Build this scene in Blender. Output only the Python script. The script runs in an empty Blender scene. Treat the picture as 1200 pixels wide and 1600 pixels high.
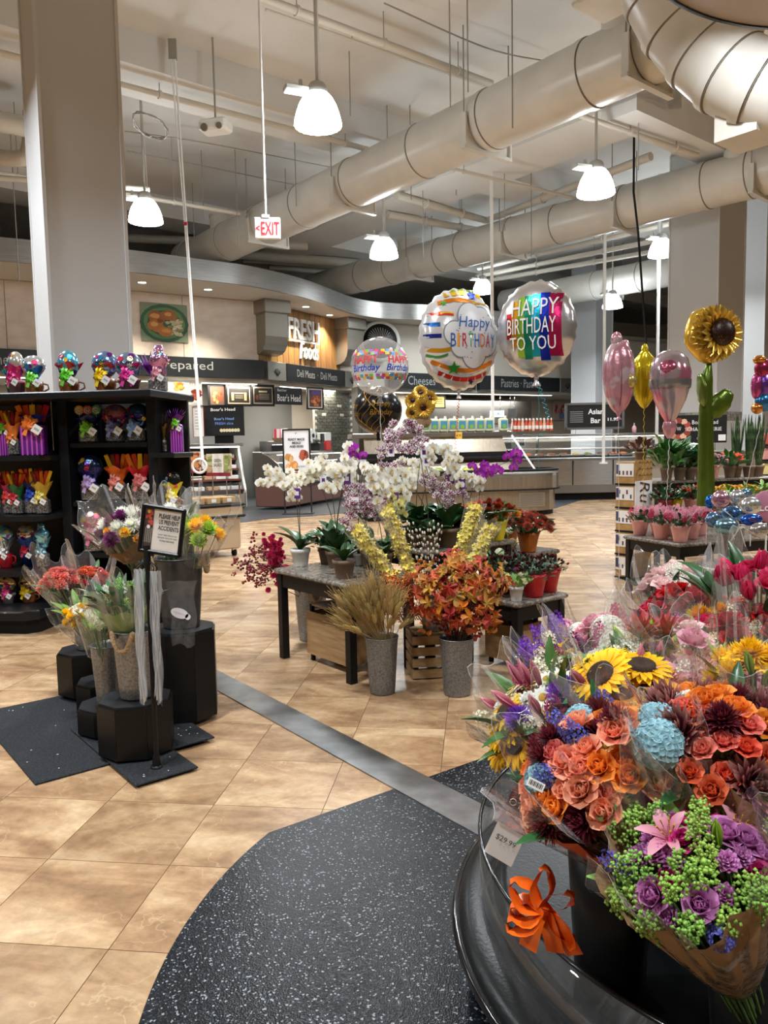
import bpy, math, random
from math import sin, cos, pi, radians, sqrt, atan2
from mathutils import Vector as Vec, Matrix as Mat, Euler
random.seed(7)
SC = bpy.context.scene
COL = SC.collection
# ---------------------------------------------------------------- camera, world, exposure
H = 1.55
PITCH, ROLL, FPX = radians(4.95), -radians(1.05), 1200.0
_F = Vec((0, cos(PITCH), -sin(PITCH))); _U = Vec((0, sin(PITCH), cos(PITCH))); _R = Vec((1, 0, 0))
_R2 = _R*cos(ROLL) + _U*sin(ROLL); _U2 = _U*cos(ROLL) - _R*sin(ROLL)
cd = bpy.data.cameras.new('camera'); cam = bpy.data.objects.new('camera', cd); COL.objects.link(cam)
m = Mat.Identity(4)
for i in range(3):
    m[i][0] = _R2[i]; m[i][1] = _U2[i]; m[i][2] = -_F[i]
m[2][3] = H
cam.matrix_world = m
cd.sensor_fit = 'VERTICAL'; cd.sensor_height = 36.0; cd.sensor_width = 27.0
cd.lens = 36.0*FPX/1600.0; cd.clip_start = 0.05; cd.clip_end = 200
SC.camera = cam
w = bpy.data.worlds.new('world'); SC.world = w; w.use_nodes = True
w.node_tree.nodes['Background'].inputs[0].default_value = (0, 0, 0, 1)
w.node_tree.nodes['Background'].inputs[1].default_value = 0.0
vs = SC.view_settings; vs.view_transform = 'Standard'; vs.look = 'None'; vs.gamma = 1; vs.use_curve_mapping = False
vs.exposure = 0.62
try:
    SC.cycles.transparent_max_bounces = 32; SC.cycles.max_bounces = 8
    SC.cycles.sample_clamp_indirect = 4.0; SC.cycles.caustics_reflective = False; SC.cycles.caustics_refractive = False
except Exception: pass

def _ray(px, py): return _F + _R2*((px-600)/FPX) + _U2*((800-py)/FPX)
def G(px, py, z=0.0):                      # photo pixel -> point of the plane at height z
    r = _ray(px, py); t = (z-H)/r.z; return Vec((r.x*t, r.y*t, z))
def P(px, py, d):                          # photo pixel -> point at distance d down the room
    r = _ray(px, py); t = d/r.y; return Vec((r.x*t, d, H+r.z*t))
# axes of the building: columns, beams, ducts and tables follow them
BA = radians(39.0)
VB = Vec((cos(BA), sin(BA), 0)); UB = Vec((-sin(BA), cos(BA), 0))

# the hall's pendant lamps stand on a regular grid (the photograph shows seven of them); those of its lamps that hang outside the picture
LG = 5.3; LZ = 5.85; L00 = Vec((-.88, 10.2, LZ))
def hall_light(name, loc, parent=None):
    ld = bpy.data.lights.new(name, 'AREA'); ld.shape = 'DISK'; ld.size = .5; ld.energy = 150; ld.color = (.93, .97, 1.0); ld.spread = radians(150)
    lo = bpy.data.objects.new(name, ld); COL.objects.link(lo); lo.location = loc; lo.parent = parent; return lo
for _i, _j in ((0, -1), (1, -1), (-1, 0), (-1, -1), (-1, 1), (0, -2), (1, -2), (2, -1), (-2, 0), (-2, -1), (-1, -2)):
    hall_light('pendant_lamp_offscreen', L00+VB*(LG*_i)+UB*(LG*_j))

# ---------------------------------------------------------------- helpers
class MB:
    def __init__(s): s.v = []; s.f = []; s.m = []; s.u = []; s.s = []; s.T = None
    def add(s, v, f, m=0, sm=False, uv=None):
        b = len(s.v)
        if s.T is not None: v = [s.T @ Vec(p) for p in v]
        s.v += [tuple(p) for p in v]
        s.u += list(uv) if uv else [(0.0, 0.0)]*len(v)
        for q in f: s.f.append(tuple(b+i for i in q)); s.m.append(m); s.s.append(sm)
        return s
    def box(s, cx, cy, cz, sx, sy, sz, m=0, rz=0.0, ch=0.0):
        hx, hy, hz = sx/2, sy/2, sz/2; c_, s_ = cos(rz), sin(rz)
        if ch <= 0:
            vv = [(x*hx, y*hy, z*hz) for z in (-1, 1) for x, y in ((-1, -1), (1, -1), (1, 1), (-1, 1))]
            ff = [(3, 2, 1, 0), (4, 5, 6, 7), (0, 1, 5, 4), (1, 2, 6, 5), (2, 3, 7, 6), (3, 0, 4, 7)]
        else:
            vv = []
            for z, k in ((-hz, ch), (-hz+ch, 0), (hz-ch, 0), (hz, ch)):
                a, b = hx-k, hy-k; e = ch
                for x, y in ((-a+e, -b), (a-e, -b), (a, -b+e), (a, b-e), (a-e, b), (-a+e, b), (-a, b-e), (-a, -b+e)): vv.append((x, y, z))
            ff = [tuple(range(7, -1, -1)), tuple(range(24, 32))]
            for r in range(3):
                for i in range(8): j = (i+1) % 8; ff.append((r*8+i, r*8+j, r*8+8+j, r*8+8+i))
        return s.add([(cx+x*c_-y*s_, cy+x*s_+y*c_, cz+z) for x, y, z in vv], ff, m)
    def cyl(s, p0, p1, r0, r1=None, n=12, m=0, cap=True, sm=True):
        p0, p1 = Vec(p0), Vec(p1); r1 = r0 if r1 is None else r1
        a = (p1-p0).normalized(); t = a.orthogonal().normalized(); b = a.cross(t)
        vv = []
        for p, r in ((p0, r0), (p1, r1)):
            for i in range(n): g = 2*pi*i/n; vv.append(p+t*(r*cos(g))+b*(r*sin(g)))
        s.add(vv, [(i, (i+1) % n, n+(i+1) % n, n+i) for i in range(n)], m, sm)
        if cap:
            s.add(vv[:n], [tuple(range(n-1, -1, -1))], m); s.add(vv[n:], [tuple(range(n))], m)
        return s
    def lathe(s, prof, n=16, m=0, o=(0, 0, 0), sm=True, fn=None, a0=0.0):
        vv = []; uv = []; k = len(prof)
        for j, (r, z) in enumerate(prof):
            for i in range(n):
                g = a0+2*pi*i/n; rr = r*(fn(g, j/(k-1)) if fn else 1)
                vv.append((o[0]+rr*cos(g), o[1]+rr*sin(g), o[2]+z)); uv.append((i/n, j/(k-1)))
        return s.add(vv, [(j*n+i, j*n+(i+1) % n, j*n+n+(i+1) % n, j*n+n+i) for j in range(k-1) for i in range(n)], m, sm, uv)
    def tube(s, pts, r, n=6, m=0, cap=True):
        pts = [Vec(p) for p in pts]; k = len(pts); rs = r if isinstance(r, (list, tuple)) else [r]*k
        vv = []; t = None; uv = []
        for j, p in enumerate(pts):
            a = (pts[min(j+1, k-1)]-pts[max(j-1, 0)]).normalized()
            if t is None: t = a.orthogonal().normalized()
            else:
                t = t-a*t.dot(a); t = t.normalized() if t.length > 1e-6 else a.orthogonal().normalized()
            b = a.cross(t)
            for i in range(n): g = 2*pi*i/n; vv.append(p+t*(rs[j]*cos(g))+b*(rs[j]*sin(g))); uv.append((i/n, j/(k-1)))
        s.add(vv, [(j*n+i, j*n+(i+1) % n, j*n+n+(i+1) % n, j*n+n+i) for j in range(k-1) for i in range(n)], m, True, uv)
        if cap: s.add(vv[:n], [tuple(range(n-1, -1, -1))], m); s.add(vv[-n:], [tuple(range(n))], m)
        return s
    def ell(s, c, rx, ry, rz, nu=16, nv=10, m=0, fn=None, sm=True):
        vv = []; uv = []
        for j in range(nv+1):
            ph = -pi/2+pi*j/nv
            for i in range(nu):
                g = 2*pi*i/nu; k = fn(g, ph) if fn else 1
                vv.append((c[0]+rx*k*cos(ph)*cos(g), c[1]+ry*k*cos(ph)*sin(g), c[2]+rz*k*sin(ph))); uv.append((i/nu, j/nv))
        return s.add(vv, [(j*nu+i, j*nu+(i+1) % nu, j*nu+nu+(i+1) % nu, j*nu+nu+i) for j in range(nv) for i in range(nu)], m, sm, uv)
    def prism(s, poly, z0, z1, m=0):
        n = len(poly)
        s.add([(x, y, z0) for x, y in poly]+[(x, y, z1) for x, y in poly],
              [tuple(range(n-1, -1, -1)), tuple(range(n, 2*n))]+[(i, (i+1) % n, n+(i+1) % n, n+i) for i in range(n)], m)
        return s
    def quad(s, a, b, c, d, m=0): return s.add([a, b, c, d], [(0, 1, 2, 3)], m, False, [(0, 0), (1, 0), (1, 1), (0, 1)])
    def petal(s, L, W, M, cup=0.3, bend=0.5, nl=4, nw=2, m=0, point=0.5, base=0.25, ruf=0.0, sm=True):
        # blade along +X in frame M, opening towards +Z; bend curls it towards +Z (positive) or away
        vv = []; uv = []; x = z = 0.0; a = 0.0; st = L/nl
        for j in range(nl+1):
            t = j/nl
            wd = W*0.5*(base+(1-base)*sin(min(1.0, t/point)*pi/2)) if t <= point else W*0.5*cos((t-point)/(1-point)*pi/2*0.97)**0.75
            for i in range(nw+1):
                q = -1+2*i/nw
                zz = cup*wd*q*q + (ruf*sin(i*2.7+j*1.9)*t)
                vv.append(M @ Vec((x-sin(a)*zz, q*wd, z+cos(a)*zz))); uv.append(((q+1)/2, t))
            x += cos(a)*st; z += sin(a)*st; a += bend/nl
        k = nw+1
        return s.add(vv, [(j*k+i, j*k+k+i, j*k+k+i+1, j*k+i+1) for j in range(nl) for i in range(nw)], m, sm, uv)
    def mesh(s, name, mats):
        me = bpy.data.meshes.new(name); me.from_pydata(s.v, [], s.f)
        if not isinstance(mats, (list, tuple)): mats = [mats]
        for q in mats: me.materials.append(q)
        me.polygons.foreach_set('material_index', s.m); me.polygons.foreach_set('use_smooth', s.s)
        if any(u != (0.0, 0.0) for u in s.u):
            ul = me.uv_layers.new(name='uv'); li = [0]*len(me.loops); me.loops.foreach_get('vertex_index', li)
            ul.data.foreach_set('uv', [c for i in li for c in s.u[i]])
        me.update(); return me
    def build(s, name, mats, parent=None, loc=None, rz=0.0): return ob(name, s.mesh(name, mats), parent, loc, rz)

def ob(name, me, parent=None, loc=None, rz=0.0, mx=None, sc=None):
    o = bpy.data.objects.new(name, me); COL.objects.link(o)
    if parent is not None: o.parent = parent
    if mx is not None: o.matrix_basis = mx
    else:
        if loc is not None: o.location = loc
        if rz: o.rotation_euler = (0, 0, rz)
        if sc is not None: o.scale = sc if isinstance(sc, (tuple, list)) else (sc, sc, sc)
    return o
def tag(o, label, cat, group=None):
    o['label'] = label; o['category'] = cat
    if group: o['group'] = group
    return o
def T(name, label, cat, loc=(0, 0, 0), rz=0.0, group=None, mx=None):
    return tag(ob(name, None, None, loc, rz, mx), label, cat, group)
def st(o, label=None):
    o['kind'] = 'structure'
    if label: o['label'] = label
    return o
def frame(z, x=None):                      # rotation whose Z is z
    z = Vec(z).normalized(); t = Vec(x) if x is not None else (Vec((0, 0, 1)) if abs(z.z) < 0.9 else Vec((0, 1, 0)))
    y = z.cross(t).normalized() if x is None else z.cross(t).normalized(); xx = y.cross(z)
    return Mat((xx, y, z)).transposed().to_4x4()
def MX(loc, z=(0, 0, 1), spin=0.0, sc=1.0):
    return Mat.Translation(Vec(loc)) @ frame(z) @ Mat.Rotation(spin, 4, 'Z') @ Mat.Scale(sc, 4)

# ---------------------------------------------------------------- materials
MATS = {}
def mat(name, col=(.8, .8, .8), rough=.5, metal=0.0, emit=None, es=0.0, alpha=1.0, noise=None, bump=None, grad=None, coat=0.0, trans=0.0, spec=.5, rnd=None, lin=True):
    if name in MATS: return MATS[name]
    m = bpy.data.materials.new(name); m.use_nodes = True; nt = m.node_tree; N = nt.nodes; L = nt.links
    b = N['Principled BSDF']; b.inputs['Base Color'].default_value = (*col, 1); b.inputs['Roughness'].default_value = rough
    b.inputs['Metallic'].default_value = metal; b.inputs['Alpha'].default_value = alpha; b.inputs['Specular IOR Level'].default_value = spec
    if coat: b.inputs['Coat Weight'].default_value = coat; b.inputs['Coat Roughness'].default_value = .08
    if trans: b.inputs['Transmission Weight'].default_value = trans
    if emit: b.inputs['Emission Color'].default_value = (*emit, 1); b.inputs['Emission Strength'].default_value = es
    tc = None; out = None
    if noise or bump: tc = N.new('ShaderNodeTexCoord')
    if grad:                                # pigment from the petal's base to its tip: [(pos, colour)...]
        uv = N.new('ShaderNodeUVMap'); sp = N.new('ShaderNodeSeparateXYZ'); r = N.new('ShaderNodeValToRGB')
        L.new(uv.outputs[0], sp.inputs[0]); L.new(sp.outputs[1], r.inputs[0]); e = r.color_ramp.elements
        e[0].position, e[0].color = grad[0][0], (*grad[0][1], 1); e[1].position, e[1].color = grad[-1][0], (*grad[-1][1], 1)
        for p_, c_ in grad[1:-1]: q = e.new(p_); q.color = (*c_, 1)
        out = r.outputs[0]
    if noise:                               # (scale, colour2, lo, hi, detail, stretch)
        n = N.new('ShaderNodeTexNoise'); n.inputs['Scale'].default_value = noise[0]; n.inputs['Detail'].default_value = noise[4] if len(noise) > 4 else 4
        src = tc.outputs['Object']
        if len(noise) > 5:
            mp = N.new('ShaderNodeMapping'); mp.inputs['Scale'].default_value = noise[5]; L.new(src, mp.inputs[0]); src = mp.outputs[0]
        L.new(src, n.inputs['Vector'])
        r = N.new('ShaderNodeMapRange'); r.inputs[1].default_value = noise[2]; r.inputs[2].default_value = noise[3]; L.new(n.outputs[0], r.inputs[0])
        x = N.new('ShaderNodeMix'); x.data_type = 'RGBA'; x.inputs[6].default_value = (*col, 1); x.inputs[7].default_value = (*noise[1], 1)
        if out is not None: L.new(out, x.inputs[6])
        L.new(r.outputs[0], x.inputs[0]); out = x.outputs[2]
    if rnd:                                 # per-object variation (hue, value)
        oi = N.new('ShaderNodeObjectInfo'); hs = N.new('ShaderNodeHueSaturation'); hs.inputs['Color'].default_value = (*col, 1)
        a = N.new('ShaderNodeMapRange'); a.inputs[3].default_value = .5-rnd[0]; a.inputs[4].default_value = .5+rnd[0]; L.new(oi.outputs['Random'], a.inputs[0]); L.new(a.outputs[0], hs.inputs['Hue'])
        mu = N.new('ShaderNodeMath'); mu.operation = 'MULTIPLY'; mu.inputs[1].default_value = 7.31; L.new(oi.outputs['Random'], mu.inputs[0])
        fr = N.new('ShaderNodeMath'); fr.operation = 'FRACT'; L.new(mu.outputs[0], fr.inputs[0])
        a2 = N.new('ShaderNodeMapRange'); a2.inputs[3].default_value = 1-rnd[1]; a2.inputs[4].default_value = 1+rnd[1]; L.new(fr.outputs[0], a2.inputs[0]); L.new(a2.outputs[0], hs.inputs['Value'])
        if out is not None: L.new(out, hs.inputs['Color'])
        out = hs.outputs[0]
    if out is not None: L.new(out, b.inputs['Base Color'])
    if bump:                                # (scale, strength, detail)
        n = N.new('ShaderNodeTexNoise'); n.inputs['Scale'].default_value = bump[0]; n.inputs['Detail'].default_value = bump[2] if len(bump) > 2 else 3
        L.new(tc.outputs['Object'], n.inputs['Vector'])
        q = N.new('ShaderNodeBump'); q.inputs['Strength'].default_value = bump[1]; q.inputs['Distance'].default_value = .02
        L.new(n.outputs[0], q.inputs['Height']); L.new(q.outputs[0], b.inputs['Normal'])
    MATS[name] = m; return m
def film(name, tint=(1, 1, 1), op=.06, gl=.55, bump=(9, .5), rough=.12, body=(.9, .9, .88)):
    if name in MATS: return MATS[name]
    m = bpy.data.materials.new(name); m.use_nodes = True; nt = m.node_tree; N = nt.nodes; L = nt.links
    N.remove(N['Principled BSDF']); o = N['Material Output']
    tr = N.new('ShaderNodeBsdfTransparent'); tr.inputs[0].default_value = (*tint, 1)
    gs = N.new('ShaderNodeBsdfGlossy'); gs.inputs['Roughness'].default_value = rough
    df = N.new('ShaderNodeBsdfDiffuse'); df.inputs[0].default_value = (*body, 1)
    fr = N.new('ShaderNodeLayerWeight'); fr.inputs[0].default_value = .5
    if bump:
        tc = N.new('ShaderNodeTexCoord'); n = N.new('ShaderNodeTexNoise'); n.inputs['Scale'].default_value = bump[0]; n.inputs['Detail'].default_value = 3
        L.new(tc.outputs['Object'], n.inputs['Vector']); q = N.new('ShaderNodeBump'); q.inputs['Strength'].default_value = bump[1]; q.inputs['Distance'].default_value = .03
        L.new(n.outputs[0], q.inputs['Height'])
        for t in (gs, fr): L.new(q.outputs[0], t.inputs['Normal'])
    pw = N.new('ShaderNodeMath'); pw.operation = 'POWER'; pw.inputs[1].default_value = 4.0; L.new(fr.outputs['Facing'], pw.inputs[0])
    mu = N.new('ShaderNodeMath'); mu.operation = 'MULTIPLY_ADD'; mu.inputs[1].default_value = gl*.9; mu.inputs[2].default_value = gl*.07; L.new(pw.outputs[0], mu.inputs[0])
    m1 = N.new('ShaderNodeMixShader'); m1.inputs[0].default_value = op; L.new(tr.outputs[0], m1.inputs[1]); L.new(df.outputs[0], m1.inputs[2])
    m2 = N.new('ShaderNodeMixShader'); L.new(mu.outputs[0], m2.inputs[0]); L.new(m1.outputs[0], m2.inputs[1]); L.new(gs.outputs[0], m2.inputs[2])
    L.new(m2.outputs[0], o.inputs[0]); MATS[name] = m; return m

def hexc(h):
    c = [int(h[i:i+2], 16)/255 for i in (0, 2, 4)]
    return tuple(x/12.92 if x <= .04045 else ((x+.055)/1.055)**2.4 for x in c)
def flat(h, rough=.5, **k): return mat('paint_'+h+('' if not k else '_'+'_'.join(sorted(k)))+'_%d' % (rough*100), hexc(h), rough, **k)
BLACK = mat('black_laminate', (.008, .008, .009), .35, bump=(60, .04), spec=.22)
BLACKM = mat('black_matte', (.007, .007, .008), .6, spec=.2)
STEEL = mat('brushed_steel', (.55, .55, .54), .28, 1.0, noise=(3, (.40, .40, .39), .3, .7, 3, (1, 1, 40)))
STEELD = mat('dark_steel', (.30, .30, .30), .33, 1.0)
CHROME = mat('chrome', (.8, .8, .8), .12, 1.0)
WHITE = mat('white_paint', (.82, .82, .80), .5)
GALV = mat('galvanised_zinc', (.27, .28, .29), .42, .7, noise=(95, (.15, .155, .16), .38, .66, 4), bump=(40, .12))
ROPE = mat('jute_rope', (.42, .28, .15), .9, bump=(120, .8))
LEAFG = mat('leaf_green', (.05, .16, .03), .38, rnd=(.02, .35))
LEAFD = mat('dark_leaf', (.026, .10, .028), .32, rnd=(.015, .35))
LEAFY = mat('light_leaf', (.19, .33, .06), .42, rnd=(.02, .3))
STEMG = mat('stem_green', (.10, .20, .05), .5)
GLASS = film('clear_glass', (.97, .99, .98), .015, .8, None, .02)
ACRY = film('clear_acrylic', (.98, .99, .99), .02, .7, (4, .06), .03)
CELLO = film('cellophane', (1, 1, 1), .045, 1.0, (13, .7), .05)
CELLO2 = film('cellophane_soft', (1, 1, 1), .05, .9, (10, .8), .06)

# ---------------------------------------------------------------- lettering
_TX = {}
def text(body, size=1.0, off=0.0, shear=0.0, sp=1.0, ext=0.0, al='CENTER', ls=1.0):
    k = (body, size, off, shear, sp, ext, al, ls)
    if k not in _TX:
        c = bpy.data.curves.new('t', 'FONT'); c.body = body; c.size = size; c.offset = off; c.shear = shear; c.space_character = sp; c.extrude = ext
        c.align_x = al; c.align_y = 'CENTER'; c.resolution_u = 2; c.space_line = ls
        o = bpy.data.objects.new('t', c); me = bpy.data.meshes.new_from_object(o)
        _TX[k] = ([tuple(v.co) for v in me.vertices], [tuple(p.vertices) for p in me.polygons])
        bpy.data.objects.remove(o); bpy.data.meshes.remove(me); bpy.data.curves.remove(c)
    return _TX[k]
def put_text(mb, body, M, w=None, h=None, m=0, **k):
    v, f = text(body, **k)
    if not v: return
    x0, x1 = min(p[0] for p in v), max(p[0] for p in v); y0, y1 = min(p[1] for p in v), max(p[1] for p in v)
    sx = (w/(x1-x0)) if w else 1.0; sy = (h/(y1-y0)) if h else sx
    if not w: sx = sy
    cx, cy = (x0+x1)/2, (y0+y1)/2
    mb.add([M @ Vec(((p[0]-cx)*sx, (p[1]-cy)*sy, p[2])) for p in v], f, m)
def upright(loc, n):                      # frame for a sign: X right, Y up, Z out along n
    n = Vec((n[0], n[1], 0)).normalized(); x = Vec((-n.y, n.x, 0)); u = Vec((0, 0, 1))
    M = Mat((x, u, n)).transposed().to_4x4(); M.translation = Vec(loc); return M
# ================================================================ STRUCTURE
TS = 0.485; TA = -radians(6.96); TO = Vec((-0.7665, 3.233, 0))
TX = Vec((cos(TA), sin(TA), 0)); TY = Vec((-sin(TA), cos(TA), 0))
def floor_material():
    m = bpy.data.materials.new('stone_look_floor_tile'); m.use_nodes = True; nt = m.node_tree; N = nt.nodes; L = nt.links; b = N['Principled BSDF']
    def node(t, **k):
        n = N.new(t)
        for a, v in k.items(): setattr(n, a, v)
        return n
    geo = node('ShaderNodeNewGeometry'); mp = node('ShaderNodeMapping', vector_type='TEXTURE')
    mp.inputs['Location'].default_value = TO; mp.inputs['Rotation'].default_value = (0, 0, TA); mp.inputs['Scale'].default_value = (TS, TS, TS)
    L.new(geo.outputs['Position'], mp.inputs[0])
    fl = node('ShaderNodeVectorMath', operation='FLOOR'); L.new(mp.outputs[0], fl.inputs[0])
    sz = node('ShaderNodeVectorMath', operation='MULTIPLY'); sz.inputs[1].default_value = (1, 1, 0); L.new(fl.outputs[0], sz.inputs[0])
    wn = node('ShaderNodeTexWhiteNoise', noise_dimensions='3D'); L.new(sz.outputs[0], wn.inputs[0])
    of = node('ShaderNodeVectorMath', operation='SCALE'); of.inputs['Scale'].default_value = 40; L.new(wn.outputs['Color'], of.inputs[0])
    ad = node('ShaderNodeVectorMath', operation='ADD'); L.new(mp.outputs[0], ad.inputs[0]); L.new(of.outputs[0], ad.inputs[1])
    st_ = node('ShaderNodeMapping'); st_.inputs['Rotation'].default_value = (0, 0, .65); st_.inputs['Scale'].default_value = (.75, 1.7, 1); L.new(ad.outputs[0], st_.inputs[0])
    n1 = node('ShaderNodeTexNoise'); n1.inputs['Scale'].default_value = 1.3; n1.inputs['Detail'].default_value = 7; n1.inputs['Roughness'].default_value = .6; n1.inputs['Distortion'].default_value = .5; L.new(st_.outputs[0], n1.inputs['Vector'])
    n2 = node('ShaderNodeTexNoise'); n2.inputs['Scale'].default_value = 9; n2.inputs['Detail'].default_value = 6; n2.inputs['Roughness'].default_value = .7; L.new(ad.outputs[0], n2.inputs['Vector'])
    rp = node('ShaderNodeValToRGB'); L.new(n1.outputs[0], rp.inputs[0]); e = rp.color_ramp.elements
    e[0].position, e[0].color = .30, (*hexc('86684c'), 1); e[1].position, e[1].color = .72, (*hexc('d0b692'), 1)
    q = e.new(.44); q.color = (*hexc('a07f5e'), 1); q = e.new(.56); q.color = (*hexc('b99a76'), 1)
    mr = node('ShaderNodeMapRange'); mr.inputs[1].default_value = .3; mr.inputs[2].default_value = .7; mr.inputs[3].default_value = .80; mr.inputs[4].default_value = 1.14; L.new(n2.outputs[0], mr.inputs[0])
    hs = node('ShaderNodeHueSaturation'); L.new(rp.outputs[0], hs.inputs['Color'])
    mr2 = node('ShaderNodeMapRange'); mr2.inputs[3].default_value = .80; mr2.inputs[4].default_value = 1.08; L.new(wn.outputs[0], mr2.inputs[0])
    mu = node('ShaderNodeMath', operation='MULTIPLY'); L.new(mr.outputs[0], mu.inputs[0]); L.new(mr2.outputs[0], mu.inputs[1]); L.new(mu.outputs[0], hs.inputs['Value'])
    # pale veins
    ab = node('ShaderNodeMath', operation='SUBTRACT'); ab.inputs[1].default_value = .5
    n3 = node('ShaderNodeTexNoise'); n3.inputs['Scale'].default_value = 1.1; n3.inputs['Detail'].default_value = 5; L.new(ad.outputs[0], n3.inputs['Vector']); L.new(n3.outputs[0], ab.inputs[0])
    ab2 = node('ShaderNodeMath', operation='ABSOLUTE'); L.new(ab.outputs[0], ab2.inputs[0])
    lt = node('ShaderNodeMapRange'); lt.inputs[1].default_value = 0; lt.inputs[2].default_value = .004; lt.inputs[3].default_value = .16; lt.inputs[4].default_value = 0; L.new(ab2.outputs[0], lt.inputs[0])
    mx = node('ShaderNodeMix', data_type='RGBA'); mx.inputs[7].default_value = (*hexc('f0dcb4'), 1); L.new(lt.outputs[0], mx.inputs[0]); L.new(hs.outputs[0], mx.inputs[6])
    # joints where the tiles are too far to be built one by one
    fr = node('ShaderNodeVectorMath', operation='FRACTION'); L.new(mp.outputs[0], fr.inputs[0]); sp = node('ShaderNodeSeparateXYZ'); L.new(fr.outputs[0], sp.inputs[0])
    k = None
    for i in (0, 1):
        a = node('ShaderNodeMath', operation='SUBTRACT'); a.inputs[1].default_value = .5; L.new(sp.outputs[i], a.inputs[0])
        c = node('ShaderNodeMath', operation='ABSOLUTE'); L.new(a.outputs[0], c.inputs[0])
        g = node('ShaderNodeMath', operation='GREATER_THAN'); g.inputs[1].default_value = .4968; L.new(c.outputs[0], g.inputs[0])
        if k is None: k = g
        else:
            o_ = node('ShaderNodeMath', operation='MAXIMUM'); L.new(k.outputs[0], o_.inputs[0]); L.new(g.outputs[0], o_.inputs[1]); k = o_
    m2 = node('ShaderNodeMix', data_type='RGBA'); m2.inputs[7].default_value = (*hexc('8a6c4e'), 1); L.new(k.outputs[0], m2.inputs[0]); L.new(mx.outputs[2], m2.inputs[6])
    L.new(m2.outputs[2], b.inputs['Base Color']); b.inputs['Roughness'].default_value = .27
    bp = node('ShaderNodeBump'); bp.inputs['Strength'].default_value = .05; bp.inputs['Distance'].default_value = .01; L.new(n2.outputs[0], bp.inputs['Height']); L.new(bp.outputs[0], b.inputs['Normal'])
    return m
FLOORM = floor_material()
floor = MB().box(4, 18, -.104, 70, 60, .2).build('floor', FLOORM); st(floor, 'tan stone-look tiled shop floor')
tm = MB().box(0, 0, -.006, TS-.0025, TS-.0025, .012).mesh('tile', FLOORM)
cand = []
for i in range(-30, 40):
    for j in range(-8, 40):
        c = TO + TX*(TS*(i+.5)) + TY*(TS*(j+.5)); d = c-Vec((0, 0, H)); z = d.dot(_F)
        if z < .8: continue
        px, py = 600+FPX*d.dot(_R2)/z, 800-FPX*d.dot(_U2)/z
        if -260/z*2 < px < 1200+500/z and py < 1600+900/z and not (px > 760+300/z and py > 1150): cand.append((z, c))
cand.sort(key=lambda q: q[0])
for z, c in cand[:300]: ob('tile', tm, floor, c, TA)

def speckle():
    m = bpy.data.materials.new('speckled_black_vinyl'); m.use_nodes = True; nt = m.node_tree; N = nt.nodes; L = nt.links; b = N['Principled BSDF']
    tc = N.new('ShaderNodeTexCoord'); v = N.new('ShaderNodeTexVoronoi'); v.inputs['Scale'].default_value = 190; L.new(tc.outputs['Object'], v.inputs['Vector'])
    gt = N.new('ShaderNodeSeparateColor'); L.new(v.outputs['Color'], gt.inputs[0])
    r = N.new('ShaderNodeValToRGB'); L.new(gt.outputs[0], r.inputs[0]); e = r.color_ramp.elements; r.color_ramp.interpolation = 'CONSTANT'
    e[0].color = (.003, .0042, .006, 1); e[1].position = .95; e[1].color = (.24, .26, .28, 1)
    for p_, c_ in ((.45, (.005, .007, .0095, 1)), (.70, (.011, .014, .018, 1)), (.87, (.035, .044, .05, 1))): q = e.new(p_); q.color = c_
    L.new(r.outputs[0], b.inputs['Base Color']); b.inputs['Roughness'].default_value = .30; b.inputs['Specular IOR Level'].default_value = .22
    bp = N.new('ShaderNodeBump'); bp.inputs['Strength'].default_value = .25; bp.inputs['Distance'].default_value = .003; L.new(v.outputs['Distance'], bp.inputs['Height']); L.new(bp.outputs[0], b.inputs['Normal'])
    return m
SPECK = speckle()
DC = Vec((1.25, 2.1, 0))                    # centre of the round bouquet stand
R_IN = 1.945; a0 = atan2(2.959-DC.y, -.455-DC.x); tip = G(815, 1164)
poly = [(DC.x+R_IN*cos(a0+t*.04), DC.y+R_IN*sin(a0+t*.04)) for t in range(0, 78)]
poly += [(3.4, 1.6), (3.4, tip.y+(3.4-tip.x)*.76), (tip.x, tip.y)]
MB().prism(poly, 0.0, .004).build('speckled_inset', SPECK, floor)
DARKF = mat('dark_service_floor', (.035, .042, .05), .3, noise=(60, (.06, .07, .08), .4, .6))
A, B = G(262, 1022), G(775, 1295); n = Vec((B.y-A.y, A.x-B.x, 0)).normalized()*.098; E_ = B+(B-A)*.25
MB().prism([(p.x, p.y) for p in (A-n, E_-n, E_+n, A+n)], 0, .007).build('metal_strip', mat('worn_steel_strip', (.36, .37, .37), .30, .9, noise=(7, (.20, .21, .21), .35, .7, 6, (1, 1, 1))), floor)
# dark service floor along the counters
b1 = [G(*p) for p in ((150, 842), (330, 822), (420, 811), (500, 805), (560, 800), (640, 794), (760, 800), (830, 806), (905, 782), (1000, 777), (1200, 770))]
MB().prism([(p.x, p.y) for p in b1]+[(22, 34), (5, 34), (-14, 30), (-14, b1[0].y)], 0, .005).build('service_strip', DARKF, floor)

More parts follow.
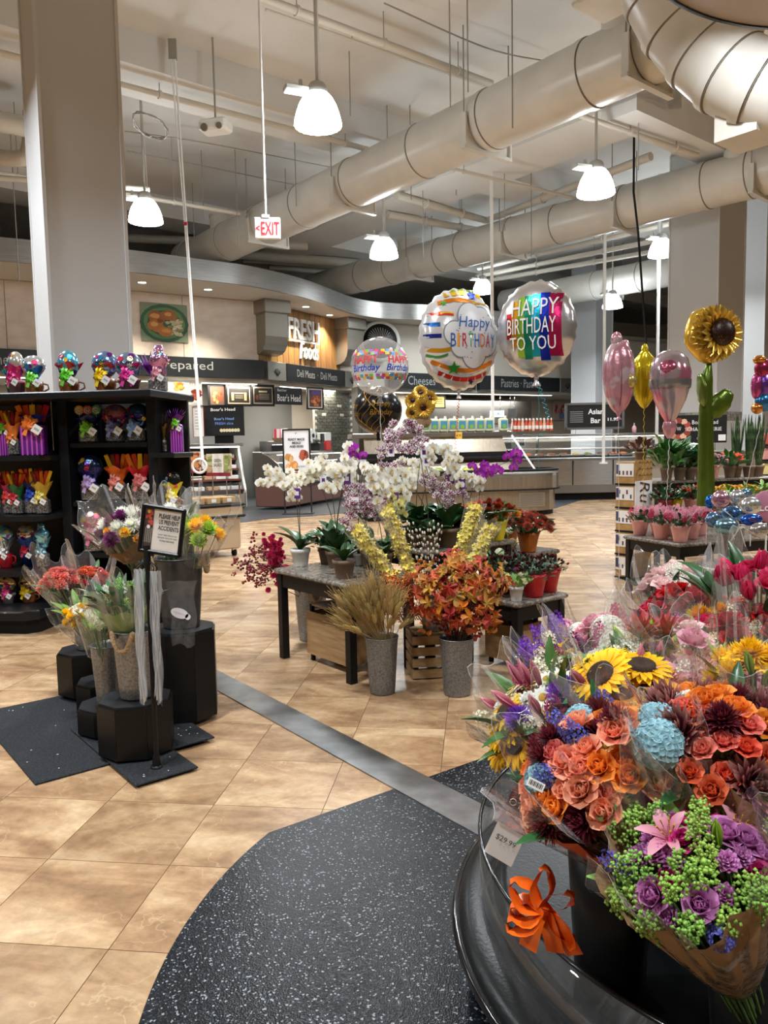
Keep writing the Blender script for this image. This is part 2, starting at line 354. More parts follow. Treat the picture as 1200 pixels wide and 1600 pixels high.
CEILM = mat('ceiling_paint', hexc('d8d8d6'), .8, noise=(.6, hexc('cbcac6'), .35, .65), bump=(6, .12))
CZ = 7.9
ceil = MB().box(4, 18, CZ+.1, 70, 60, .2).build('ceiling', CEILM); st(ceil, 'off-white painted concrete ceiling')
def bmat(o, s_along, w_, h_): pass
def beam(p, along, L_, wd, z0, z1=CZ, parent=ceil, m=CEILM):
    c = Vec((p[0], p[1], 0)); rz = atan2(along.y, along.x)
    return MB().box(c.x, c.y, (z0+z1)/2, L_, wd, z1-z0, 0, rz).build('beam', m, parent)
q = Vec((-4.05, 11.9, 0))
beam(q+UB*.55+VB*6, VB, 44, 1.1, 7.38)
beam(q+UB*7.6+VB*6, VB, 44, 1.1, 7.38)
beam(q-UB*7.2+VB*6, VB, 44, 1.1, 7.38)
k1 = G(995, 152, 7.3); beam(k1+UB*8+VB*.7, UB, 16, 1.4, 7.3); beam(k1+VB*6-UB*-.35, VB, 12, .7, 7.1)
DARKW = mat('hall_wall_paint', hexc('a9a7a2'), .85); CREAM = mat('cream_wall', hexc('ddd3c3'), .7); GREYW = mat('grey_wall', hexc('8d8c88'), .8)
st(MB().box(-17, 43, 3.95, 38, .3, 7.9).build('wall_back', DARKW)); st(MB().box(16, 43, 3.95, 28, .3, 7.9).build('wall_back', CREAM)); st(MB().box(-24, 18, 3.95, .3, 60, 7.9).build('wall_left', DARKW)); st(MB().box(30, 18, 3.95, .3, 60, 7.9).build('wall_right', CREAM)); st(MB().box(3, -11.85, 3.95, 54, .3, 7.9).build('wall_front', CREAM))
COLM = mat('column_paint', hexc('c6c8ca'), .5, bump=(3, .03))
def column(corner, s, label, z1=CZ, ang=BA):
    o = T('column', label, 'column', (corner.x, corner.y, 0), ang); st(o)
    del o['category']
    MB().box(s/2, s/2, z1/2, s, s, z1).build('shaft', COLM, o)
    for x, y in ((0, 0), (s, 0), (0, s)): MB().box(x, y, z1/2, .035, .035, z1-.02).build('corner_guard', mat('corner_guard', hexc('cfd1d3'), .4), o)
    return o
CL = P(85, 600, 8.05); column(CL, .80, 'tall white square column behind the candy gift shelf', CZ, radians(33))
CR = P(1120, 560, 17.0); column(CR, 1.16, 'tall white square column behind the giant sunflower balloon')
p = P(930, 600, 27.2); column(p, 1.0, 'far white square column beside the donut sign'); p = P(1192, 600, 19.5); column(p, .8, 'far white column beside the colourful balloon')

# ---- deli frontage: bent wall with sign band, curved steel soffit
W = [Vec(q) for q in ((-12.5, 16.3, 0), (-3.45, 21.9, 0), (-1.35, 25.3, 0), (.2, 26.1, 0), (9.6, 31.3, 0), (19, 36.4, 0))]
ZF, ZFT, ZS = 3.5, 3.98, 5.62
PLYW = mat('pale_birch_panel', hexc('dccdbe'), .55, noise=(2.2, hexc('eadfd4'), .35, .65, 5, (1, 1, 2)))
OAK = mat('oak_plank', hexc('a98049'), .5, noise=(5, hexc('8c6436'), .35, .7, 4, (6, 6, .5)), rnd=(.01, .12))
CREAMP = mat('cream_panel', hexc('e2dccf'), .6)
walls = []
for i in range(5):
    a, b = W[i], W[i+1]; d = (b-a); L_ = d.length; d.normalize(); nn = Vec((d.y, -d.x, 0)); rz = atan2(d.y, d.x); mid = (a+b)/2
    wl = MB().box(L_/2, .12, (ZF+ZS)/2+.0, L_, .2, ZS-ZF).build('wall_back', GREYW if i == 1 else CREAM, None, a, rz); st(wl, 'upper wall above the food counters')
    pw = 2.0 if i != 1 else .27; k = max(1, round(L_/pw)); pw = L_/k
    pm = MB().box(0, 0, 0, pw-.014, .04, ZS-ZFT-.02, 0, 0, .004).mesh('panel', {0: PLYW, 1: OAK}.get(i, CREAMP))
    for j in range(k): ob('plank' if i == 1 else 'panel', pm, wl, (pw*(j+.5), 0, (ZFT+ZS)/2))
    # kitchen wall below, set back
    back = {0: 3.2, 1: 1.7, 2: 1.2, 3: 3.0, 4: 3.0}[i]
    st(MB().box(L_/2, back, ZF/2, L_+3.0, .15, ZF).build('wall_back', {0: CREAM, 1: GREYW}.get(i, CREAM), None, a, rz), 'lower wall behind the food counters')
    walls.append((wl, a, d, nn, rz, L_))
st(MB().prism([(q.x, q.y) for q in W]+[(25, 42), (-20, 42)], ZF-.12, ZF).build('ceiling_kitchen', mat('kitchen_ceiling', hexc('e8e0cf'), .7)), 'flat ceiling over the kitchen behind the signs')
BAND = [(-15.5, 12.6), (-12.2, 14.5), (-8.3, 16.5), (-5.8, 17.8), (-4.25, 18.9), (-3.4, 19.5), (-2.7, 20.3), (-2.1, 21.2), (-1.65, 22.1), (-1.24, 23.1), (-.75, 24.1), (-.1, 24.8), (.6, 25.15), (2.4, 25.9), (9.6, 30.2), (19, 35.4)]
def spline(pts, k=5):
    out = []; n_ = len(pts)
    for i in range(n_-1):
        p0, p1, p2, p3 = (Vec(pts[max(0, min(n_-1, i+j))]) for j in (-1, 0, 1, 2))
        for t in range(k):
            t /= k; out.append(.5*((2*p1)+(p2-p0)*t+(2*p0-5*p1+4*p2-p3)*t*t+(3*p1-p0-3*p2+p3)*t**3))
    return out+[Vec(pts[-1])]
bs = spline(BAND, 5)
bm_ = MB(); n_ = len(bs)
for j, p in enumerate(bs):
    t = (bs[min(j+1, n_-1)]-bs[max(j-1, 0)]).normalized(); nv = Vec((-t.y, t.x))
    for z, o_ in ((ZS-.03, 0), (ZS+.46, 0), (ZS+.46, 0), (ZS+.46, .08), (ZS+.46, .08), (ZS-.03, .08), (ZS-.03, .08), (ZS-.03, 0)): bm_.v.append((p.x+nv.x*o_, p.y+nv.y*o_, z)); bm_.u.append((0, 0))
for j in range(n_-1):
    for i in (0, 2, 4, 6): bm_.f.append((j*8+i, j*8+8+i, j*8+9+i, j*8+i+1)); bm_.m.append(0); bm_.s.append(True)
BANDM = mat('brushed_steel_band', (.47, .46, .44), .36, 1.0, noise=(2, (.36, .35, .34), .3, .7, 2, (1, 1, 30)))
soff = MB().prism([(p.x, p.y+.02) for p in bs]+[(q.x, q.y+.3) for q in reversed(W)]+[(-16, 14.2)], ZS, ZS+.12).build('ceiling_soffit', mat('soffit_paint', hexc('ece4d6'), .7)); st(soff, 'pale curved soffit above the food counters')
bo = bm_.build('trim_1', BANDM); st(bo, 'curved brushed steel band edging the soffit')
LED = mat('downlight_lens', (1, 1, 1), .5, emit=(1, .95, .86), es=9)
for px, py in ((222, 441), (325, 452), (478, 479), (515, 492), (642, 509)):
    c = G(px, py, ZS); t = T('recessed_downlight', 'small round recessed downlight in the pale curved soffit', 'light', (c.x, c.y, ZS-.012), 0, 'downlights in the soffit')
    MB().lathe([(.10, .0), (.13, 0), (.135, .012), (.10, .012)], 20).build('ring', WHITE, t); MB().lathe([(.10, .006), (.001, .006)], 20).build('lens', LED, t)
    ld = bpy.data.lights.new('downlight', 'SPOT'); ld.energy = 420; ld.color = (1, .90, .74); ld.spot_size = radians(95); ld.spot_blend = .8; ld.shadow_soft_size = .08
    lo = bpy.data.objects.new('downlight', ld); COL.objects.link(lo); lo.parent = t; lo.location = (0, 0, -.03)
# ================================================================ OVERHEAD: lamps, ducts, pipes
SHADE = mat('lit_prismatic_acrylic', (.9, .95, 1), .3, emit=(.88, .96, 1.0), es=22)
LENS = mat('lit_lamp_opening', (1, 1, 1), .3, emit=(.93, .98, 1.0), es=5)
HOUS = mat('lamp_housing', hexc('b9b8b2'), .5)
_lamp = {}
def lamp(loc, label):
    t = T('pendant_lamp', label, 'lamp', loc, 0.4)
    if not _lamp:
        prof = [(.30, 0.0), (.295, .05), (.275, .14), (.24, .24), (.19, .33), (.15, .38)]
        _lamp['s'] = MB().lathe(prof, 40, fn=lambda g, t_: 1+.018*cos(20*g)).mesh('shade', SHADE)
        _lamp['l'] = MB().lathe([(.285, .02), (.001, .02)], 40).mesh('opening', LENS)
        _lamp['h'] = MB().lathe([(.001, .52), (.09, .52), (.12, .48), (.15, .38), (.15, .36)], 20).box(-.28, 0, .40, .30, .16, .07, 0, 0, .01).box(-.22, 0, .47, .04, .04, .12).mesh('ballast_housing', HOUS)
    ob('shade', _lamp['s'], t); ob('opening', _lamp['l'], t); ob('ballast_housing', _lamp['h'], t)
    MB().cyl((0, 0, .5), (0, 0, CZ-loc[2]), .022, None, 8).build('stem', HOUS, t); MB().cyl((.06, .05, .5), (.02, .01, CZ-loc[2]), .005, None, 5).build('power_cord', WHITE, t)
    hall_light('lamp_light', (0, 0, -.03), t)
    return t
for px, py, wpx, lb in ((497, 197, 66, 'bright bell-shaped pendant lamp hanging over the exit sign'), (228, 347, 47, 'lit pendant lamp hanging beside the tall column over the fried-chicken picture'),
                        (931, 304, 52, 'lit pendant lamp hanging just below the gap between two white ducts'), (600, 402, 40, 'lit pendant lamp hanging in front of the second duct end'),
                        (1033, 400, 35.4, 'small lit pendant lamp hanging against the sunflower column'), (754, 458, 28, 'far lit pendant lamp above the birthday balloons'),
                        (957, 481, 28, 'far lit pendant lamp below the third duct')):
    lamp(P(px, py, 1200*.56/wpx), lb)

DUCT = mat('duct_paint', hexc('d2cfc8'), .32, noise=(1.5, hexc('c6c3bb'), .35, .65)); DUCTS = mat('duct_sealant', hexc('6f6a62'), .7)
def seg_duct(name, label, pts, r, rings, n=40):
    pts = [Vec(p) for p in pts]; o = pts[0]; t = T(name, label, 'duct', o)
    MB().tube([p-o for p in pts], r, n).build('pipe', DUCT, t)
    for j, (c, a) in enumerate(rings):
        a = a.normalized(); c = c-o
        MB().cyl(c-a*.05, c+a*.05, r+.016, None, n, 0, True).build('collar', DUCT, t)
        MB().cyl(c+a*.052, c+a*.066, r+.006, None, n, 0, True).build('seam', DUCTS, t)
    return t, o
ROD = mat('hanger_rod', hexc('9a968e'), .5, .3)
_hg = [0]
def hanger(c, a, r, label, zt=CZ):
    a = Vec((a.x, a.y, 0)).normalized(); rz = atan2(a.y, a.x)+pi/2
    t = T('duct_hanger', label, 'hanger', c, rz); t['group'] = 'trapeze hangers under the ducts'
    w_ = r+.06
    MB().box(0, 0, -r-.03, 2*w_+.06, .09, .05).build('strut', DUCT, t)
    mb = MB(); k = 14                                             # square saddle plate cut round the pipe
    pts = [(r*1.01*cos(pi+pi*i/k), r*1.01*sin(pi+pi*i/k)) for i in range(k+1)]
    out = [(-w_, 0)]+[(-w_+2*w_*i/(k-2), -r-.03) for i in range(0, k-1)]+[(w_, 0)]
    for y in (-.012, .012): mb.add([(x, y, z) for x, z in pts]+[(x, y, z) for x, z in out], [(i, i+1, k+1+i+1, k+1+i) for i in range(k)])
    mb.build('saddle_plate', DUCT, t)
    for s_ in (-1, 1):
        MB().box(s_*w_, 0, -r/2, .03, .10, r+.06).build('side_angle', DUCT, t); MB().cyl((s_*w_, 0, -r), (s_*w_, 0, zt-c.z), .012, None, 6).build('rod', ROD, t)
ZD = 6.6; RD = .45
def duct_line(pa, pb, ext0, ext1, z, r, ring_px, hang_px, name_, lb, hl):
    a, b = G(*pa, z), G(*pb, z); d = (b-a).normalized(); s_, e_ = a-d*ext0, b+d*ext1
    def on(px):                                                    # point of the axis seen at photo column px
        best = min(range(400), key=lambda i: abs(_pxx(s_+(e_-s_)*(i/399))-px)); return s_+(e_-s_)*(best/399)
    def _pxx(p): q = p-Vec((0, 0, H)); return 600+FPX*q.dot(_R2)/max(.1, q.dot(_F))
    t, o = seg_duct('air_duct', lb, [s_, e_], r, [(on(x), d) for x in ring_px])
    for x in hang_px: hanger(on(x), d, r, hl)
    return t, o, d, on
t1, o1, d1, on1 = duct_line((485, 318), (850, 150), 6.0, 3.0, ZD, RD, (300, 358, 410, 476, 556, 660, 770, 925, 1010), (418, 552, 762, 1015), 'd1', 'large round white air duct running above the exit sign', 'white trapeze hanger under the large duct above the exit sign')
c = on1(350)-o1; MB().cyl(c, c+Vec((0, 0, .62)), .33, .33, 28).cyl(c+Vec((0, 0, .60)), c+Vec((0, 0, .66)), .35, .35, 28).build('branch_collar', DUCT, t1)
c = on1(985)-o1; MB().cyl(c, c+Vec((0, 0, .62)), .38, .38, 28).build('branch_collar', DUCT, t1)
c = on1(640)-o1
t2, o2, d2, on2 = duct_line((640, 412), (1010, 315), 4.4, 7.0, ZD, RD, (566, 612, 690, 722, 800, 872, 975, 1105, 1170), (655, 800, 975, 1192), 'd2', 'second round white air duct passing in front of the sunflower column', 'white trapeze hanger under the second duct')
c = on2(640)-o2; MB().cyl(c, c+Vec((0, 0, .60)), .33, .33, 28).cyl(c+Vec((0, 0, .58)), c+Vec((0, 0, .64)), .35, .35, 28).build('branch_collar', DUCT, t2)
c = on2(1155)-o2; MB().cyl(c, c+Vec((.05, -.05, .46)), .36, .36, 28).build('branch_collar', DUCT, t2)
t3, o3, d3, on3 = duct_line((900, 452), (1170, 400), 3.0, 8.0, ZD, RD, (840, 930, 1000, 1176), (960, 1190), 'd3', 'third round white air duct far behind the sunflower column', 'white trapeze hanger under the third duct')
# gored elbow that comes down in the upper right
ep = [P(1015, -75, 8.2), P(1035, -15, 8.2), P(1062, 35, 8.15), P(1098, 78, 8.05), P(1138, 112, 7.9), P(1182, 135, 7.75), P(1290, 172, 7.5)]
el, eo = seg_duct('elbow_duct', 'segmented white elbow duct crossing above the second duct', ep, .39, [(ep[i], ep[min(i+1, 6)]-ep[i-1]) for i in (1, 2, 3, 4, 5)])
MB().box(*(P(1168, 196, 7.9)-eo), .5, .42, .32, 0, BA).build('transition_box', DUCT, el)
_a, _b = G(1055, 0, 5.0), G(1200, 42, 5.0); _n = Vec((_b.y-_a.y, _a.x-_b.x, 0)).normalized(); cc = (_a+_b)/2+_n*1.92; t = T('round_canopy', 'large flat round beige canopy with a black rim hung from the ceiling', 'canopy', cc)
MB().lathe([(.001, 0), (2.0, 0), (2.0, .10), (.001, .10)], 96).build('disc', mat('canopy_underside', hexc('a8998a'), .6), t)
MB().lathe([(1.985, -.01), (2.015, -.01), (2.02, .04), (2.015, .12), (1.985, .12)], 96).build('rim', BLACK, t); MB().cyl((0, 0, .1), (0, 0, CZ-5.0), .03, None, 8).build('rod', ROD, t)
c = P(946, 2, 8.7); t = T('air_diffuser', 'white square air diffuser box beside the canopy', 'diffuser', c, BA)
MB().box(0, 0, .12, .52, .40, .26, 0, 0, .02).build('body', DUCT, t); MB().box(0, 0, -.03, .58, .46, .05, 0, 0, .01).build('flange', DUCT, t); MB().cyl((0, 0, .2), (0, 0, CZ-c.z), .15, None, 20).build('neck', DUCT, t)

PIPE = mat('pipe_paint', hexc('c9c3b7'), .45)
def pipe(px0, px1, z, r, label, ext=(0, 0), rods=(), cat='pipe'):
    a, b = G(*px0, z), G(*px1, z); d = (b-a).normalized(); a = a-d*ext[0]; b = b+d*ext[1]; t = T('sprinkler_pipe', label, cat, a)
    MB().tube([Vec((0, 0, 0)), b-a], r, 12).build('run', PIPE, t)
    for k in rods:
        c = (b-a)*k; MB().cyl(c, c+Vec((0, 0, CZ-z)), .008, None, 5).build('rod', ROD, t); MB().cyl(c-d*.02, c+d*.02, r*1.35, None, 12).build('clamp', PIPE, t)
    return t
pipe((440, 8), (768, 131), 7.45, .055, 'white sprinkler pipe crossing above the bright pendant lamp', (1, 0), (.25, .55, .85))
pipe((192, 133), (470, 206), 7.2, .05, 'long white pipe passing in front of the ceiling beam', (4, 3), (.2, .45, .8))
pipe((415, 15), (800, 150), 7.75, .02, 'thin conduit along the ceiling above the sprinkler pipe', (0, 0), (.3, .7))
pipe((205, 305), (375, 334), 6.6, .04, 'white pipe running behind the lit lamp and the column', (5, 0), (.4, .6, .8))
pipe((905, 180), (1090, 242), 6.98, .045, 'white pipe under the concrete beam on the far side of the big duct', (0, 0), (.4, .8))
pipe((700, 262), (900, 310), 7.0, .035, 'thin white pipe between the two big ducts', (1, 0), (.3, .7))
pipe((620, 305), (760, 345), 7.22, .09, 'insulated white pipe curling between the ducts', (0, 0), (.3, .7)); pipe((760, 345), (900, 290), 7.22, .085, 'insulated pipe meeting the curling one between the ducts', (0, 2), (.4,))
pipe((606, 335), (745, 360), 7.2, .09, 'second insulated pipe under the curling one', (0, 0), (.4, .8))
for i, (a_, b_) in enumerate((((690, 415), (900, 345)), ((830, 400), (1045, 350)), ((830, 415), (1045, 372)), ((840, 425), (1010, 395)))):
    pipe(a_, b_, 7.0, .07, ['white pipe between the second and third ducts', 'upper pipe of the far pipe bundle', 'middle pipe of the far pipe bundle', 'lowest pipe of the far pipe bundle'][i], (2, 1), (.3, .6))
pipe((0, 190), (50, 200), 7.1, .17, 'fat insulated pipe beside the tall column', (4, 0), (.5,)); pipe((0, 278), (52, 282), 6.4, .05, 'white pipe under the fat pipe beside the tall column', (3, 2), (.5,))
a, b, c, d = P(-10, 245, 14), P(25, 248, 14), P(44, 240, 14), P(49, 200, 14); t = T('pipe_elbow', 'insulated pipe elbow turning up beside the tall column', 'pipe', a)
MB().tube(spline([Vec((0, 0, 0)), b-a, c-a, d-a, P(49, 175, 14)-a], 6), .14, 14).build('bend', PIPE, t)
for i, (x0, y0, x1, y1) in enumerate(((200, 372, 480, 385), (300, 392, 560, 412), (380, 405, 620, 420), (420, 418, 600, 431))):
    a, b = G(x0, y0, 7.22), G(x1, y1, 7.22); t = T('service_pipe', ['pipe running just above the steel band', 'thickest pipe behind the steel band', 'medium pipe behind the steel band', 'thinnest pipe behind the steel band'][i], 'pipe', a); MB().tube([Vec((0, 0, 0)), b-a], (.12, .15, .11, .08)[i], 10).build('run', PIPE, t)
for i, x in enumerate((238, 258, 305, 330, 352, 425, 440, 455, 470, 490, 520, 545)):
    a = P(x, 330+(i*37) % 40, 27); t = tag(MB().cyl((0, 0, -1.6), (0, 0, CZ-a.z), .014, None, 5).build('drop_rod', ROD, None, a), 'thin hanger rod dropping into the void above the steel band', 'rod', 'rods in the void')
for i, (x, y, d_) in enumerate(((545, 60, 13), (603, 80, 15), (640, 140, 15), (702, 0, 11), (730, 0, 11), (800, 0, 10.5), (660, 260, 18), (712, 205, 18), (998, 155, 14), (788, 240, 17), (830, 260, 18), (460, 210, 16), (315, 255, 17), (368, 262, 17), (20, 270, 15), (300, 280, 19))):
    a = P(x, y, d_); L_ = (1.2, 1.6, 2.0, 1.4)[i % 4]
    tag(MB().cyl((0, 0, -L_), (0, 0, max(.1, CZ-a.z)), .010, None, 5).build('hanger_rod', ROD, None, a), 'thin threaded rod hanging from the ceiling among the ducts', 'rod', 'rods under the ceiling')
# slim white poles that feed power to the counters
for px, y0, y1, d_, lb in ((770, 250, 655, 16.9, 'slim white power pole rising from the island counter'), (1026, 400, 690, 19, 'slim white pole behind the yellow balloon'), (943, 600, 700, 19, 'thin white pole at the pastry counter')):
    a = P(px, y1, d_); t = T('power_pole', lb, 'pole', (a.x, a.y, 1.0)); MB().box(0, 0, (CZ-1)/2, .06, .06, CZ-1).build('shaft', WHITE, t); MB().box(0, 0, .02, .16, .16, .04).build('base_plate', WHITE, t)
# exit sign
c = P(418, 357, 10.3); t = T('exit_sign', 'white exit sign with red letters hung under the large duct', 'exit sign', c, radians(8))
MB().box(0, 0, 0, .335, .05, .27, 0, 0, .008).build('case', mat('exit_case', (.85, .85, .83), .4), t); mb = MB()
put_text(mb, 'EXIT', upright((.035, -.028, -.005), (0, -1)), w=.235, h=.165, off=.012); mb.build('lettering', mat('exit_red', hexc('d8202e'), .5, emit=hexc('e02535'), es=.6), t)
mb = MB(); put_text(mb, '<', upright((-.125, -.028, -.005), (0, -1)), w=.05, h=.07, off=.02); mb.build('arrow', MATS['exit_red'], t)
MB().cyl((-.02, 0, .13), (-.02, 0, CZ-c.z), .016, None, 8).box(-.02, 0, .15, .10, .06, .04).build('stem', WHITE, t)
c = P(337, 198, 12.5); t = T('ceiling_speaker_box', 'white boxed ceiling device with two round lenses on a rod', 'projector', c, radians(-15))
MB().box(0, 0, 0, .46, .30, .18, 0, 0, .03).build('case', WHITE, t); MB().cyl((-.12, -.15, -.05), (-.12, -.18, -.06), .06, .05, 16).build('lens', DUCTS, t); MB().cyl((.13, -.15, -.05), (.13, -.18, -.06), .05, .04, 16).build('lens', DUCTS, t); MB().cyl((0, 0, .09), (0, 0, CZ-c.z), .016, None, 8).build('stem', ROD, t)
# retrieval cords
a, b = P(270, 88, 12.3), P(317, 728, 11.15); t = T('hanging_cord', 'pair of white cords hanging from the ceiling to a white ring', 'cord', b)
mid_ = P(290, 350, 12.0)
for k in (-.03, .03): MB().tube([Vec((k*.3, 0, 0)), mid_-b+Vec((k*.4, 0, 0)), a-b+Vec((k, 0, 0))], .012 if k < 0 else .016, 6).build('cord', WHITE, t)
MB().tube([(.10*cos(g*pi/10)-.05, 0, .10*sin(g*pi/10)) for g in range(21)], .018, 8).build('ring', WHITE, t); MB().box(*(mid_-b), .05, .04, .05).build('clip', flat('c02040'), t)
MB().box(*(a-b+Vec((0, 0, .1))), .12, .05, .3).build('pulley', ROD, t)
a, b = P(997, 362, 16), P(1010, 545, 16); tag(MB().tube([Vec((0, 0, 0)), a-b, P(990, 300, 16)-b, Vec((P(990, 300, 16).x-b.x, P(990, 300, 16).y-b.y, CZ-b.z))], .022, 6).build('black_cable', BLACKM, None, b), 'black cable hanging down beside the yellow balloon', 'cable')
# loose cable loops
c = P(235, 197, 12.4); tag(MB().tube([Vec((.22*cos(i*.4)*(1+.1*sin(i)), .5*sin(i*.4), .02*sin(i*1.3))) for i in range(40)], .010, 5).build('cable_coil', ROD, None, c), 'coil of grey cable hanging above the pendant lamp beside the column', 'cable')
for (q0, q1, q2, lb) in (((195, 205), (330, 225), (520, 262), 'slack grey cable strung from the coil towards the large duct'), ((600, 5), (760, 75), (850, 95), 'slack white cable draped across the ceiling above the large duct'), ((198, 236), (330, 262), (465, 290), 'thin cable running below the slack grey one')):
    a = G(*q0, 7.7); tag(MB().tube(spline([Vec((0, 0, 0)), G(*q1, 7.55)-a, G(*q2, 7.7)-a], 8), .012, 5).build('slack_cable', ROD, None, a), lb, 'cable')
# ================================================================ FOOD COUNTERS ALONG THE BACK
def WP(i, px, py, off=0.0):                # pixel on the plane of frontage segment i, pushed off towards the room
    wl, a, d, nn, rz, L_ = walls[i]; o = a+nn*off; r = _ray(px, py); t = (o-Vec((0, 0, H))).dot(nn)/r.dot(nn); return Vec((0, 0, H))+r*t
SIGNB = mat('sign_black', (.012, .014, .016), .4); SIGNL = mat('sign_letter_grey', hexc('a9acab'), .5); LETW = mat('letter_white', (.85, .85, .82), .4)
def fascia(i, x0, x1, texts, label, m=SIGNB):
    a, b = WP(i, x0, 590), WP(i, x1, 590); L_ = (b-a).length; wl, _, d, nn, rz, _ = walls[i]
    t = T('department_sign', label, 'sign', (a.x, a.y, ZF-.04), rz)
    MB().box(L_/2, -.12, .26, L_, .22, .52, 0, 0, .01).build('board', m, t)
    for body, u0, u1, hh in texts:
        p0, p1 = WP(i, u0, 590), WP(i, u1, 590); c = ((p0+p1)/2-a).dot(d); mb = MB()
        put_text(mb, body, upright((c, -.236, .27), (0, -1)), w=(p1-p0).length, h=hh); mb.build('lettering', SIGNL, t)
    return t
fascia(0, -60, 408, (('Home', -38, 13, .26), ('Prepared', 240, 329, .30)), 'long black fascia sign reading Prepared above the hot food case')
fascia(1, 439, 529, (('Deli Meats  \u00b7  Deli Meats', 455, 517, .22),), 'black fascia sign reading Deli Meats under the oak wall')
fascia(3, 606, 738, (('Cheeses \u00b7 Cheeses', 632, 726, .30),), 'black fascia sign reading Cheeses behind the birthday balloons')
fascia(3, 744, 868, (('Pastries \u00b7 Pastries', 777, 838, .30),), 'black fascia sign reading Pastries beside the silver balloon')
fascia(3, 893, 938, (('Donuts \u00b7 Donuts', 893, 937, .28),), 'short black fascia sign reading Donuts beside the far column')
fascia(4, 1010, 1046, (), 'blank black fascia sign behind the pink balloon'); fascia(4, 1158, 1200, (), 'blank black fascia sign beside the sunflower column')
for i, x0, x1, lb in ((1, 409.5, 438, 'steel corner block with a leaf line drawing beside the Deli Meats sign'), (1, 530.5, 552, 'steel end block of the Deli Meats sign near the emblem'), (3, 869, 892, 'steel block with a swirl drawing between Pastries and Donuts')):
    t = fascia(i, x0, x1, (), lb, mat('sign_block_steel', hexc('8f8e88'), .4, .6)); L_ = (WP(i, x1, 590)-WP(i, x0, 590)).length
    mb = MB()
    for k in range(7):
        g = pi*(k-3)/8; mb.tube([Vec((L_/2+.02*sin(g), -.235, .12)), Vec((L_/2+.12*sin(g), -.235, .22)), Vec((L_/2+.17*sin(g)*1.1, -.235, .17+.17*cos(g))), Vec((L_/2+.07*sin(g), -.235, .2+.1*cos(g)))], .006, 4)
    mb.build('line_drawing', SIGNB, t)
# raised letters on the oak wall
wl, _, d_, nn_, rz_, _ = walls[1]
c = WP(1, 471, 534, .04); t = T('fresh_foods_sign', 'raised white letters reading FRESH Foods on the oak wall', 'sign', c, rz_)
def rel(p): q = p-c; return Vec((q.dot(d_), -q.dot(nn_), q.z))
def letters(body, x0, x1, yc, hh, parent, **k):
    a, b = WP(1, x0, yc, .04), WP(1, x1, yc, .04); mb = MB(); q = rel((a+b)/2); put_text(mb, body, upright((q.x, -.05, q.z), (0, -1)), w=(b-a).length, h=hh, ext=.03, off=.018, **k); return mb.build('lettering', LETW, parent)
letters('FRESH', 448, 496, 516, .62, t); letters('Foods', 467, 495, 549, .52, t, shear=.18)
a, b = rel(WP(1, 449, 531, .04)), rel(WP(1, 496, 538, .04)); MB().box((a.x+b.x)/2, -.05, (a.z+b.z)/2, b.x-a.x, .06, .05).build('rule', LETW, t)
CORB = mat('corbel_steel', hexc('9b968b'), .35, .7)
for i, x, lb in ((1, 414, 'brushed steel corbel between the birch and oak walls'), (1, 533, 'brushed steel corbel at the far end of the oak wall')):
    p = WP(i, x, 500, 0); t = T('steel_corbel', lb, 'corbel', (p.x, p.y, 0), radians(39 if x < 500 else 48)); hw = .36
    pr = [(.0, 5.60), (-.62, 5.60), (-.62, 4.62), (-.58, 4.42), (-.46, 4.26), (-.28, 4.18), (0, 4.15)]; n = len(pr)
    MB().add([(sx*hw, y, z) for sx in (-1, 1) for y, z in pr], [tuple(range(n)), tuple(range(2*n-1, n-1, -1))]+[(j, n+j, n+(j+1) % n, (j+1) % n) for j in range(n)]).build('body', CORB, t)
    MB().box(0, -.33, 5.44, .84, .80, .36, 0, 0, .02).build('capital', CORB, t)
# flat printed boards ------------------------------------------------------------
def disc(mb, x, y, rx, ry, z, m, n=20, jit=0.0, sd=1):
    rr = random.Random(sd); mb.add([(x+rx*cos(2*pi*i/n)*(1+jit*(rr.random()-.5)), y+ry*sin(2*pi*i/n)*(1+jit*(rr.random()-.5)), z) for i in range(n)], [tuple(range(n))], m)
def board(name, label, cat, c, n, w_, h_, base, prints=(), texts=(), framec=None, thick=.03, fw=.03, group=None):
    """flat sign standing upright at c facing n: prints = (x,y,rx,ry,colour,jitter) in board fractions; texts = (body,x,y,w,h,colour,kw)"""
    M = upright(c, n); t = T(name, label, cat, mx=M, group=group)
    MB().box(0, 0, -thick/2, w_, h_, thick).build('panel', flat(base, .45), t)
    if framec:
        mb = MB()
        for sx, sy, bw, bh in ((-1, 0, fw, h_+2*fw), (1, 0, fw, h_+2*fw), (0, -1, w_+2*fw, fw), (0, 1, w_+2*fw, fw)): mb.box(sx*(w_/2+fw/2), sy*(h_/2+fw/2), -thick/2+.006, bw, bh, thick+.02)
        mb.build('frame', flat(framec, .4), t)
    if prints:
        cols = []; mb = MB()
        for k, (x, y, rx, ry, colr, jit) in enumerate(prints):
            if colr not in cols: cols.append(colr)
            if jit is None: mb.add([((x+a*rx)*w_, (y+b*ry)*h_, .002+.0004*k) for a, b in ((-1, -1), (1, -1), (1, 1), (-1, 1))], [(0, 1, 2, 3)], cols.index(colr))
            else: disc(mb, x*w_, y*h_, rx*w_, ry*h_, .002+.0004*k, cols.index(colr), 18, jit, k)
        mb.build('print', [flat(q, .5) for q in cols], t)
    for body, x, y, tw, th, colr, kw in texts:
        mb = MB(); Mt = Mat.Translation(Vec((x*w_, y*h_, .002+.0005*len(prints)+.002))); put_text(mb, body, Mt, w=tw*w_, h=th*h_ if th else None, **kw); mb.build('lettering', flat(colr, .5), t)
    return t
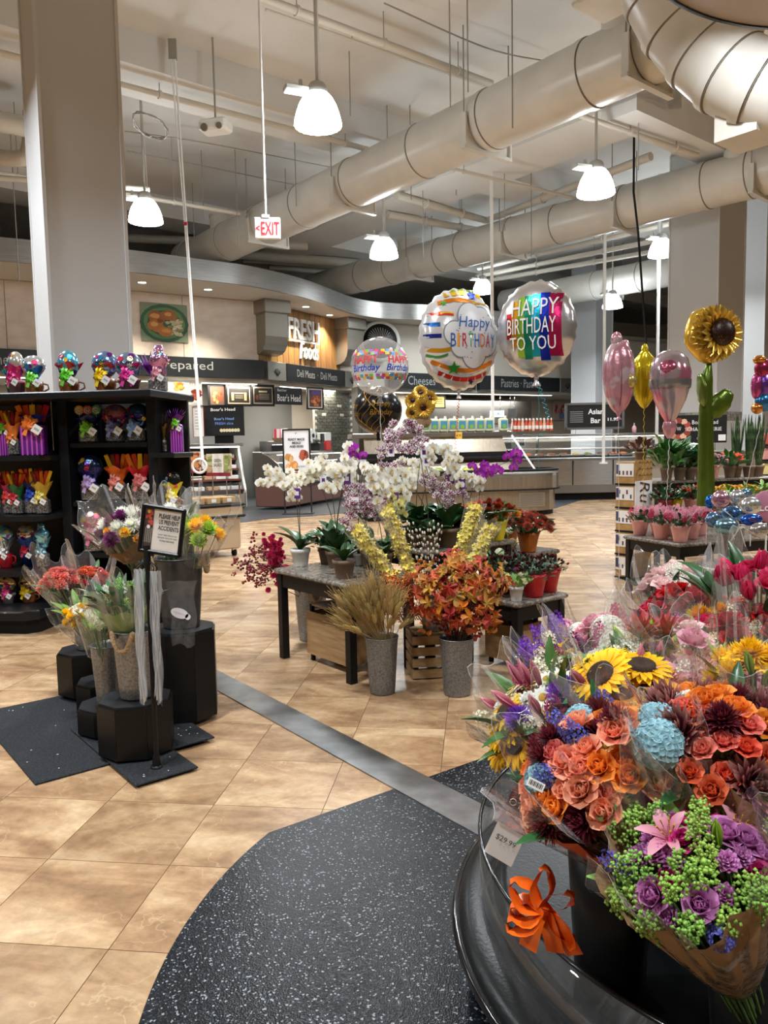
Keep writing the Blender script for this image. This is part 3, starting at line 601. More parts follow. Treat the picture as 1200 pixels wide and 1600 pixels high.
def at_board(name, label, cat, x0, y0, x1, y1, d, base, n=None, **k):
    c = P((x0+x1)/2, (y0+y1)/2, d); w_ = (x1-x0)/FPX*d; h_ = (y1-y0)/FPX*d
    if n is None: n = Vec((-c.x, -c.y))
    n = Vec((n[0], n[1], 0)).normalized(); view = Vec((-c.x, -c.y, 0)).normalized(); w_ /= max(.35, n.dot(view))
    return board(name, label, cat, c, n, w_, h_, base, **k)
def posts(t, h_, w_, L_, up=False):
    for s_ in (-1, 1): MB().cyl((s_*w_, (h_/2 if up else -h_/2), -.015), (s_*w_, (h_/2+L_ if up else -h_/2-L_), -.015), .008, None, 6).build('hanging_wire' if up else 'post', CHROME, t)
n0 = walls[0][3]; n1 = walls[1][3]; n3 = walls[3][3]
c = WP(0, 257, 504, .05); wpx = (WP(0, 293, 500)-WP(0, 220, 500)).length
rr = random.Random(3); pr = [(0, 0, .5, .5, '7d8f72', None), (0, -.02, .52, .50, '2f5d3c', 0), (0, -.02, .44, .42, '5f8a58', .05), (0, -.02, .36, .34, '375f40', .05)]
pr += [(.22+rr.uniform(-.18, .14), -.12+rr.uniform(-.2, .2), .05, .035, rr.choice(('d9cfae', 'e8e0c6', '9a8a5a', 'c8bd94')), .6) for _ in range(34)]
pr += [(x, y, rx, ry, q, .35) for x, y, rx, ry, q in ((-.16, .12, .2, .17, '9c5a24'), (.1, .2, .17, .14, 'a5652c'), (-.18, -.1, .17, .15, 'b5702f'), (.0, -.24, .17, .12, 'c07a34'), (-.2, .16, .1, .07, 'd39a52'), (.08, .22, .08, .05, 'd6a05a'), (-.22, -.06, .08, .06, 'dba45c'), (.03, -.22, .1, .05, 'd89c50'), (-.1, .03, .06, .05, '7c4217'))]
board('fried_chicken_picture', 'unframed wall picture of fried chicken and rice on a green plate', 'picture', c, n0, wpx, .98, 'c98b5e', pr)
c = WP(2, 594, 533, .35); t = T('round_emblem_sign', 'black round emblem sign with a white ring behind the bubble balloon', 'sign', mx=upright(c, (.1, -1)))
disc_ = MB().lathe([(.001, 0), (.62, 0), (.62, -.06), (.001, -.06)], 40).build('disc', SIGNB, t); MB().lathe([(.56, .004), (.66, .004), (.67, -.03), (.56, -.03)], 40).build('ring', LETW, t)
mb = MB()
for k in range(14): g = pi*(k+.5)/14; mb.tube([Vec((.1*cos(g), .02, .01)), Vec((.30*cos(g), .1+.2*sin(g), .012)), Vec((.40*cos(g+.1), .08+.36*sin(g), .01))], .014, 4)
mb.build('crest', mat('emblem_grey', hexc('b8b8b4'), .5), t)
# hanging boards of the kitchen
def food(seed, n=10, cols=('a0522d', 'c77b3f', 'd9a566', '7f2f22'), x=0, y=0, sx=.3, sy=.3): r = random.Random(seed); return [(x+r.uniform(-sx, sx), y+r.uniform(-sy, sy), .09, .08, r.choice(cols), .5) for _ in range(n)]
DK = 21.6
at_board('sides_poster', 'white poster reading SIDES with two food bowls behind the candy shelf', 'poster', 262, 594, 315, 632, 20.6, 'e9e6e0', n0, prints=[(-.12, .25, .17, .26, 'f5f3ef', 0)]+food(1, 12, ('d9a441', 'c98a2b', 'e6c46a'), -.12, .25, .1, .12)+[(.3, -.12, .19, .32, 'f5f3ef', 0)]+food(2, 14, ('a23b22', '7d2818', 'c4573a'), .3, -.12, .11, .17), texts=(('SIDES', -.22, -.18, .36, .16, '15181a', {'off': .02}), ('Fresh', .3, .38, .3, .1, '777777', {})))
at_board('menu_board', 'black menu board with a roast picture over the hot food case', 'menu board', 327, 602, 352, 634, DK, '1a1512', n0, prints=[(0, 0, .42, .44, '5a4a40', None), (0, .05, .36, .36, '7a3d22', None)]+food(4, 12, ('9c5a2c', '6a2c16', 'c9854a'), 0, -.1, .25, .25), framec='120d0b')
at_board('menu_board', 'black menu board framed in gold with two bottles printed', 'menu board', 355, 603, 392, 633, DK+.2, '15120f', n0, prints=[(0, 0, .46, .43, 'b8a98c', None), (0, 0, .42, .37, '1c1713', None), (-.26, -.05, .05, .2, 'c8a560', None), (.26, -.05, .05, .2, 'c8a560', None), (0, .12, .18, .03, '9a8a6a', None), (0, -.02, .16, .02, '8a7a5a', None), (0, -.12, .16, .02, '8a7a5a', None)], framec='120d0b')
at_board('menu_board', 'black menu board framed in gold with lines of small print', 'menu board', 395, 603, 427, 633, DK+.5, '15120f', n0, prints=[(0, 0, .46, .43, 'b8a98c', None), (0, 0, .42, .37, '1c1713', None), (0, .2, .2, .04, 'c9b98f', None)]+[(.05, .06-.08*k, .24, .018, '8a7d68', None) for k in range(4)]+[(-.28, -.1, .07, .14, '7a3a22', .3)], framec='120d0b')
at_board('brand_board', 'black board reading Head in white serif letters under the deli sign', 'sign', 431, 606, 472, 632, DK+.9, '0d0d0e', n1*.5+n0*.5, texts=(("Boar's Head", .0, -.1, .86, .42, 'e8e8e4', {}), ('Butcher', -.25, .34, .34, .16, 'c8c8c4', {})))
at_board('framed_poster', 'black framed poster of fried food beside the dark tile wall', 'poster', 481, 607, 504, 638, DK+1.6, '6a5145', n1*.5+n0*.5, prints=[(0, 0, .47, .47, 'cfc8be', None), (0, 0, .40, .42, '4a352c', None), (.05, .28, .28, .1, '5b3f86', None)]+food(6, 16, ('b5622e', 'd08a4a', '8a3c1c'), 0, -.12, .26, .22), framec='0f0f10')
# dark glazed brick wall
BRK = mat('dark_glazed_brick', hexc('57584f'), .3, rnd=(.01, .22)); BRW = mat('pale_glazed_brick', hexc('c9c8bd'), .3); GROUT = mat('pale_grout', hexc('c2bfb2'), .8)
a, b = P(492, 650, 24.6), P(552, 650, 25.9); d = (b-a).normalized(); L_ = (b-a).length; rz = atan2(d.y, d.x)
bw = MB().box(L_/2, .06, 1.69, L_, .1, 3.38).build('wall_brick', GROUT, None, (a.x, a.y, 0), rz); st(bw, 'dark glazed brick wall beside the deli counter')
kx, kz = .20, .098; bmh = MB().box(0, 0, 0, kx-.016, .03, kz-.014, 0, 0, .004)
bm1 = bmh.mesh('brick', BRK); bm2 = bmh.mesh('brick', BRW)
for r_ in range(21):
    for j in range(int(L_/kx)):
        x = (j+.5+(.5 if r_ % 2 else 0))*kx
        if x < L_-.05: ob('brick', bm2 if (r_ in (13, 16) and j % 4 == r_ % 3) else bm1, bw, (x, 0, 1.30+r_*kz))
a = P(570, 700, 25.0); t = T('metal_clad_column', 'grey metal clad column behind the black balloon', 'column', (a.x, a.y, 0), radians(20)); MB().box(0, 0, 1.72, .62, .62, 3.42).build('cladding', mat('grey_cladding', hexc('6d6b66'), .4, .5), t)
for k in range(3): MB().box(-.2+.2*k, -.315, 1.7, .012, .012, 3.3).build('groove', SIGNB, t)
# ---- open multideck case
LITP = mat('kitchen_strip', (1, 1, 1), .5, emit=(1, .93, .80), es=5)
Q = G(418, 794)-walls[0][2]*.55; dv = walls[0][2]; nv0 = walls[0][3]; rz0 = walls[0][4]; CLN = 7.0
t = T('multideck_case', 'open refrigerated multideck case stocked with white meal packages', 'display case', Q-dv*CLN, rz0); CASE_O = Q-dv*CLN
MB().box(CLN/2, .5, .26, CLN, 1.0, .40, 0, 0, .02).box(CLN/2, .5, .03, CLN-.1, .9, .08).build('base', mat('case_base', hexc('a59a8a'), .4, .4), t)
MB().box(CLN/2, .98, 1.05, CLN, .06, 1.2).build('back_panel', BLACK, t); MB().box(CLN/2, .55, 1.64, CLN, .9, .07, 0, 0, .01).build('canopy', STEEL, t); MB().box(CLN/2, .16, 1.585, CLN-.2, .05, .03).build('light_strip', LITP, t)
SHM = mat('case_shelf', (.02, .02, .02), .4); RAIL = mat('price_rail', hexc('7a3a30'), .5)
lv = [(.50, .02), (.76, .20), (1.02, .34), (1.28, .46)]
for z, y0 in lv:
    s_ = MB().box(CLN/2, (y0+.98)/2, z, CLN-.04, .98-y0, .025).build('shelf', SHM, t); MB().box(CLN/2, y0-.006, z, CLN-.04, .014, .045).build('price_rail', RAIL, s_)
for x in (.03, CLN-.03):
    pr = [(0, .08), (1.0, .08), (1.0, 1.62), (.42, 1.62), (.30, 1.3), (.12, .8), (0, .5)]; n = len(pr); hw = .03
    MB().add([(x+sx*hw, y, z) for sx in (-1, 1) for y, z in pr], [tuple(range(n)), tuple(range(2*n-1, n-1, -1))]+[(j, n+j, n+(j+1) % n, (j+1) % n) for j in range(n)]).build('end_panel', mat('case_end', hexc('d8d6cf'), .35, .3), t)
MB().box(CLN-1.2, .0, .46, 2.2, .02, .09).build('brand_rail', SIGNB, t)
rr = random.Random(11); pk = [MB().box(0, 0, .05, .26, .2, .10, 0, 0, .012).mesh('tray', flat(q, .4)) for q in ('ece9e2', 'dfe3e4', 'c9a27a')]; lb_ = MB().box(0, -.02, .102, .12, .11, .006).mesh('label', flat('2f3a3d', .5))
for z, y0 in lv:
    for k in range(13):
        x = CLN-.22-k*.31-rr.uniform(0, .05); p = Mat.Translation(CASE_O) @ Mat.Rotation(rz0, 4, 'Z') @ Mat.Translation(Vec((x, y0+.14, z+.013))) @ Mat.Rotation(rr.uniform(-.12, .12), 4, 'Z')
        o = T('meal_package', 'white sealed meal package on a shelf of the multideck case', 'package', mx=p, group='meal packages in the multideck case'); ob('tray', pk[rr.choice((0, 0, 0, 1, 2))], o); ob('label', lb_, o)
# monitor and panels on the case
c = P(349, 657, 20.3); t = board('deli_screen', 'black screen with white and blue lettering on top of the multideck case', 'screen', c, (-.1, -1), 1.06, .76, '0a0d14', texts=(("Boar's Head", 0, .38, .62, .11, 'f2f2ee', {'off': .02}), ("Boar's Head", .02, .06, .5, .09, '7fa8e8', {'off': .02}), ('FRESH slice', .02, -.1, .46, .09, '6f9be6', {'off': .01})), framec='0b0b0c', fw=.02, thick=.06,
           prints=[(.02+.072*k-.2+.12, -.34, .04, .06, 'e6dcb0', .2) for k in range(7)])
MB().box(0, -.5, -.03, .5, .24, .06).build('stand', BLACK, t)
at_board('notice_sign', 'narrow white notice panel beside the deli screen', 'notice', 302, 636, 318, 682, 20.2, 'e6e6e4', (-.1, -1), prints=[(0, .36-.1*k, .3, .012, '9a9a9a', None) for k in range(7)], framec='8f2a2a', fw=.008)
t = T('back_oven', 'dark glass fronted oven in the kitchen behind the screen', 'oven', P(290, 690, 23.0)*1-Vec((0, 0, P(290, 690, 23.0).z)), rz0)
MB().box(0, 0, .9, 1.2, .8, 1.8, 0, 0, .03).build('body', STEEL, t); MB().box(.1, -.41, 1.45, .6, .02, .55).build('door_glass', SIGNB, t); MB().cyl((-.25, -.46, 1.2), (-.25, -.46, 1.7), .02).build('handle', CHROME, t)
t = T('wall_shelf_oven', 'wide dark oven recess under the menu boards', 'oven', Vec((-3.15, 24.2, 0)), rz0); MB().box(0, 0, 1.3, 1.3, .6, .9, 0, 0, .02).box(0, 0, .45, 1.3, .6, .8).build('body', STEELD, t); MB().box(0, -.31, 1.35, 1.0, .03, .55).build('opening', SIGNB, t); MB().cyl((-.5, -.35, 1.62), (.5, -.35, 1.62), .02).build('handle', CHROME, t)
# ---- curved glass service case along the deli wall
a, b = G(449, 797), G(553, 778); d = (b-a).normalized(); L_ = (b-a).length; rz = atan2(d.y, d.x)
t = T('service_case', 'curved glass deli service case with steel base and meat trays', 'display case', a, rz)
MB().box(L_/2, .47, .35, L_, .84, .56, 0, 0, .02).build('base', mat('case_red_brown', hexc('6a4a40'), .4), t); MB().box(L_/2, .02, .68, L_, .10, .14, 0, 0, .03).build('bumper', STEEL, t)
MB().box(L_/2, .5, .74, L_, .74, .06).build('deck', STEEL, t); MB().box(L_/2, .80, 1.42, L_, .28, .05, 0, 0, .01).build('top_shelf', STEEL, t); MB().box(L_/2, .90, 1.08, L_, .05, .66).build('back_wall', STEELD, t)
gp = [(.06, .76), (.10, .95), (.24, 1.15), (.48, 1.33), (.70, 1.42)]; mb = MB()
for j in range(4): mb.add([(x, gp[j+k][0], gp[j+k][1]) for k in (0, 1) for x in (0.05, L_-.05)], [(0, 1, 3, 2)], 0, True)
mb.build('curved_glass', GLASS, t)
for x in (.02, L_-.02):
    pr = gp+[(.90, 1.42), (.90, .7), (.02, .7)]; n = len(pr); MB().add([(x+sx*.03, y, z) for sx in (-1, 1) for y, z in pr], [tuple(range(n)), tuple(range(2*n-1, n-1, -1))]+[(j, n+j, n+(j+1) % n, (j+1) % n) for j in range(n)]).build('end_panel', STEEL, t)
MB().box(L_/2, .3, 1.36, L_-.3, .04, .02).build('light_strip', LITP, t)
rr = random.Random(5)
for k in range(18):
    x = .25+(k % 9)*(L_-.5)/8; y = .30+.30*(k//9); p = Mat.Translation(a) @ Mat.Rotation(rz, 4, 'Z') @ Mat.Translation(Vec((x, y, .769)))
    o = T('meat_tray', 'tray of sliced meat behind the curved glass', 'food tray', mx=p, group='meat trays in the service case'); MB().box(0, 0, .02, .28, .27, .04, 0, 0, .01).build('tray', WHITE, o)
    MB().ell((0, 0, .085), .10, .10, .06, 10, 6, fn=lambda g, ph: 1+.2*sin(3*g+k)*cos(2*ph)).build('meat', flat(rr.choice(('a8483a', 'd9a58e', '8a3a2c', 'e6d2b0', 'c97a5a')), .5), o)
for k, (x, lb) in enumerate(((434, 'red wrapped gift basket on the deli case'), (456, 'pink snack basket on the deli case'))):
    p = P(x, 690, 21.6); t = T('snack_basket', lb, 'basket', p); MB().lathe([(.10, 0), (.16, .1)], 12).build('basket', ROPE, t)
    for j in range(6): MB().box(.08*cos(j), .08*sin(j), .2, .07, .02, .3).build('pack', flat(('d9a0b0', 'c04050', 'e0d0d0')[j % 3], .4), t)
for x, lb in ((445, 'white meat slicer with a round guard on the deli case'), (484, 'second white meat slicer further along the deli case')):
    p = P(x, 684, 22.2); t = T('meat_slicer', lb, 'slicer', p, rz); MB().cyl((0, -.1, .06), (0, .1, .06), .20, .20, 20).build('blade_guard', WHITE, t); MB().box(.22, 0, -.1, .5, .3, .12, 0, 0, .03).build('base', STEEL, t); MB().cyl((0, -.11, .06), (0, -.13, .06), .06, .06, 14).build('knob', SIGNB, t)
t = T('scale_printer', 'black label scale beside the dark brick wall', 'scale', a+d*(L_-.80)+Vec((-d.y, d.x, 0))*.80+Vec((0, 0, 1.443)), rz); MB().box(0, 0, .12, .34, .34, .24, 0, 0, .03).build('body', SIGNB, t); MB().box(0, -.18, .36, .2, .04, .24).build('display', SIGNB, t)
t = T('red_box', 'red and white carton on the far end of the deli case', 'carton', a+d*(L_-.28)+Vec((-d.y, d.x, 0))*.80+Vec((0, 0, 1.364)), rz); MB().box(0, 0, .22, .34, .3, .28, 0, 0, .01).build('lower', flat('b52a2c'), t); MB().box(0, 0, .48, .34, .3, .24, 0, 0, .01).build('lid', flat('d9d9d6'), t)
# ready-made sign stand
c = P(463.5, 703, 17.8); t = board('floor_sign_stand', 'tall black framed floor sign reading READY MADE MEALS AND SIDES', 'sign stand', c, (-.02, -1), .58, .90, 'e9e9ec', framec='101012', fw=.035,
    prints=[(-.3, -.22, .2, .13, 'e6dfd0', .1)]+food(21, 8, ('c98a4a', 'e0b070', 'a86a30'), -.3, -.22, .12, .08)+[(.28, -.14, .2, .14, 'e9e4dc', .0)]+food(22, 12, ('8a3a2a', 'b0543a', '6a2618'), .28, -.14, .11, .08)+food(23, 10, ('d98a4a', 'e8b06a'), -.2, -.4, .16, .05),
    texts=(('READY MADE', 0, .27, .66, .065, '1c2022', {'off': .03}), ('MEALS', 0, .18, .34, .06, '1c2022', {'off': .03}), ('AND SIDES', 0, .09, .56, .06, '1c2022', {'off': .03}), ('F', .0, .42, .08, .04, '555555', {}), ('Freshbite', .15, -.42, .34, .05, '555555', {'shear': .3})))
MB().box(-.31, -c.z/2-.2, -.02, .03, c.z-.2, .03).box(.31, -c.z/2-.2, -.02, .03, c.z-.2, .03).box(0, -c.z+.012, -.02, .72, .024, .40).build('stand', SIGNB, t)
# ---- tan chilled cart with an acrylic box
a = G(378, 868); t = T('chilled_cart', 'tan food cart on casters with a clear acrylic guard full of boxes', 'cart', a, BA); TANC = mat('cart_tan', hexc('b7a48a'), .35, .3)
MB().box(-.75, .42, .36, 1.5, .84, .50, 0, 0, .02).build('body', TANC, t); MB().box(-.75, .42, .66, 1.56, .9, .16, 0, 0, .02).build('upper_body', mat('cart_tan_light', hexc('c8b79d'), .3, .4), t)
for z in (.585, .745): MB().box(-.75, .42, z, 1.62, .96, .035, 0, 0, .012).build('bumper', BLACKM, t)
for x, y in ((-.08, .08), (-1.42, .08), (-.08, .76), (-1.42, .76)):
    o = MB().cyl((x-.02, y, .05), (x+.02, y, .05), .05, None, 14).build('caster', BLACKM, t); MB().box(x, y, .10, .06, .05, .05).build('fork', CHROME, o)
for k in range(4):
    x0, y0, x1, y1 = ((-1.5, 0, 0, 0), (0, 0, 0, .84), (0, .84, -1.5, .84), (-1.5, .84, -1.5, 0))[k]; MB().add([(x0, y0, .76), (x1, y1, .76), (x1, y1, 1.06), (x0, y0, 1.06)], [(0, 1, 2, 3)]).build('acrylic_guard', ACRY, t)
for x, y in ((0, 0), (-1.5, 0), (0, .84)): MB().box(x, y, .91, .02, .02, .30).build('guard_post', CHROME, t)
MB().box(-.75, .80, 1.12, 1.2, .012, .02).build('sign_rail', CHROME, t)
rr = random.Random(9); mbx = MB().box(0, 0, .05, .2, .16, .09, 0, 0, .006).mesh('carton', mat('kraft_carton', hexc('b68f5d'), .7)); mlb = MB().box(0, -.082, .05, .07, .004, .05).mesh('label', WHITE); mtr = MB().box(0, 0, .03, .2, .15, .05, 0, 0, .01).mesh('carton', flat('d9d6d0', .3))
for k in range(18):
    p = Mat.Translation(a) @ Mat.Rotation(BA, 4, 'Z') @ Mat.Translation(Vec((-.14-.24*(k % 6), .14+.26*(k//6), .762))) @ Mat.Rotation(rr.uniform(-.1, .1), 4, 'Z')
    kr = k % 6 < 4 and k < 12
    o = T('pastry_box', 'small brown carton with a white label in the chilled cart' if kr else 'white lidded tub in the chilled cart', 'box', mx=p, group='cartons in the chilled cart' if kr else 'tubs in the chilled cart'); ob('carton', mbx if kr else mtr, o); ob('label', mlb, o)
for x0, x1, y0, y1, tx, fs, lb in ((266, 311, 706, 739, 'CHICKEN\nWINGS AND\nTENDERS', 31, 'food picture panel reading CHICKEN WINGS AND TENDERS above the cart'), (323, 360, 709, 744, 'GREEN\nSALADS', 33, 'food picture panel reading GREEN SALADS above the cart')):
    cols = ('b5502e', 'd08a4a', '8a3018', 'c98a4a') if fs == 31 else ('6f7f3a', '93a05a', 'b9b48a', 'c9a27a')
    posts(at_board('food_sign', lb, 'sign', x0, y0, x1, y1, 11.55, 'c9b59a', (-.35, -1), prints=food(fs, 22, cols, -.34, .08, .15, .32)+food(fs+1, 22, cols[::-1], .36, .08, .13, .32)+[(0, .08, .23, .42, 'e6e0d6', None), (0, -.42, .5, .08, '8a2434', None)], texts=((tx, 0, .1, .34, .34, '4a4440', {'off': .01}),)), .3, .12, .45)
# ---- stainless island with a rounded end, shelf of jugs and bottles
def rounded(x0, x1, hw, n=12):             # plan outline: straight left end, half-round right end
    return [(x0, -hw), (x1-hw, -hw)]+[(x1-hw+hw*cos(-pi/2+pi*i/n), hw*sin(-pi/2+pi*i/n)) for i in range(1, n)]+[(x1-hw, hw), (x0, hw)]
c = P(868, 740, 17.2); ID = radians(12); t = T('island_counter', 'stainless island counter with a rounded end and black rail behind the mums', 'counter', (c.x, c.y, 0), ID); ISL = Mat.Translation(Vec((c.x, c.y, 0))) @ Mat.Rotation(ID, 4, 'Z')
SST = mat('warm_steel', hexc('a89d8c'), .3, .85, noise=(2, hexc('958b7c'), .3, .7, 3, (12, 12, 1)))
MB().prism(rounded(-4.4, -.12, .60), 0, .10).build('kick', BLACKM, t); MB().prism(rounded(-4.4, -.08, .66), .10, .56).build('body', SST, t); MB().prism(rounded(-4.4, 0, .72), .56, .84).build('upper_body', SST, t)
MB().prism(rounded(-4.4, .03, .75), .545, .575).build('bumper', BLACKM, t); MB().prism(rounded(-4.4, .0, .70), .84, .90).build('counter_top', STEEL, t)
pr = [Vec((x, y, .97)) for x, y in rounded(-4.4, -.02, .70)]; MB().tube(pr, .03, 8).build('rail', BLACKM, t)
mb = MB().box(-.85, -.665, .34, .6, .02, .30)
mb.build('vent_frame', STEEL, t)
for k in range(7): MB().box(-.85, -.68, .23+.036*k, .5, .015, .014).build('vent_slat', STEELD, t)
for s_, lb in ((-1, 'near'), (1, 'far')):
    MB().add([(-4.4, s_*.52, .92), (-1.2, s_*.52, .92), (-1.35, s_*.22, 1.74), (-4.4, s_*.22, 1.74)], [(0, 1, 2, 3)]).build('sloped_panel', SST, t)
MB().box(-2.8, -.50, 1.30, 3.4, .12, .16).build('black_shelf', BLACKM, t); MB().box(-2.9, 0, 1.75, 3.5, .62, .10, 0, 0, .01).build('top_shelf', STEEL, t); MB().box(-2.9, -.36, 1.27, 3.2, .4, .02).build('lower_shelf', STEEL, t)
MB().add([(-1.2, -.3, 1.74), (-.75, -.6, .95), (-.70, -.6, .95), (-1.14, -.3, 1.74)], [(0, 1, 2, 3)]).build('glass_edge', WHITE, t)
MB().box(-.55, .1, 1.78, .9, .5, .06).build('side_shelf', STEEL, t)
def jug(M, lb):
    o = T('detergent_jug', lb, 'jug', mx=M, group='jugs on the island shelf'); MB().box(0, 0, .15, .20, .13, .30, 0, 0, .03).build('body', mat('jug_cream', hexc('d8d5b4'), .35), o); MB().box(0, -.068, .16, .15, .006, .17).build('label', flat('3f8fb0'), o); disc_ = MB().cyl((0, -.073, .12), (0, -.076, .12), .05, .05, 12).build('badge', flat('7fae4a'), o); MB().cyl((.05, 0, .30), (.05, 0, .35), .03, .025, 10).build('cap', flat('e8e4d0'), o)
for k in range(8): jug(ISL @ Mat.Translation(Vec((-3.05+.205*k, -.12, 1.80))), 'cream jug with a blue label in the row on the island shelf')
jug(ISL @ Mat.Translation(Vec((-1.28, -.12, 1.80))), 'single cream jug standing apart at the end of the island shelf')
for k in range(22):
    x = -.98+.085*(k % 11); y = -.06+.16*(k//11); b = T('sauce_bottle', 'slim sauce bottle in the rows on the side shelf', 'bottle', mx=ISL @ Mat.Translation(Vec((x, y, 1.81))), group='sauce bottles on the side shelf')
    MB().lathe([(.034, 0), (.036, .02), (.036, .15), (.016, .20), (.015, .24)], 10).build('bottle', flat(('c9402a', 'd9632a', 'e8b5a0')[k % 3], .25), b); MB().cyl((0, 0, .24), (0, 0, .28), .018, .016, 8).build('cap', flat('e8e6e0'), b); MB().lathe([(.037, .04), (.037, .12)], 10).build('label', flat('efe9e2'), b)
for k, (x, cl, lb) in enumerate(((-3.35, 'c9905a', 'tray of bread rolls at the end of the island'), (-3.0, 'e0b98a', 'loaf pack on the island under the shelf'))):
    o = T('bread_pack', lb, 'bread', mx=ISL @ Mat.Translation(Vec((x, -.42, 1.38)))); MB().box(0, 0, .0, .34, .26, .03).build('tray', ROPE, o)
    for j in range(4): MB().ell((-.11+.075*j, 0, .07), .045, .11, .055, 8, 6).build('roll', flat(cl, .6), o)
at_board('price_card', 'small yellow price card clipped under the jug shelf', 'price card', 712, 675, 722, 686, 15.9, 'e0b94a', texts=(('4.99', 0, 0, .7, .4, '4a3a20', {}),))
at_board('price_card', 'wide yellow price card under the island shelf', 'price card', 697, 691, 713, 699, 16.5, 'e6cf52', prints=[(0, 0, .35, .12, '6a5a2a', None)])
for k in range(7):
    o = T('produce_bag', 'clear salad bag on the island counter', 'bag', mx=ISL @ Mat.Translation(Vec((-3.9+.33*k, -.605, .90))), group='bags on the island counter'); MB().ell((0, 0, .085), .14, .065, .085, 10, 7, fn=lambda g, ph: 1+.12*sin(4*g+k)*cos(3*ph)).build('bag', flat(('c9483a', 'b9c05a', 'd9c9a0', '8a9a4a')[k % 4], .3), o)
# ---- asian bar
c = P(975, 740, 20.6); AB = radians(4); t = T('hot_food_bar', 'long stainless hot food bar with a glass sneeze guard', 'counter', (c.x, c.y, 0), AB); ABM = Mat.Translation(Vec((c.x, c.y, 0))) @ Mat.Rotation(AB, 4, 'Z')
MB().box(-1.2, .6, .10, 6.6, 1.0, .20).build('kick', BLACKM, t); MB().box(-1.2, .55, .30, 6.8, 1.1, .22).build('foot_panel', STEELD, t); MB().box(-1.2, .5, 1.10, 7.1, 1.2, .08, 0, 0, .02).build('counter_top', STEELD, t)
for k in range(6): MB().box(-4.15+1.1*k, .02, .73, 1.08, .06, .68, 0, 0, .012).build('door', STEEL, t)
MB().box(-1.2, .58, .73, 6.6, 1.0, .66).build('body', STEELD, t); MB().box(-1.2, .35, 1.15, 6.6, .8, .03).build('well_deck', BLACKM, t)
MB().add([(-4.5, -.02, 1.38), (2.1, -.02, 1.38), (2.1, .42, 1.72), (-4.5, .42, 1.72)], [(0, 1, 2, 3)]).build('sneeze_glass', GLASS, t); MB().box(-1.2, .45, 1.74, 6.8, .5, .05, 0, 0, .01).build('upper_shelf', STEEL, t); MB().cyl((-4.5, -.02, 1.37), (2.1, -.02, 1.37), .022).build('glass_rail', CHROME, t)
for x in (-4.4, -2.2, 0, 2.0): MB().box(x, .62, 1.43, .05, .05, .6).build('post', CHROME, t)
MB().box(-1.2, .3, 1.68, 6.4, .06, .02).build('light_strip', LITP, t)
rr = random.Random(4)
for k in range(20):
    o = T('food_pan', 'steel pan of hot food set in the bar', 'food pan', mx=ABM @ Mat.Translation(Vec((-4.2+.33*k, .30, 1.165))), group='pans in the hot food bar'); MB().box(0, 0, .025, .29, .5, .05, 0, 0, .01).build('pan', STEEL, o); MB().ell((0, 0, .05), .11, .2, .05, 9, 6, fn=lambda g, ph: 1+.15*sin(5*g+k)).build('food', flat(rr.choice(('8a4a2a', 'b5622e', '5a3a20', 'c9b070', '6a7a3a')), .4), o)
c = P(929, 650, 20.9); posts(board('asian_bar_sign', 'black sign board reading Asian Bar 11.99 above the hot food bar', 'sign', c, (-.06, -1), 1.46, .60, '0c0d0f', framec='5a5a58', fw=.06, thick=.06, prints=[(-.33, .2-.09*k, .12, .014, '9a9a9a', None) for k in range(6)],
      texts=(('Asian', .02, .2, .28, .24, 'f0f0ee', {'off': .02}), ('Bar', .02, -.2, .18, .24, 'f0f0ee', {'off': .02}), ('11.99', .34, -.16, .2, .14, 'f0f0ee', {'off': .03}))), .6, .5, .19)
t = T('spray_bottle', 'green spray bottle on the hot food bar shelf', 'bottle', mx=ABM @ Mat.Translation(Vec((-2.12, .45, 1.77)))); MB().lathe([(.05, 0), (.055, .03), (.05, .16), (.02, .22), (.018, .25)], 12).build('bottle', flat('2fae7a', .3), t); MB().box(-.02, 0, .28, .10, .03, .05, 0, 0, .008).build('trigger_head', flat('3fc07a', .4), t)
t = T('towel_roll', 'crumpled white towel roll at the end of the bar shelf', 'towel', mx=ABM @ Mat.Translation(Vec((-2.75, .45, 1.855)))); MB().cyl((-.2, 0, 0), (.1, 0, 0), .08, .09, 14).ell((-.28, 0, -.04), .14, .08, .05, 8, 6).build('roll', WHITE, t); MB().cyl((.1, 0, 0), (.16, 0, 0), .07, .07, 12).build('core', flat('2a3a5a'), t)
t = T('soap_bottle', 'clear soap bottle with pink soap on the far counter', 'bottle', P(991, 676, 21.6)); MB().lathe([(.05, 0), (.06, .04), (.06, .15), (.02, .2)], 12).build('bottle', flat('d9a0a8', .25), t); MB().cyl((0, 0, .2), (0, 0, .27), .015, .012, 8).build('pump', WHITE, t)
at_board('flower_picture', 'tall picture of tulips on the pastry wall', 'picture', 865, 626, 887, 656, 33.4, 'd9c9b8', n3, prints=food(41, 14, ('c95a6a', 'e0909a', '4a7a3a', '5a3a2a'), 0, .1, .38, .32)+[(.2, -.3, .3, .14, '7aa0d0', None)])
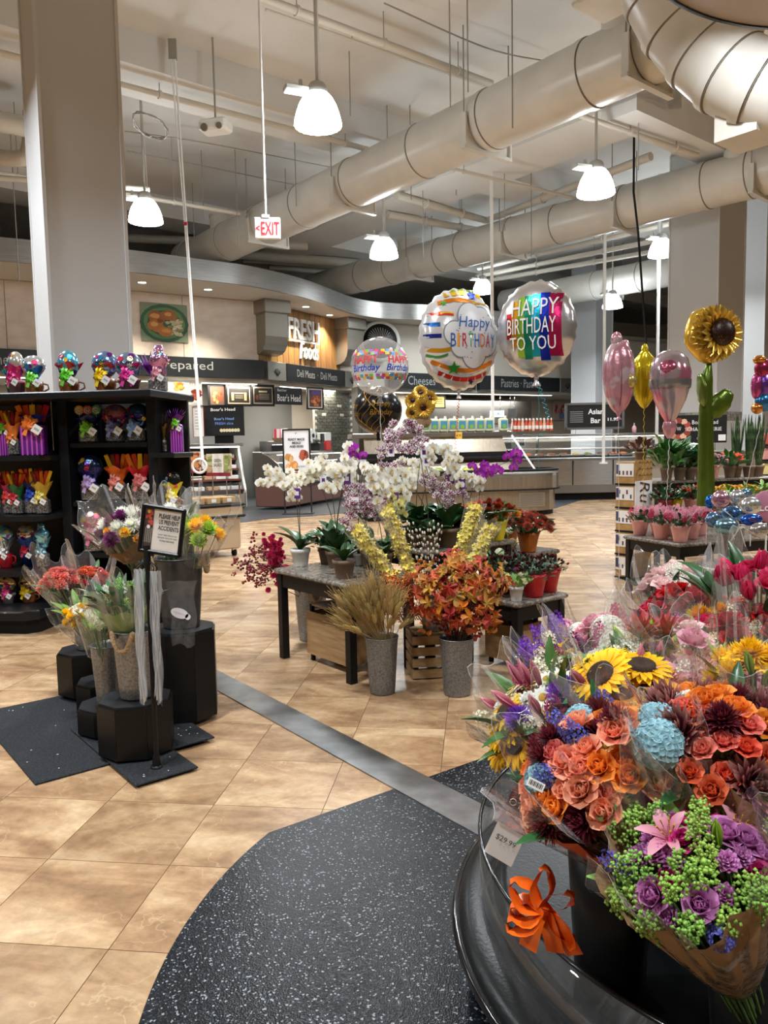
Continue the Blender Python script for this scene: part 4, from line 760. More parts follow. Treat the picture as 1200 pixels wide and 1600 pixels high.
# hood, ovens and wall tiles of the pastry kitchen
t = T('extraction_hood', 'long stainless extraction hood in the pastry kitchen', 'hood', Vec((2.02, 29.25, 2.3)), walls[3][4]); MB().box(1.4, 0, .45, 5.4, 1.3, .9, 0, 0, .02).build('canopy', STEEL, t); MB().add([(-1.3, -.66, 0), (4.1, -.66, 0), (4.1, -.9, -.3), (-1.3, -.9, -.3)], [(0, 1, 2, 3)]).build('skirt', STEELD, t)
t = T('rack_oven', 'tall stainless rack oven in the pastry kitchen', 'oven', Vec((4.4, 28.6, 0)), walls[3][4]); MB().box(0, 0, 1.0, 1.6, .9, 2.0, 0, 0, .02).build('body', STEEL, t); MB().box(-.2, -.46, 1.2, .6, .03, .9).build('window', SIGNB, t); MB().cyl((.3, -.52, .8), (.3, -.52, 1.6), .025).build('handle', CHROME, t); MB().box(.6, -.46, 1.6, .2, .02, .3).build('control_panel', SIGNB, t)
t = T('kitchen_worktable', 'long stainless worktable at the back of the cheese kitchen', 'table', Vec((1.4, 27.2, 0)), walls[3][4]); MB().box(0, 0, .9, 3.2, .8, .06).build('top', STEEL, t)
for x in (-1.5, 1.5):
    for y in (-.35, .35): MB().cyl((x, y, 0), (x, y, .88), .03).build('leg', STEEL, t)
posts(at_board('framed_poster', 'black framed yellow notice on the tiled cheese wall', 'poster', 676, 620, 694, 636, 28.0, 'e0c860', n3, prints=[(0, .25-.2*k, .35, .05, '6a5a2a', None) for k in range(3)], framec='111111', fw=.05), .35, .12, .8, True)
posts(at_board('notice_screen', 'blue notice screen above the sauce bottles', 'screen', 766, 642, 787, 651, 29.3, 'bcd8ee', prints=[(.1, 0, .1, .2, '5a7a9a', None)], framec='8a98a4', fw=.02), .17, .12, 1.1, True)
posts(at_board('dark_monitor', 'small dark monitor in the pastry kitchen', 'monitor', 795, 640, 806, 652, 29.6, '15171a', framec='2a2a2c', fw=.03), .24, .08, 1.0, True)
# ---- right-hand back: charcuterie counter and tiled half wall
a = P(1038, 690, 11.7); t = T('charcuterie_counter', 'grey charcuterie counter with a steel shelf behind the plants', 'counter', (a.x, a.y, 0), radians(2)); MB().box(.62, .35, .68, 1.6, .6, 1.25).build('body', mat('counter_taupe', hexc('8e8478'), .5), t); MB().box(.62, .33, 1.34, 1.72, .75, .07, 0, 0, .01).build('top', STEEL, t); MB().box(.62, .35, .05, 1.5, .5, .1).build('kick', BLACKM, t)
posts(at_board('charcuterie_sign', 'black sign reading CHARCUTERIE with a wreath of cured meat', 'sign', 1043, 649, 1132, 692, 11.8, '101114', (0, -1), thick=.05, prints=[(-.28+.16*cos(g*.52), .02+.30*sin(g*.52), .055, .10, ('c98a7a', 'a8483a', 'e0b59a', '8a3a30')[g % 4], .4) for g in range(12)]+[(.1, -.05, .28, .008, 'bbbbbb', None), (.42, -.32, .06, .11, 'e6e6e6', None)],
      texts=(("Boar's Head", .14, .25, .42, .15, 'ececea', {}), ('CHARCUTERIE', .13, .0, .56, .13, 'ececea', {}), ('MEAT\nCHEESE', .08, -.28, .14, .2, 'd8d8d8', {}), ('W', -.28, .02, .07, .14, 'e0e0e0', {}))), .42, .3, .12)
MOS = mat('mosaic_tile', hexc('8f8c86'), .4, rnd=(.02, .35)); mt_ = MB().box(0, 0, 0, .058, .02, .058).mesh('mosaic_tile', MOS); a = CR+Vec((0, 0, 0))
for face, (o_, dd) in enumerate(((CR+UB*1.16-VB*.015, -UB), (CR-UB*.015, VB))):
    for r_ in range(3):
        for j in range(18):
            p = o_+dd*(.03+.0635*j); cl_ = ob('tile', mt_, bpy.data.objects['column.001'], None); cl_.matrix_basis = (Mat.Translation(Vec((CR.x, CR.y, 0))) @ Mat.Rotation(BA, 4, 'Z')).inverted() @ Mat.Translation(Vec((p.x, p.y, 2.01+.0635*r_))) @ Mat.Rotation(atan2(dd.y, dd.x), 4, 'Z')
t = T('snack_rack', 'black rack of yellow and pink snack packs at the aisle end', 'rack', P(1205, 735, 12.5)*1-Vec((0, 0, P(1205, 735, 12.5).z)), radians(5)); MB().box(.2, .125, .75, .9, .45, 1.5).build('body', mat('rack_grey', hexc('7f7a70'), .5), t)
for r_ in range(4): MB().box(.2, -.19, .72+.24*r_, .9, .1, .02).build('shelf', BLACKM, t)
for r_ in range(4):
    for j in range(6): o = tag(MB().box(0, 0, .09, .12, .05, .18, 0, 0, .01).build('snack_pack', flat(('e0c860', 'e6d890', 'd99a94', 'c9584a')[(j//2+r_) % 4], .4), None, P(1205, 735, 12.5)+Vec((-.17+.14*j, -.185+.012*j, .73+.24*r_-P(1205, 735, 12.5).z))), 'snack pack on the black rack at the aisle end', 'snack', 'snack packs on the rack')
# lit strips that show as a pale line under the black signs
for i, x0, x1, lb in ((0, -60, 406, 'long lit strip under the black Prepared sign'), (1, 440, 528, 'lit strip under the black Deli Meats sign'), (3, 608, 866, 'long lit strip under the Cheeses and Pastries signs')):
    a, b = WP(i, x0, 590), WP(i, x1, 590); L_ = (b-a).length; t = T('sign_light_strip', lb, 'light', (a.x, a.y, ZF-.12), walls[i][4]); MB().box(L_/2, .10, -.02, L_-.1, .09, .04).build('housing', WHITE, t); MB().box(L_/2, .10, -.045, L_-.14, .07, .014).build('diffuser', LITP, t)
    ld = bpy.data.lights.new('strip_light', 'AREA'); ld.shape = 'RECTANGLE'; ld.size = L_-.2; ld.size_y = .07; ld.energy = 26*L_; ld.color = (1, .94, .84); lo = bpy.data.objects.new('strip_light', ld); COL.objects.link(lo); lo.parent = t; lo.location = (L_/2, .10, -.058)
# ================================================================ FLOWER LIBRARY
def ring(mb, n, tilt, L, W, cup=.4, bend=.3, r0=.004, z0=0.0, ph=0.0, m=0, nl=4, nw=2, point=.55, base=.3, ruf=0.0, jit=.08, rr=random):
    for i in range(n):
        g = ph+2*pi*i/n+rr.uniform(-jit, jit); tl = radians(tilt)+rr.uniform(-jit, jit)*.6; ra = Vec((cos(g), sin(g), 0)); u = Vec((0, 0, 1))
        x = ra*sin(tl)+u*cos(tl); z = -ra*cos(tl)+u*sin(tl); y = z.cross(x)
        M = Mat((x, y, z)).transposed().to_4x4(); M.translation = ra*r0+u*z0
        mb.petal(L*(1+rr.uniform(-jit, jit)), W, M, cup, bend, nl, nw, m, point, base, ruf)
def pet(name, a, b, c=None, rough=.55, noise=None):
    g = [(.0, hexc(a)), (1.0, hexc(b))] if c is None else [(.0, hexc(a)), (.55, hexc(c)), (1.0, hexc(b))]
    m_ = mat('petal_'+name, hexc(b), rough, grad=g, rnd=(.006, .14), noise=noise, spec=.3); nt = m_.node_tree; N = nt.nodes; pb = N['Principled BSDF']; tl = N.new('ShaderNodeBsdfTranslucent'); mx = N.new('ShaderNodeMixShader'); mx.inputs[0].default_value = .28
    nt.links.new(pb.inputs['Base Color'].links[0].from_socket, tl.inputs[0]); nt.links.new(pb.outputs[0], mx.inputs[1]); nt.links.new(tl.outputs[0], mx.inputs[2]); nt.links.new(mx.outputs[0], N['Material Output'].inputs[0]); return m_
PET = {k: pet(k, *v) for k, v in {
    'orange': ('d9701c', 'f2973c'), 'peach': ('e58a66', 'f2a888', 'ee9676'), 'coral': ('c9442e', 'e86a48'), 'burgundy': ('3c0a16', '7c3038', '54101f'), 'darkmum': ('3a0c12', 'b8847a', '5c1a20'), 'red': ('8e0a1c', 'c4182c'), 'magenta': ('8a0a4c', 'c42a7c'), 'pink': ('e08aa6', 'f4bccb'), 'blush': ('efc2c4', 'f7dcd8'), 'hotpink': ('b8184c', 'd8386a'),
    'lavender': ('a44a94', 'd08ac4'), 'purple': ('4a1a86', '8a48c8'), 'violet': ('32307e', '6a70c8'), 'white': ('dfe6cf', 'f7f6f0'), 'cream': ('e6e8c4', 'f4f2dc'), 'yellow': ('e8a80a', 'fbd21c'), 'gold': ('d98a10', 'f2b428'), 'blue': ('6fa2b4', 'a6ccd6'), 'lime': ('7aa028', 'b4d455'), 'rust': ('6a1a0c', 'a83c1c', '8a2812'), 'salmon': ('d8544a', 'f08a7c'), 'lily': ('c4587a', 'eab0bc'),
    'bracts': ('6a8030', 'b83a4a'), 'orchidw': ('e9e4c8', 'faf9f4', 'f4f3ea'), 'orchidy': ('c8c060', 'ece8a0'), 'orchidp': ('c46ac0', 'a828b0', '9a1ca6'), 'plum': ('52124a', '7a2a68')}.items()}
PET['orchids'] = pet('orchids', 'e8dce4', 'f6f2f2', noise=(120, hexc('6a1242'), .49, .54, 1))
DISC = mat('flower_disc', hexc('3a2410'), .8, bump=(400, .8)); DISCY = mat('yellow_disc', hexc('c89a20'), .7, bump=(400, .6)); BUDG = mat('green_bud', hexc('87b04a'), .6, rnd=(.02, .2)); BUDL = mat('pale_bud', hexc('a9c86a'), .6)
_FM = {}
def FL(kind, col):
    k = (kind, col)
    if k in _FM: return _FM[k]
    rr = random.Random(hash(kind) % 1000 if False else sum(map(ord, kind))); mb = MB(); mats = [PET.get(col, LEAFG), DISC]
    R_ = lambda *a, **q: ring(mb, *a, rr=rr, **q)
    if kind == 'rose':
        for n, tl, L, W, cu, be, r0 in ((3, 0, .046, .034, 1.0, .7, .003), (4, 5, .050, .044, .8, .55, .007), (5, 12, .053, .052, .6, .30, .011), (5, 24, .054, .058, .45, -.1, .014), (6, 42, .054, .060, .35, -.9, .015)): R_(n, tl, L, W, cu, be, r0, 0, rr.random()*3, base=.6, point=.74, nl=5, nw=3)
        mb.lathe([(.001, -.015), (.012, -.008), (.015, .004)], 8, 1); mats[1] = STEMG
    elif kind == 'mum':
        for n, tl in ((6, 4), (9, 14), (13, 26), (16, 40), (19, 55), (21, 70), (22, 86), (20, 100)): R_(n, tl, .044 if tl > 20 else .034, .0095, .0, .55-tl*.006, .004, .008*(1-tl/100), rr.random()*3, nl=3, nw=1, point=.7, base=.5, jit=.12)
    elif kind == 'pom':
        for n, tl in ((7, 8), (11, 24), (15, 42), (18, 62), (18, 84)): R_(n, tl, .026, .010, 0, .5, .003, .006*(1-tl/90), rr.random()*3, nl=2, nw=1, point=.7, base=.5, jit=.15)
    elif kind == 'sunflower':
        mb.lathe([(.034, .0), (.033, .010), (.026, .014), (.015, .010), (.001, .008)], 20, 1)
        R_(20, 78, .046, .017, .3, -.35, .028, .002, 0, nl=4, nw=2, point=.45, base=.5); R_(20, 88, .048, .017, .3, -.2, .028, -.002, .16, nl=4, nw=2, point=.45, base=.5)
    elif kind == 'daisy':
        mb.lathe([(.013, 0), (.011, .007), (.001, .009)], 12, 1); mats[1] = DISCY; R_(16, 76, .028, .010, .2, -.2, .011, .001, 0, nl=3, nw=1, point=.6, base=.5); R_(16, 88, .029, .010, .2, -.1, .011, -.002, .2, nl=3, nw=1, point=.6, base=.5)
    elif kind == 'gerbera':
        mb.lathe([(.018, 0), (.014, .008), (.001, .006)], 14, 1); R_(14, 45, .022, .009, .2, .2, .012, .002, 0, nl=2, nw=1); R_(20, 72, .038, .012, .2, -.2, .014, .001, 0, nl=3, nw=1, point=.6, base=.5); R_(20, 88, .040, .012, .2, -.1, .014, -.002, .15, nl=3, nw=1, point=.6, base=.5)
    elif kind == 'carnation':
        for n, tl, L in ((5, 8, .030), (7, 22, .034), (9, 40, .036), (10, 60, .036), (10, 80, .034)): R_(n, tl, L, .030, .3, -.2, .003, 0, rr.random()*3, nl=3, nw=3, point=.9, base=.25, ruf=.004)
        mb.lathe([(.001, -.02), (.007, -.016), (.009, .006)], 8, 1); mats[1] = STEMG
    elif kind == 'lily':
        R_(3, 42, .088, .030, .5, -1.0, .004, 0, 0, nl=5, point=.5, base=.3); R_(3, 48, .084, .038, .5, -1.1, .004, 0, pi/3, nl=5, point=.5, base=.3)
        for i in range(6): g = i*pi/3+.2; mb.tube([(0, 0, 0), (.012*cos(g), .012*sin(g), .03), (.022*cos(g), .022*sin(g), .055)], [.0012, .001, .003], 4, 1)
        mats[1] = DISCY
    elif kind == 'lilybud': R_(6, 3, .085, .026, .9, .16, .004, 0, 0, nl=5, point=.5, base=.5)
    elif kind == 'tulip': R_(3, 5, .062, .046, .8, .45, .008, 0, 0, nl=5, point=.5, base=.6); R_(3, 10, .062, .046, .7, .40, .010, 0, pi/3, nl=5, point=.5, base=.6); mb.lathe([(.001, -.004), (.013, .004)], 8)
    elif kind == 'callalily':
        vv = []; n = 14
        for j in range(6):
            for i in range(n): g = 2*pi*i/n; t_ = j/5; r_ = .006+.026*t_**1.6; vv.append((r_*cos(g), r_*sin(g), .075*t_+.03*t_**3*max(0, cos(g))))
        mb.add(vv, [(j*n+i, j*n+(i+1) % n, j*n+n+(i+1) % n, j*n+n+i) for j in range(5) for i in range(n)], 0, True, [(0, j/5) for j in range(6) for i in range(n)]); mb.cyl((0, 0, .02), (0, 0, .07), .005, .003, 6, 1); mats[1] = DISCY
    elif kind == 'hydrangea':
        for i in range(120):
            z = 1-1.25*(i+.5)/120; g = i*2.39996; q = sqrt(max(0, 1-z*z)); n_ = Vec((q*cos(g), q*sin(g), z)); p = n_*.056+Vec((0, 0, .01)); M = MX(p, n_+Vec((rr.uniform(-.3, .3), rr.uniform(-.3, .3), 0)), rr.random()*3)
            mb.add([M @ Vec(v) for v in ((0, 0, -.002), (.010, .0, .001), (.0085, .0085, .003), (0, .010, .001), (-.0085, .0085, .003), (-.010, 0, .001), (-.0085, -.0085, .003), (0, -.010, .001), (.0085, -.0085, .003))], [(0, 1, 2, 3), (0, 3, 4, 5), (0, 5, 6, 7), (0, 7, 8, 1)], 0, False, [(0, .1)]+[(0, .9)]*8)
    elif kind == 'filler':                   # fuzzy green heads of tiny buds
        for i in range(90):
            z = rr.random(); g = i*2.39996; q = .034*sqrt(rr.random())*(1-.5*z); p = (q*cos(g), q*sin(g), -.01+.075*z); r_ = .0032+.002*rr.random()
            mb.add([(p[0]+r_*a, p[1]+r_*b, p[2]+r_*c_) for a, b, c_ in ((1, 0, 0), (0, 1, 0), (-1, 0, 0), (0, -1, 0), (0, 0, 1), (0, 0, -1))], [(0, 1, 4), (1, 2, 4), (2, 3, 4), (3, 0, 4), (1, 0, 5), (2, 1, 5), (3, 2, 5), (0, 3, 5)], 0, True)
        mats = [BUDG if col == 'green' else (PET[col] if col in PET else BUDL)]
    elif kind == 'spray':                    # small four-petalled florets up a stem
        for i in range(26):
            z = i/26; g = i*2.39996; q = .026*(1-.6*z)+.004; n_ = Vec((cos(g), sin(g), .5)); M = MX((q*cos(g), q*sin(g), -.02+.10*z), n_, rr.random()*3)
            for k in range(4):
                a = k*pi/2; mb.add([M @ Vec(v) for v in ((0, 0, 0), (.011*cos(a-.5), .011*sin(a-.5), .003), (.015*cos(a), .015*sin(a), .002), (.011*cos(a+.5), .011*sin(a+.5), .003))], [(0, 1, 2, 3)], 0, False, [(0, 0), (0, .8), (0, 1), (0, .8)])
    elif kind == 'bromeliad':
        for n, tl, L in ((5, 8, .08), (6, 22, .085), (7, 38, .08), (8, 55, .07)): R_(n, tl, L, .020, .4, -.2, .004, 0, rr.random()*3, nl=3, nw=1, point=.35)
    elif kind == 'orchid':                   # faces +Z
        for g, L, W in ((pi/2, .030, .022), (pi/2+2.2, .030, .021), (pi/2-2.2, .030, .021)): ring(mb, 1, 86, L, W, .1, .0, .002, 0, g, jit=0, nl=3, point=.5, rr=rr)
        for g in (.12, pi-.12): ring(mb, 1, 82, .034, .042, .1, -.1, .002, .003, g, jit=0, nl=3, nw=3, point=.55, base=.3, rr=rr)
        ring(mb, 1, 45, .016, .014, .6, .6, .001, .002, -pi/2, m=1, jit=0, nl=3, rr=rr); ring(mb, 2, 30, .009, .008, .6, .4, .003, .002, 0, m=1, jit=0, nl=2, rr=rr)
        mats[1] = {'orchidw': DISCY, 'orchids': PET['magenta'], 'orchidp': PET['magenta'], 'orchidy': PET['plum']}.get(col, DISCY)
    me = mb.mesh(kind, mats); _FM[k] = me; return me
def leafmesh(L, W, mt, cup=.5, bend=-.6, nl=5, point=.4, base=.2, key=None):
    k = ('leaf', L, W, mt.name, cup, bend, point)
    if k not in _FM: mb = MB(); mb.petal(L, W, Mat.Identity(4), cup, bend, nl, 2, 0, point, base); _FM[k] = mb.mesh('leaf', mt)
    return _FM[k]
def outward(ra, tl):                        # frame with X leaning out from the axis by tl
    u = Vec((0, 0, 1)); x = ra*sin(tl)+u*cos(tl); z = -ra*cos(tl)+u*sin(tl); return Mat((x, z.cross(x), z)).transposed().to_4x4()
_WR = {}
def wrapmesh(L, R, r0, zt, m, seed, n=44, amp=.06, zb=.02, edge=.05, name='wrap'):
    rr = random.Random(seed); ph = [rr.random()*6 for _ in range(5)]; mb = MB(); vv = []; rows = 9
    for j in range(rows):
        t_ = j/(rows-1)
        for i in range(n):
            g = 2*pi*i/n; am = amp*(.3+t_); rad = (r0+(R-r0)*(t_**.85))*(1+am*sin(5*g+ph[0])+am*.7*sin(9*g+ph[1]+t_)+am*.5*sin(17*g+ph[2]))
            z = zb+(zt-zb)*t_+edge*t_**4*(sin(3*g+ph[3])+.7*sin(7*g+ph[4])); vv.append((rad*cos(g), rad*sin(g), z))
    fc = [(j*n+i, j*n+(i+1) % n, j*n+n+(i+1) % n, j*n+n+i) for j in range(rows-1) for i in range(n)]; mb.add(vv, fc, 0, True)
    if name != 'clear_sleeve': return mb.mesh(name, m)
    for i in range(n):                       # folds and cut edge in whiter film, with their glints painted in
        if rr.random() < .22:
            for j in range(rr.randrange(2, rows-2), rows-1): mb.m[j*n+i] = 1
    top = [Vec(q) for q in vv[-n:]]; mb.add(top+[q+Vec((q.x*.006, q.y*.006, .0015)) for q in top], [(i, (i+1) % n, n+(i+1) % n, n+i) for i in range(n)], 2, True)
    return mb.mesh(name, [m, CREASE_GLINT, EDGE_GLINT])
CREASE_GLINT = film('film_crease_glint', (1, 1, 1), .20, 1.0, (16, .9), .07, (.92, .92, .92)); EDGE_GLINT = film('film_edge_glint', (1, 1, 1), .35, 1.0, None, .1, (.95, .95, .95))
KRAFT = mat('kraft_paper', hexc('a5845e'), .75, noise=(9, hexc('94724c'), .35, .65), bump=(14, .35)); TISSP = mat('pink_tissue', hexc('d58a72'), .7, bump=(12, .4)); TISSO = mat('orange_tissue', hexc('c4643a'), .6, bump=(12, .4)); TISSG = mat('green_tissue', hexc('6f8a4a'), .6, bump=(12, .4)); TISSW = mat('white_tissue', hexc('d9d6cf'), .7, bump=(12, .4))
_bq = [0]; _FW = []
FR = {'rose': .045, 'mum': .045, 'pom': .026, 'sunflower': .072, 'daisy': .038, 'gerbera': .05, 'carnation': .034, 'lily': .07, 'lilybud': .025, 'tulip': .03, 'callalily': .03, 'hydrangea': .06, 'filler': .036, 'spray': .03, 'bromeliad': .06}
def free(w_, r): return all((w_-q).length > .80*(r+s_) for q, s_ in _FW)
def bouquet(base, head, R, items, label, wrap=CELLO, liner=None, leaves=8, lm=LEAFG, dome=.35, group=None, wr=1.12, over=.02, amp=.06, edge=.05, llen=.14, liner_top=.80, zs=.12, r0=.03):
    _bq[0] += 1; sd = _bq[0]*13; rr = random.Random(sd); base = Vec(base); head = Vec(head); ax = head-base; L = ax.length
    t = T('bouquet', label, 'bouquet', mx=Mat.Translation(base) @ frame(ax), group=group)
    new = []; M0 = Mat.Translation(base) @ frame(ax)
    seq = [(k, c_, s_) for k, c_, n, s_ in items for _ in range(n)]; rr.shuffle(seq); n = len(seq); fo = Vec((0, 0, L-1.5*R)); st_ = MB()
    for i, (k, c_, s_) in enumerate(seq):
        q = sqrt((i+.5)/n); g = i*2.39996+sd; p = Vec((R*.95*q*cos(g), R*.95*q*sin(g), L+dome*R*(1-q*q)*1.6-dome*R*.8+rr.uniform(-.012, .018))); nn = (p-fo).normalized()+Vec((rr.uniform(-.2, .2), rr.uniform(-.2, .2), 0)); rad = FR[k]*s_; ok = False
        for dz, kr in ((0, 1), (.03, 1), (.0, .8), (.05, .9), (.03, .6), (-.03, .8), (.07, .7)):
            p2 = Vec((p.x*kr, p.y*kr, p.z+dz))
            if free(M0 @ p2, rad): ok = True; p = p2; break
        if not ok: continue
        new.append((M0 @ p, rad))
        ob({'pom': 'chrysanthemum', 'mum': 'chrysanthemum', 'filler': 'filler_sprig', 'spray': 'flower_spray', 'lilybud': 'lily_bud'}.get(k, k), FL(k, c_), t, mx=MX(p, nn, rr.random()*6, s_*rr.uniform(.92, 1.1)))
        st_.tube([Vec((p.x*.10, p.y*.10, .0)), Vec((p.x*.35, p.y*.35, L*.5)), p-nn.normalized()*.005], .0025, 4)
    _FW.extend(new); st_.build('stem_bundle', STEMG, t)
    for i in range(leaves):
        g = rr.random()*2*pi; q = rr.uniform(.35, .98)*R; p = Vec((q*cos(g), q*sin(g), L-rr.uniform(.03, .10))); ob('leaf', leafmesh(llen, llen*.28, lm), t, mx=Mat.Translation(p) @ outward(Vec((cos(g), sin(g), 0)), rr.uniform(.1, .8)) @ Mat.Rotation(rr.uniform(-.6, .6), 4, 'X'))
    if liner: ob('paper_liner', wrapmesh(L, R*1.0*liner_top+.02, r0*.9, L*liner_top+.02, liner, sd+5, 36, .05, L*max(.22, zs), .014, 'paper_liner'), t)
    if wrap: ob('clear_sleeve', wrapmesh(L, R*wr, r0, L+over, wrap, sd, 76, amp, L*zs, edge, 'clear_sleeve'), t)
    return t
# ================================================================ ROUND BOUQUET STAND IN THE FOREGROUND
GBLK = mat('gloss_black', (.008, .008, .009), .12, spec=.4); BKT = mat('black_bucket', (.006, .0065, .008), .35, spec=.25)
t = T('bouquet_stand', 'round black tiered stand with a clear guard carrying the bouquets', 'display stand', DC)
MB().lathe([(.94, .0), (.94, .11)], 96).build('kick', BLACKM, t)
MB().lathe([(.90, .10), (1.02, .10), (1.05, .12), (1.06, .145), (1.05, .17), (1.02, .185), (.96, .19), (.001, .19)], 96).build('deck', mat('deck_black', (.008, .009, .010), .3, bump=(90, .05), spec=.15), t)
MB().tube([(1.06*cos(i*pi/48), 1.06*sin(i*pi/48), .150) for i in range(97)], .014, 8).build('bumper', GBLK, t)
MB().lathe([(.93, .185), (.945, .19), (.945, .225), (.925, .24), (.90, .235), (.80, .225), (.001, .225)], 96).build('upper_deck', MATS['deck_black'], t)
MB().lathe([(.985, .19), (.990, .40), (.984, .40), (.979, .19)], 96).build('clear_guard', ACRY, t)
MB().tube([(.987*cos(i*pi/48), .987*sin(i*pi/48), .402) for i in range(97)], .006, 6).build('guard_rim', GBLK, t)
ZDk = .226
_bk = {}
def black_bucket(x, y, label, h=.40, z=ZDk):
    t = T('flower_bucket', label, 'bucket', (x, y, z), group='black buckets on the round stand'); k = ('b', h)
    if k not in _bk:
        _bk[k] = MB().lathe([(.001, .006), (.078, .0), (.082, .004), (.104, h-.012), (.100, h-.012), (.080, .012), (.001, .012)], 28).mesh('shell', BKT); _bk['r'] = MB().tube([(.105*cos(i*pi/14), .105*sin(i*pi/14), 0) for i in range(29)], .006, 6).mesh('rim', BKT)
        _bk['w'] = MB().lathe([(.09, 0), (.001, 0)], 20).mesh('water', mat('dark_water', (.01, .015, .012), .05))
    ob('shell', _bk[k], t); ob('rim', _bk['r'], t, (0, 0, h-.008)); ob('water', _bk['w'], t, (0, 0, h*.55)); return t
SPOT = {}
def spot(k, px, py, d, pull=.36, zb=None):
    h = P(px, py, d); c = DC-h; b = Vec((h.x+c.x*pull, h.y+c.y*pull, ZDk+.03)); SPOT[k] = (b, h); return b, h
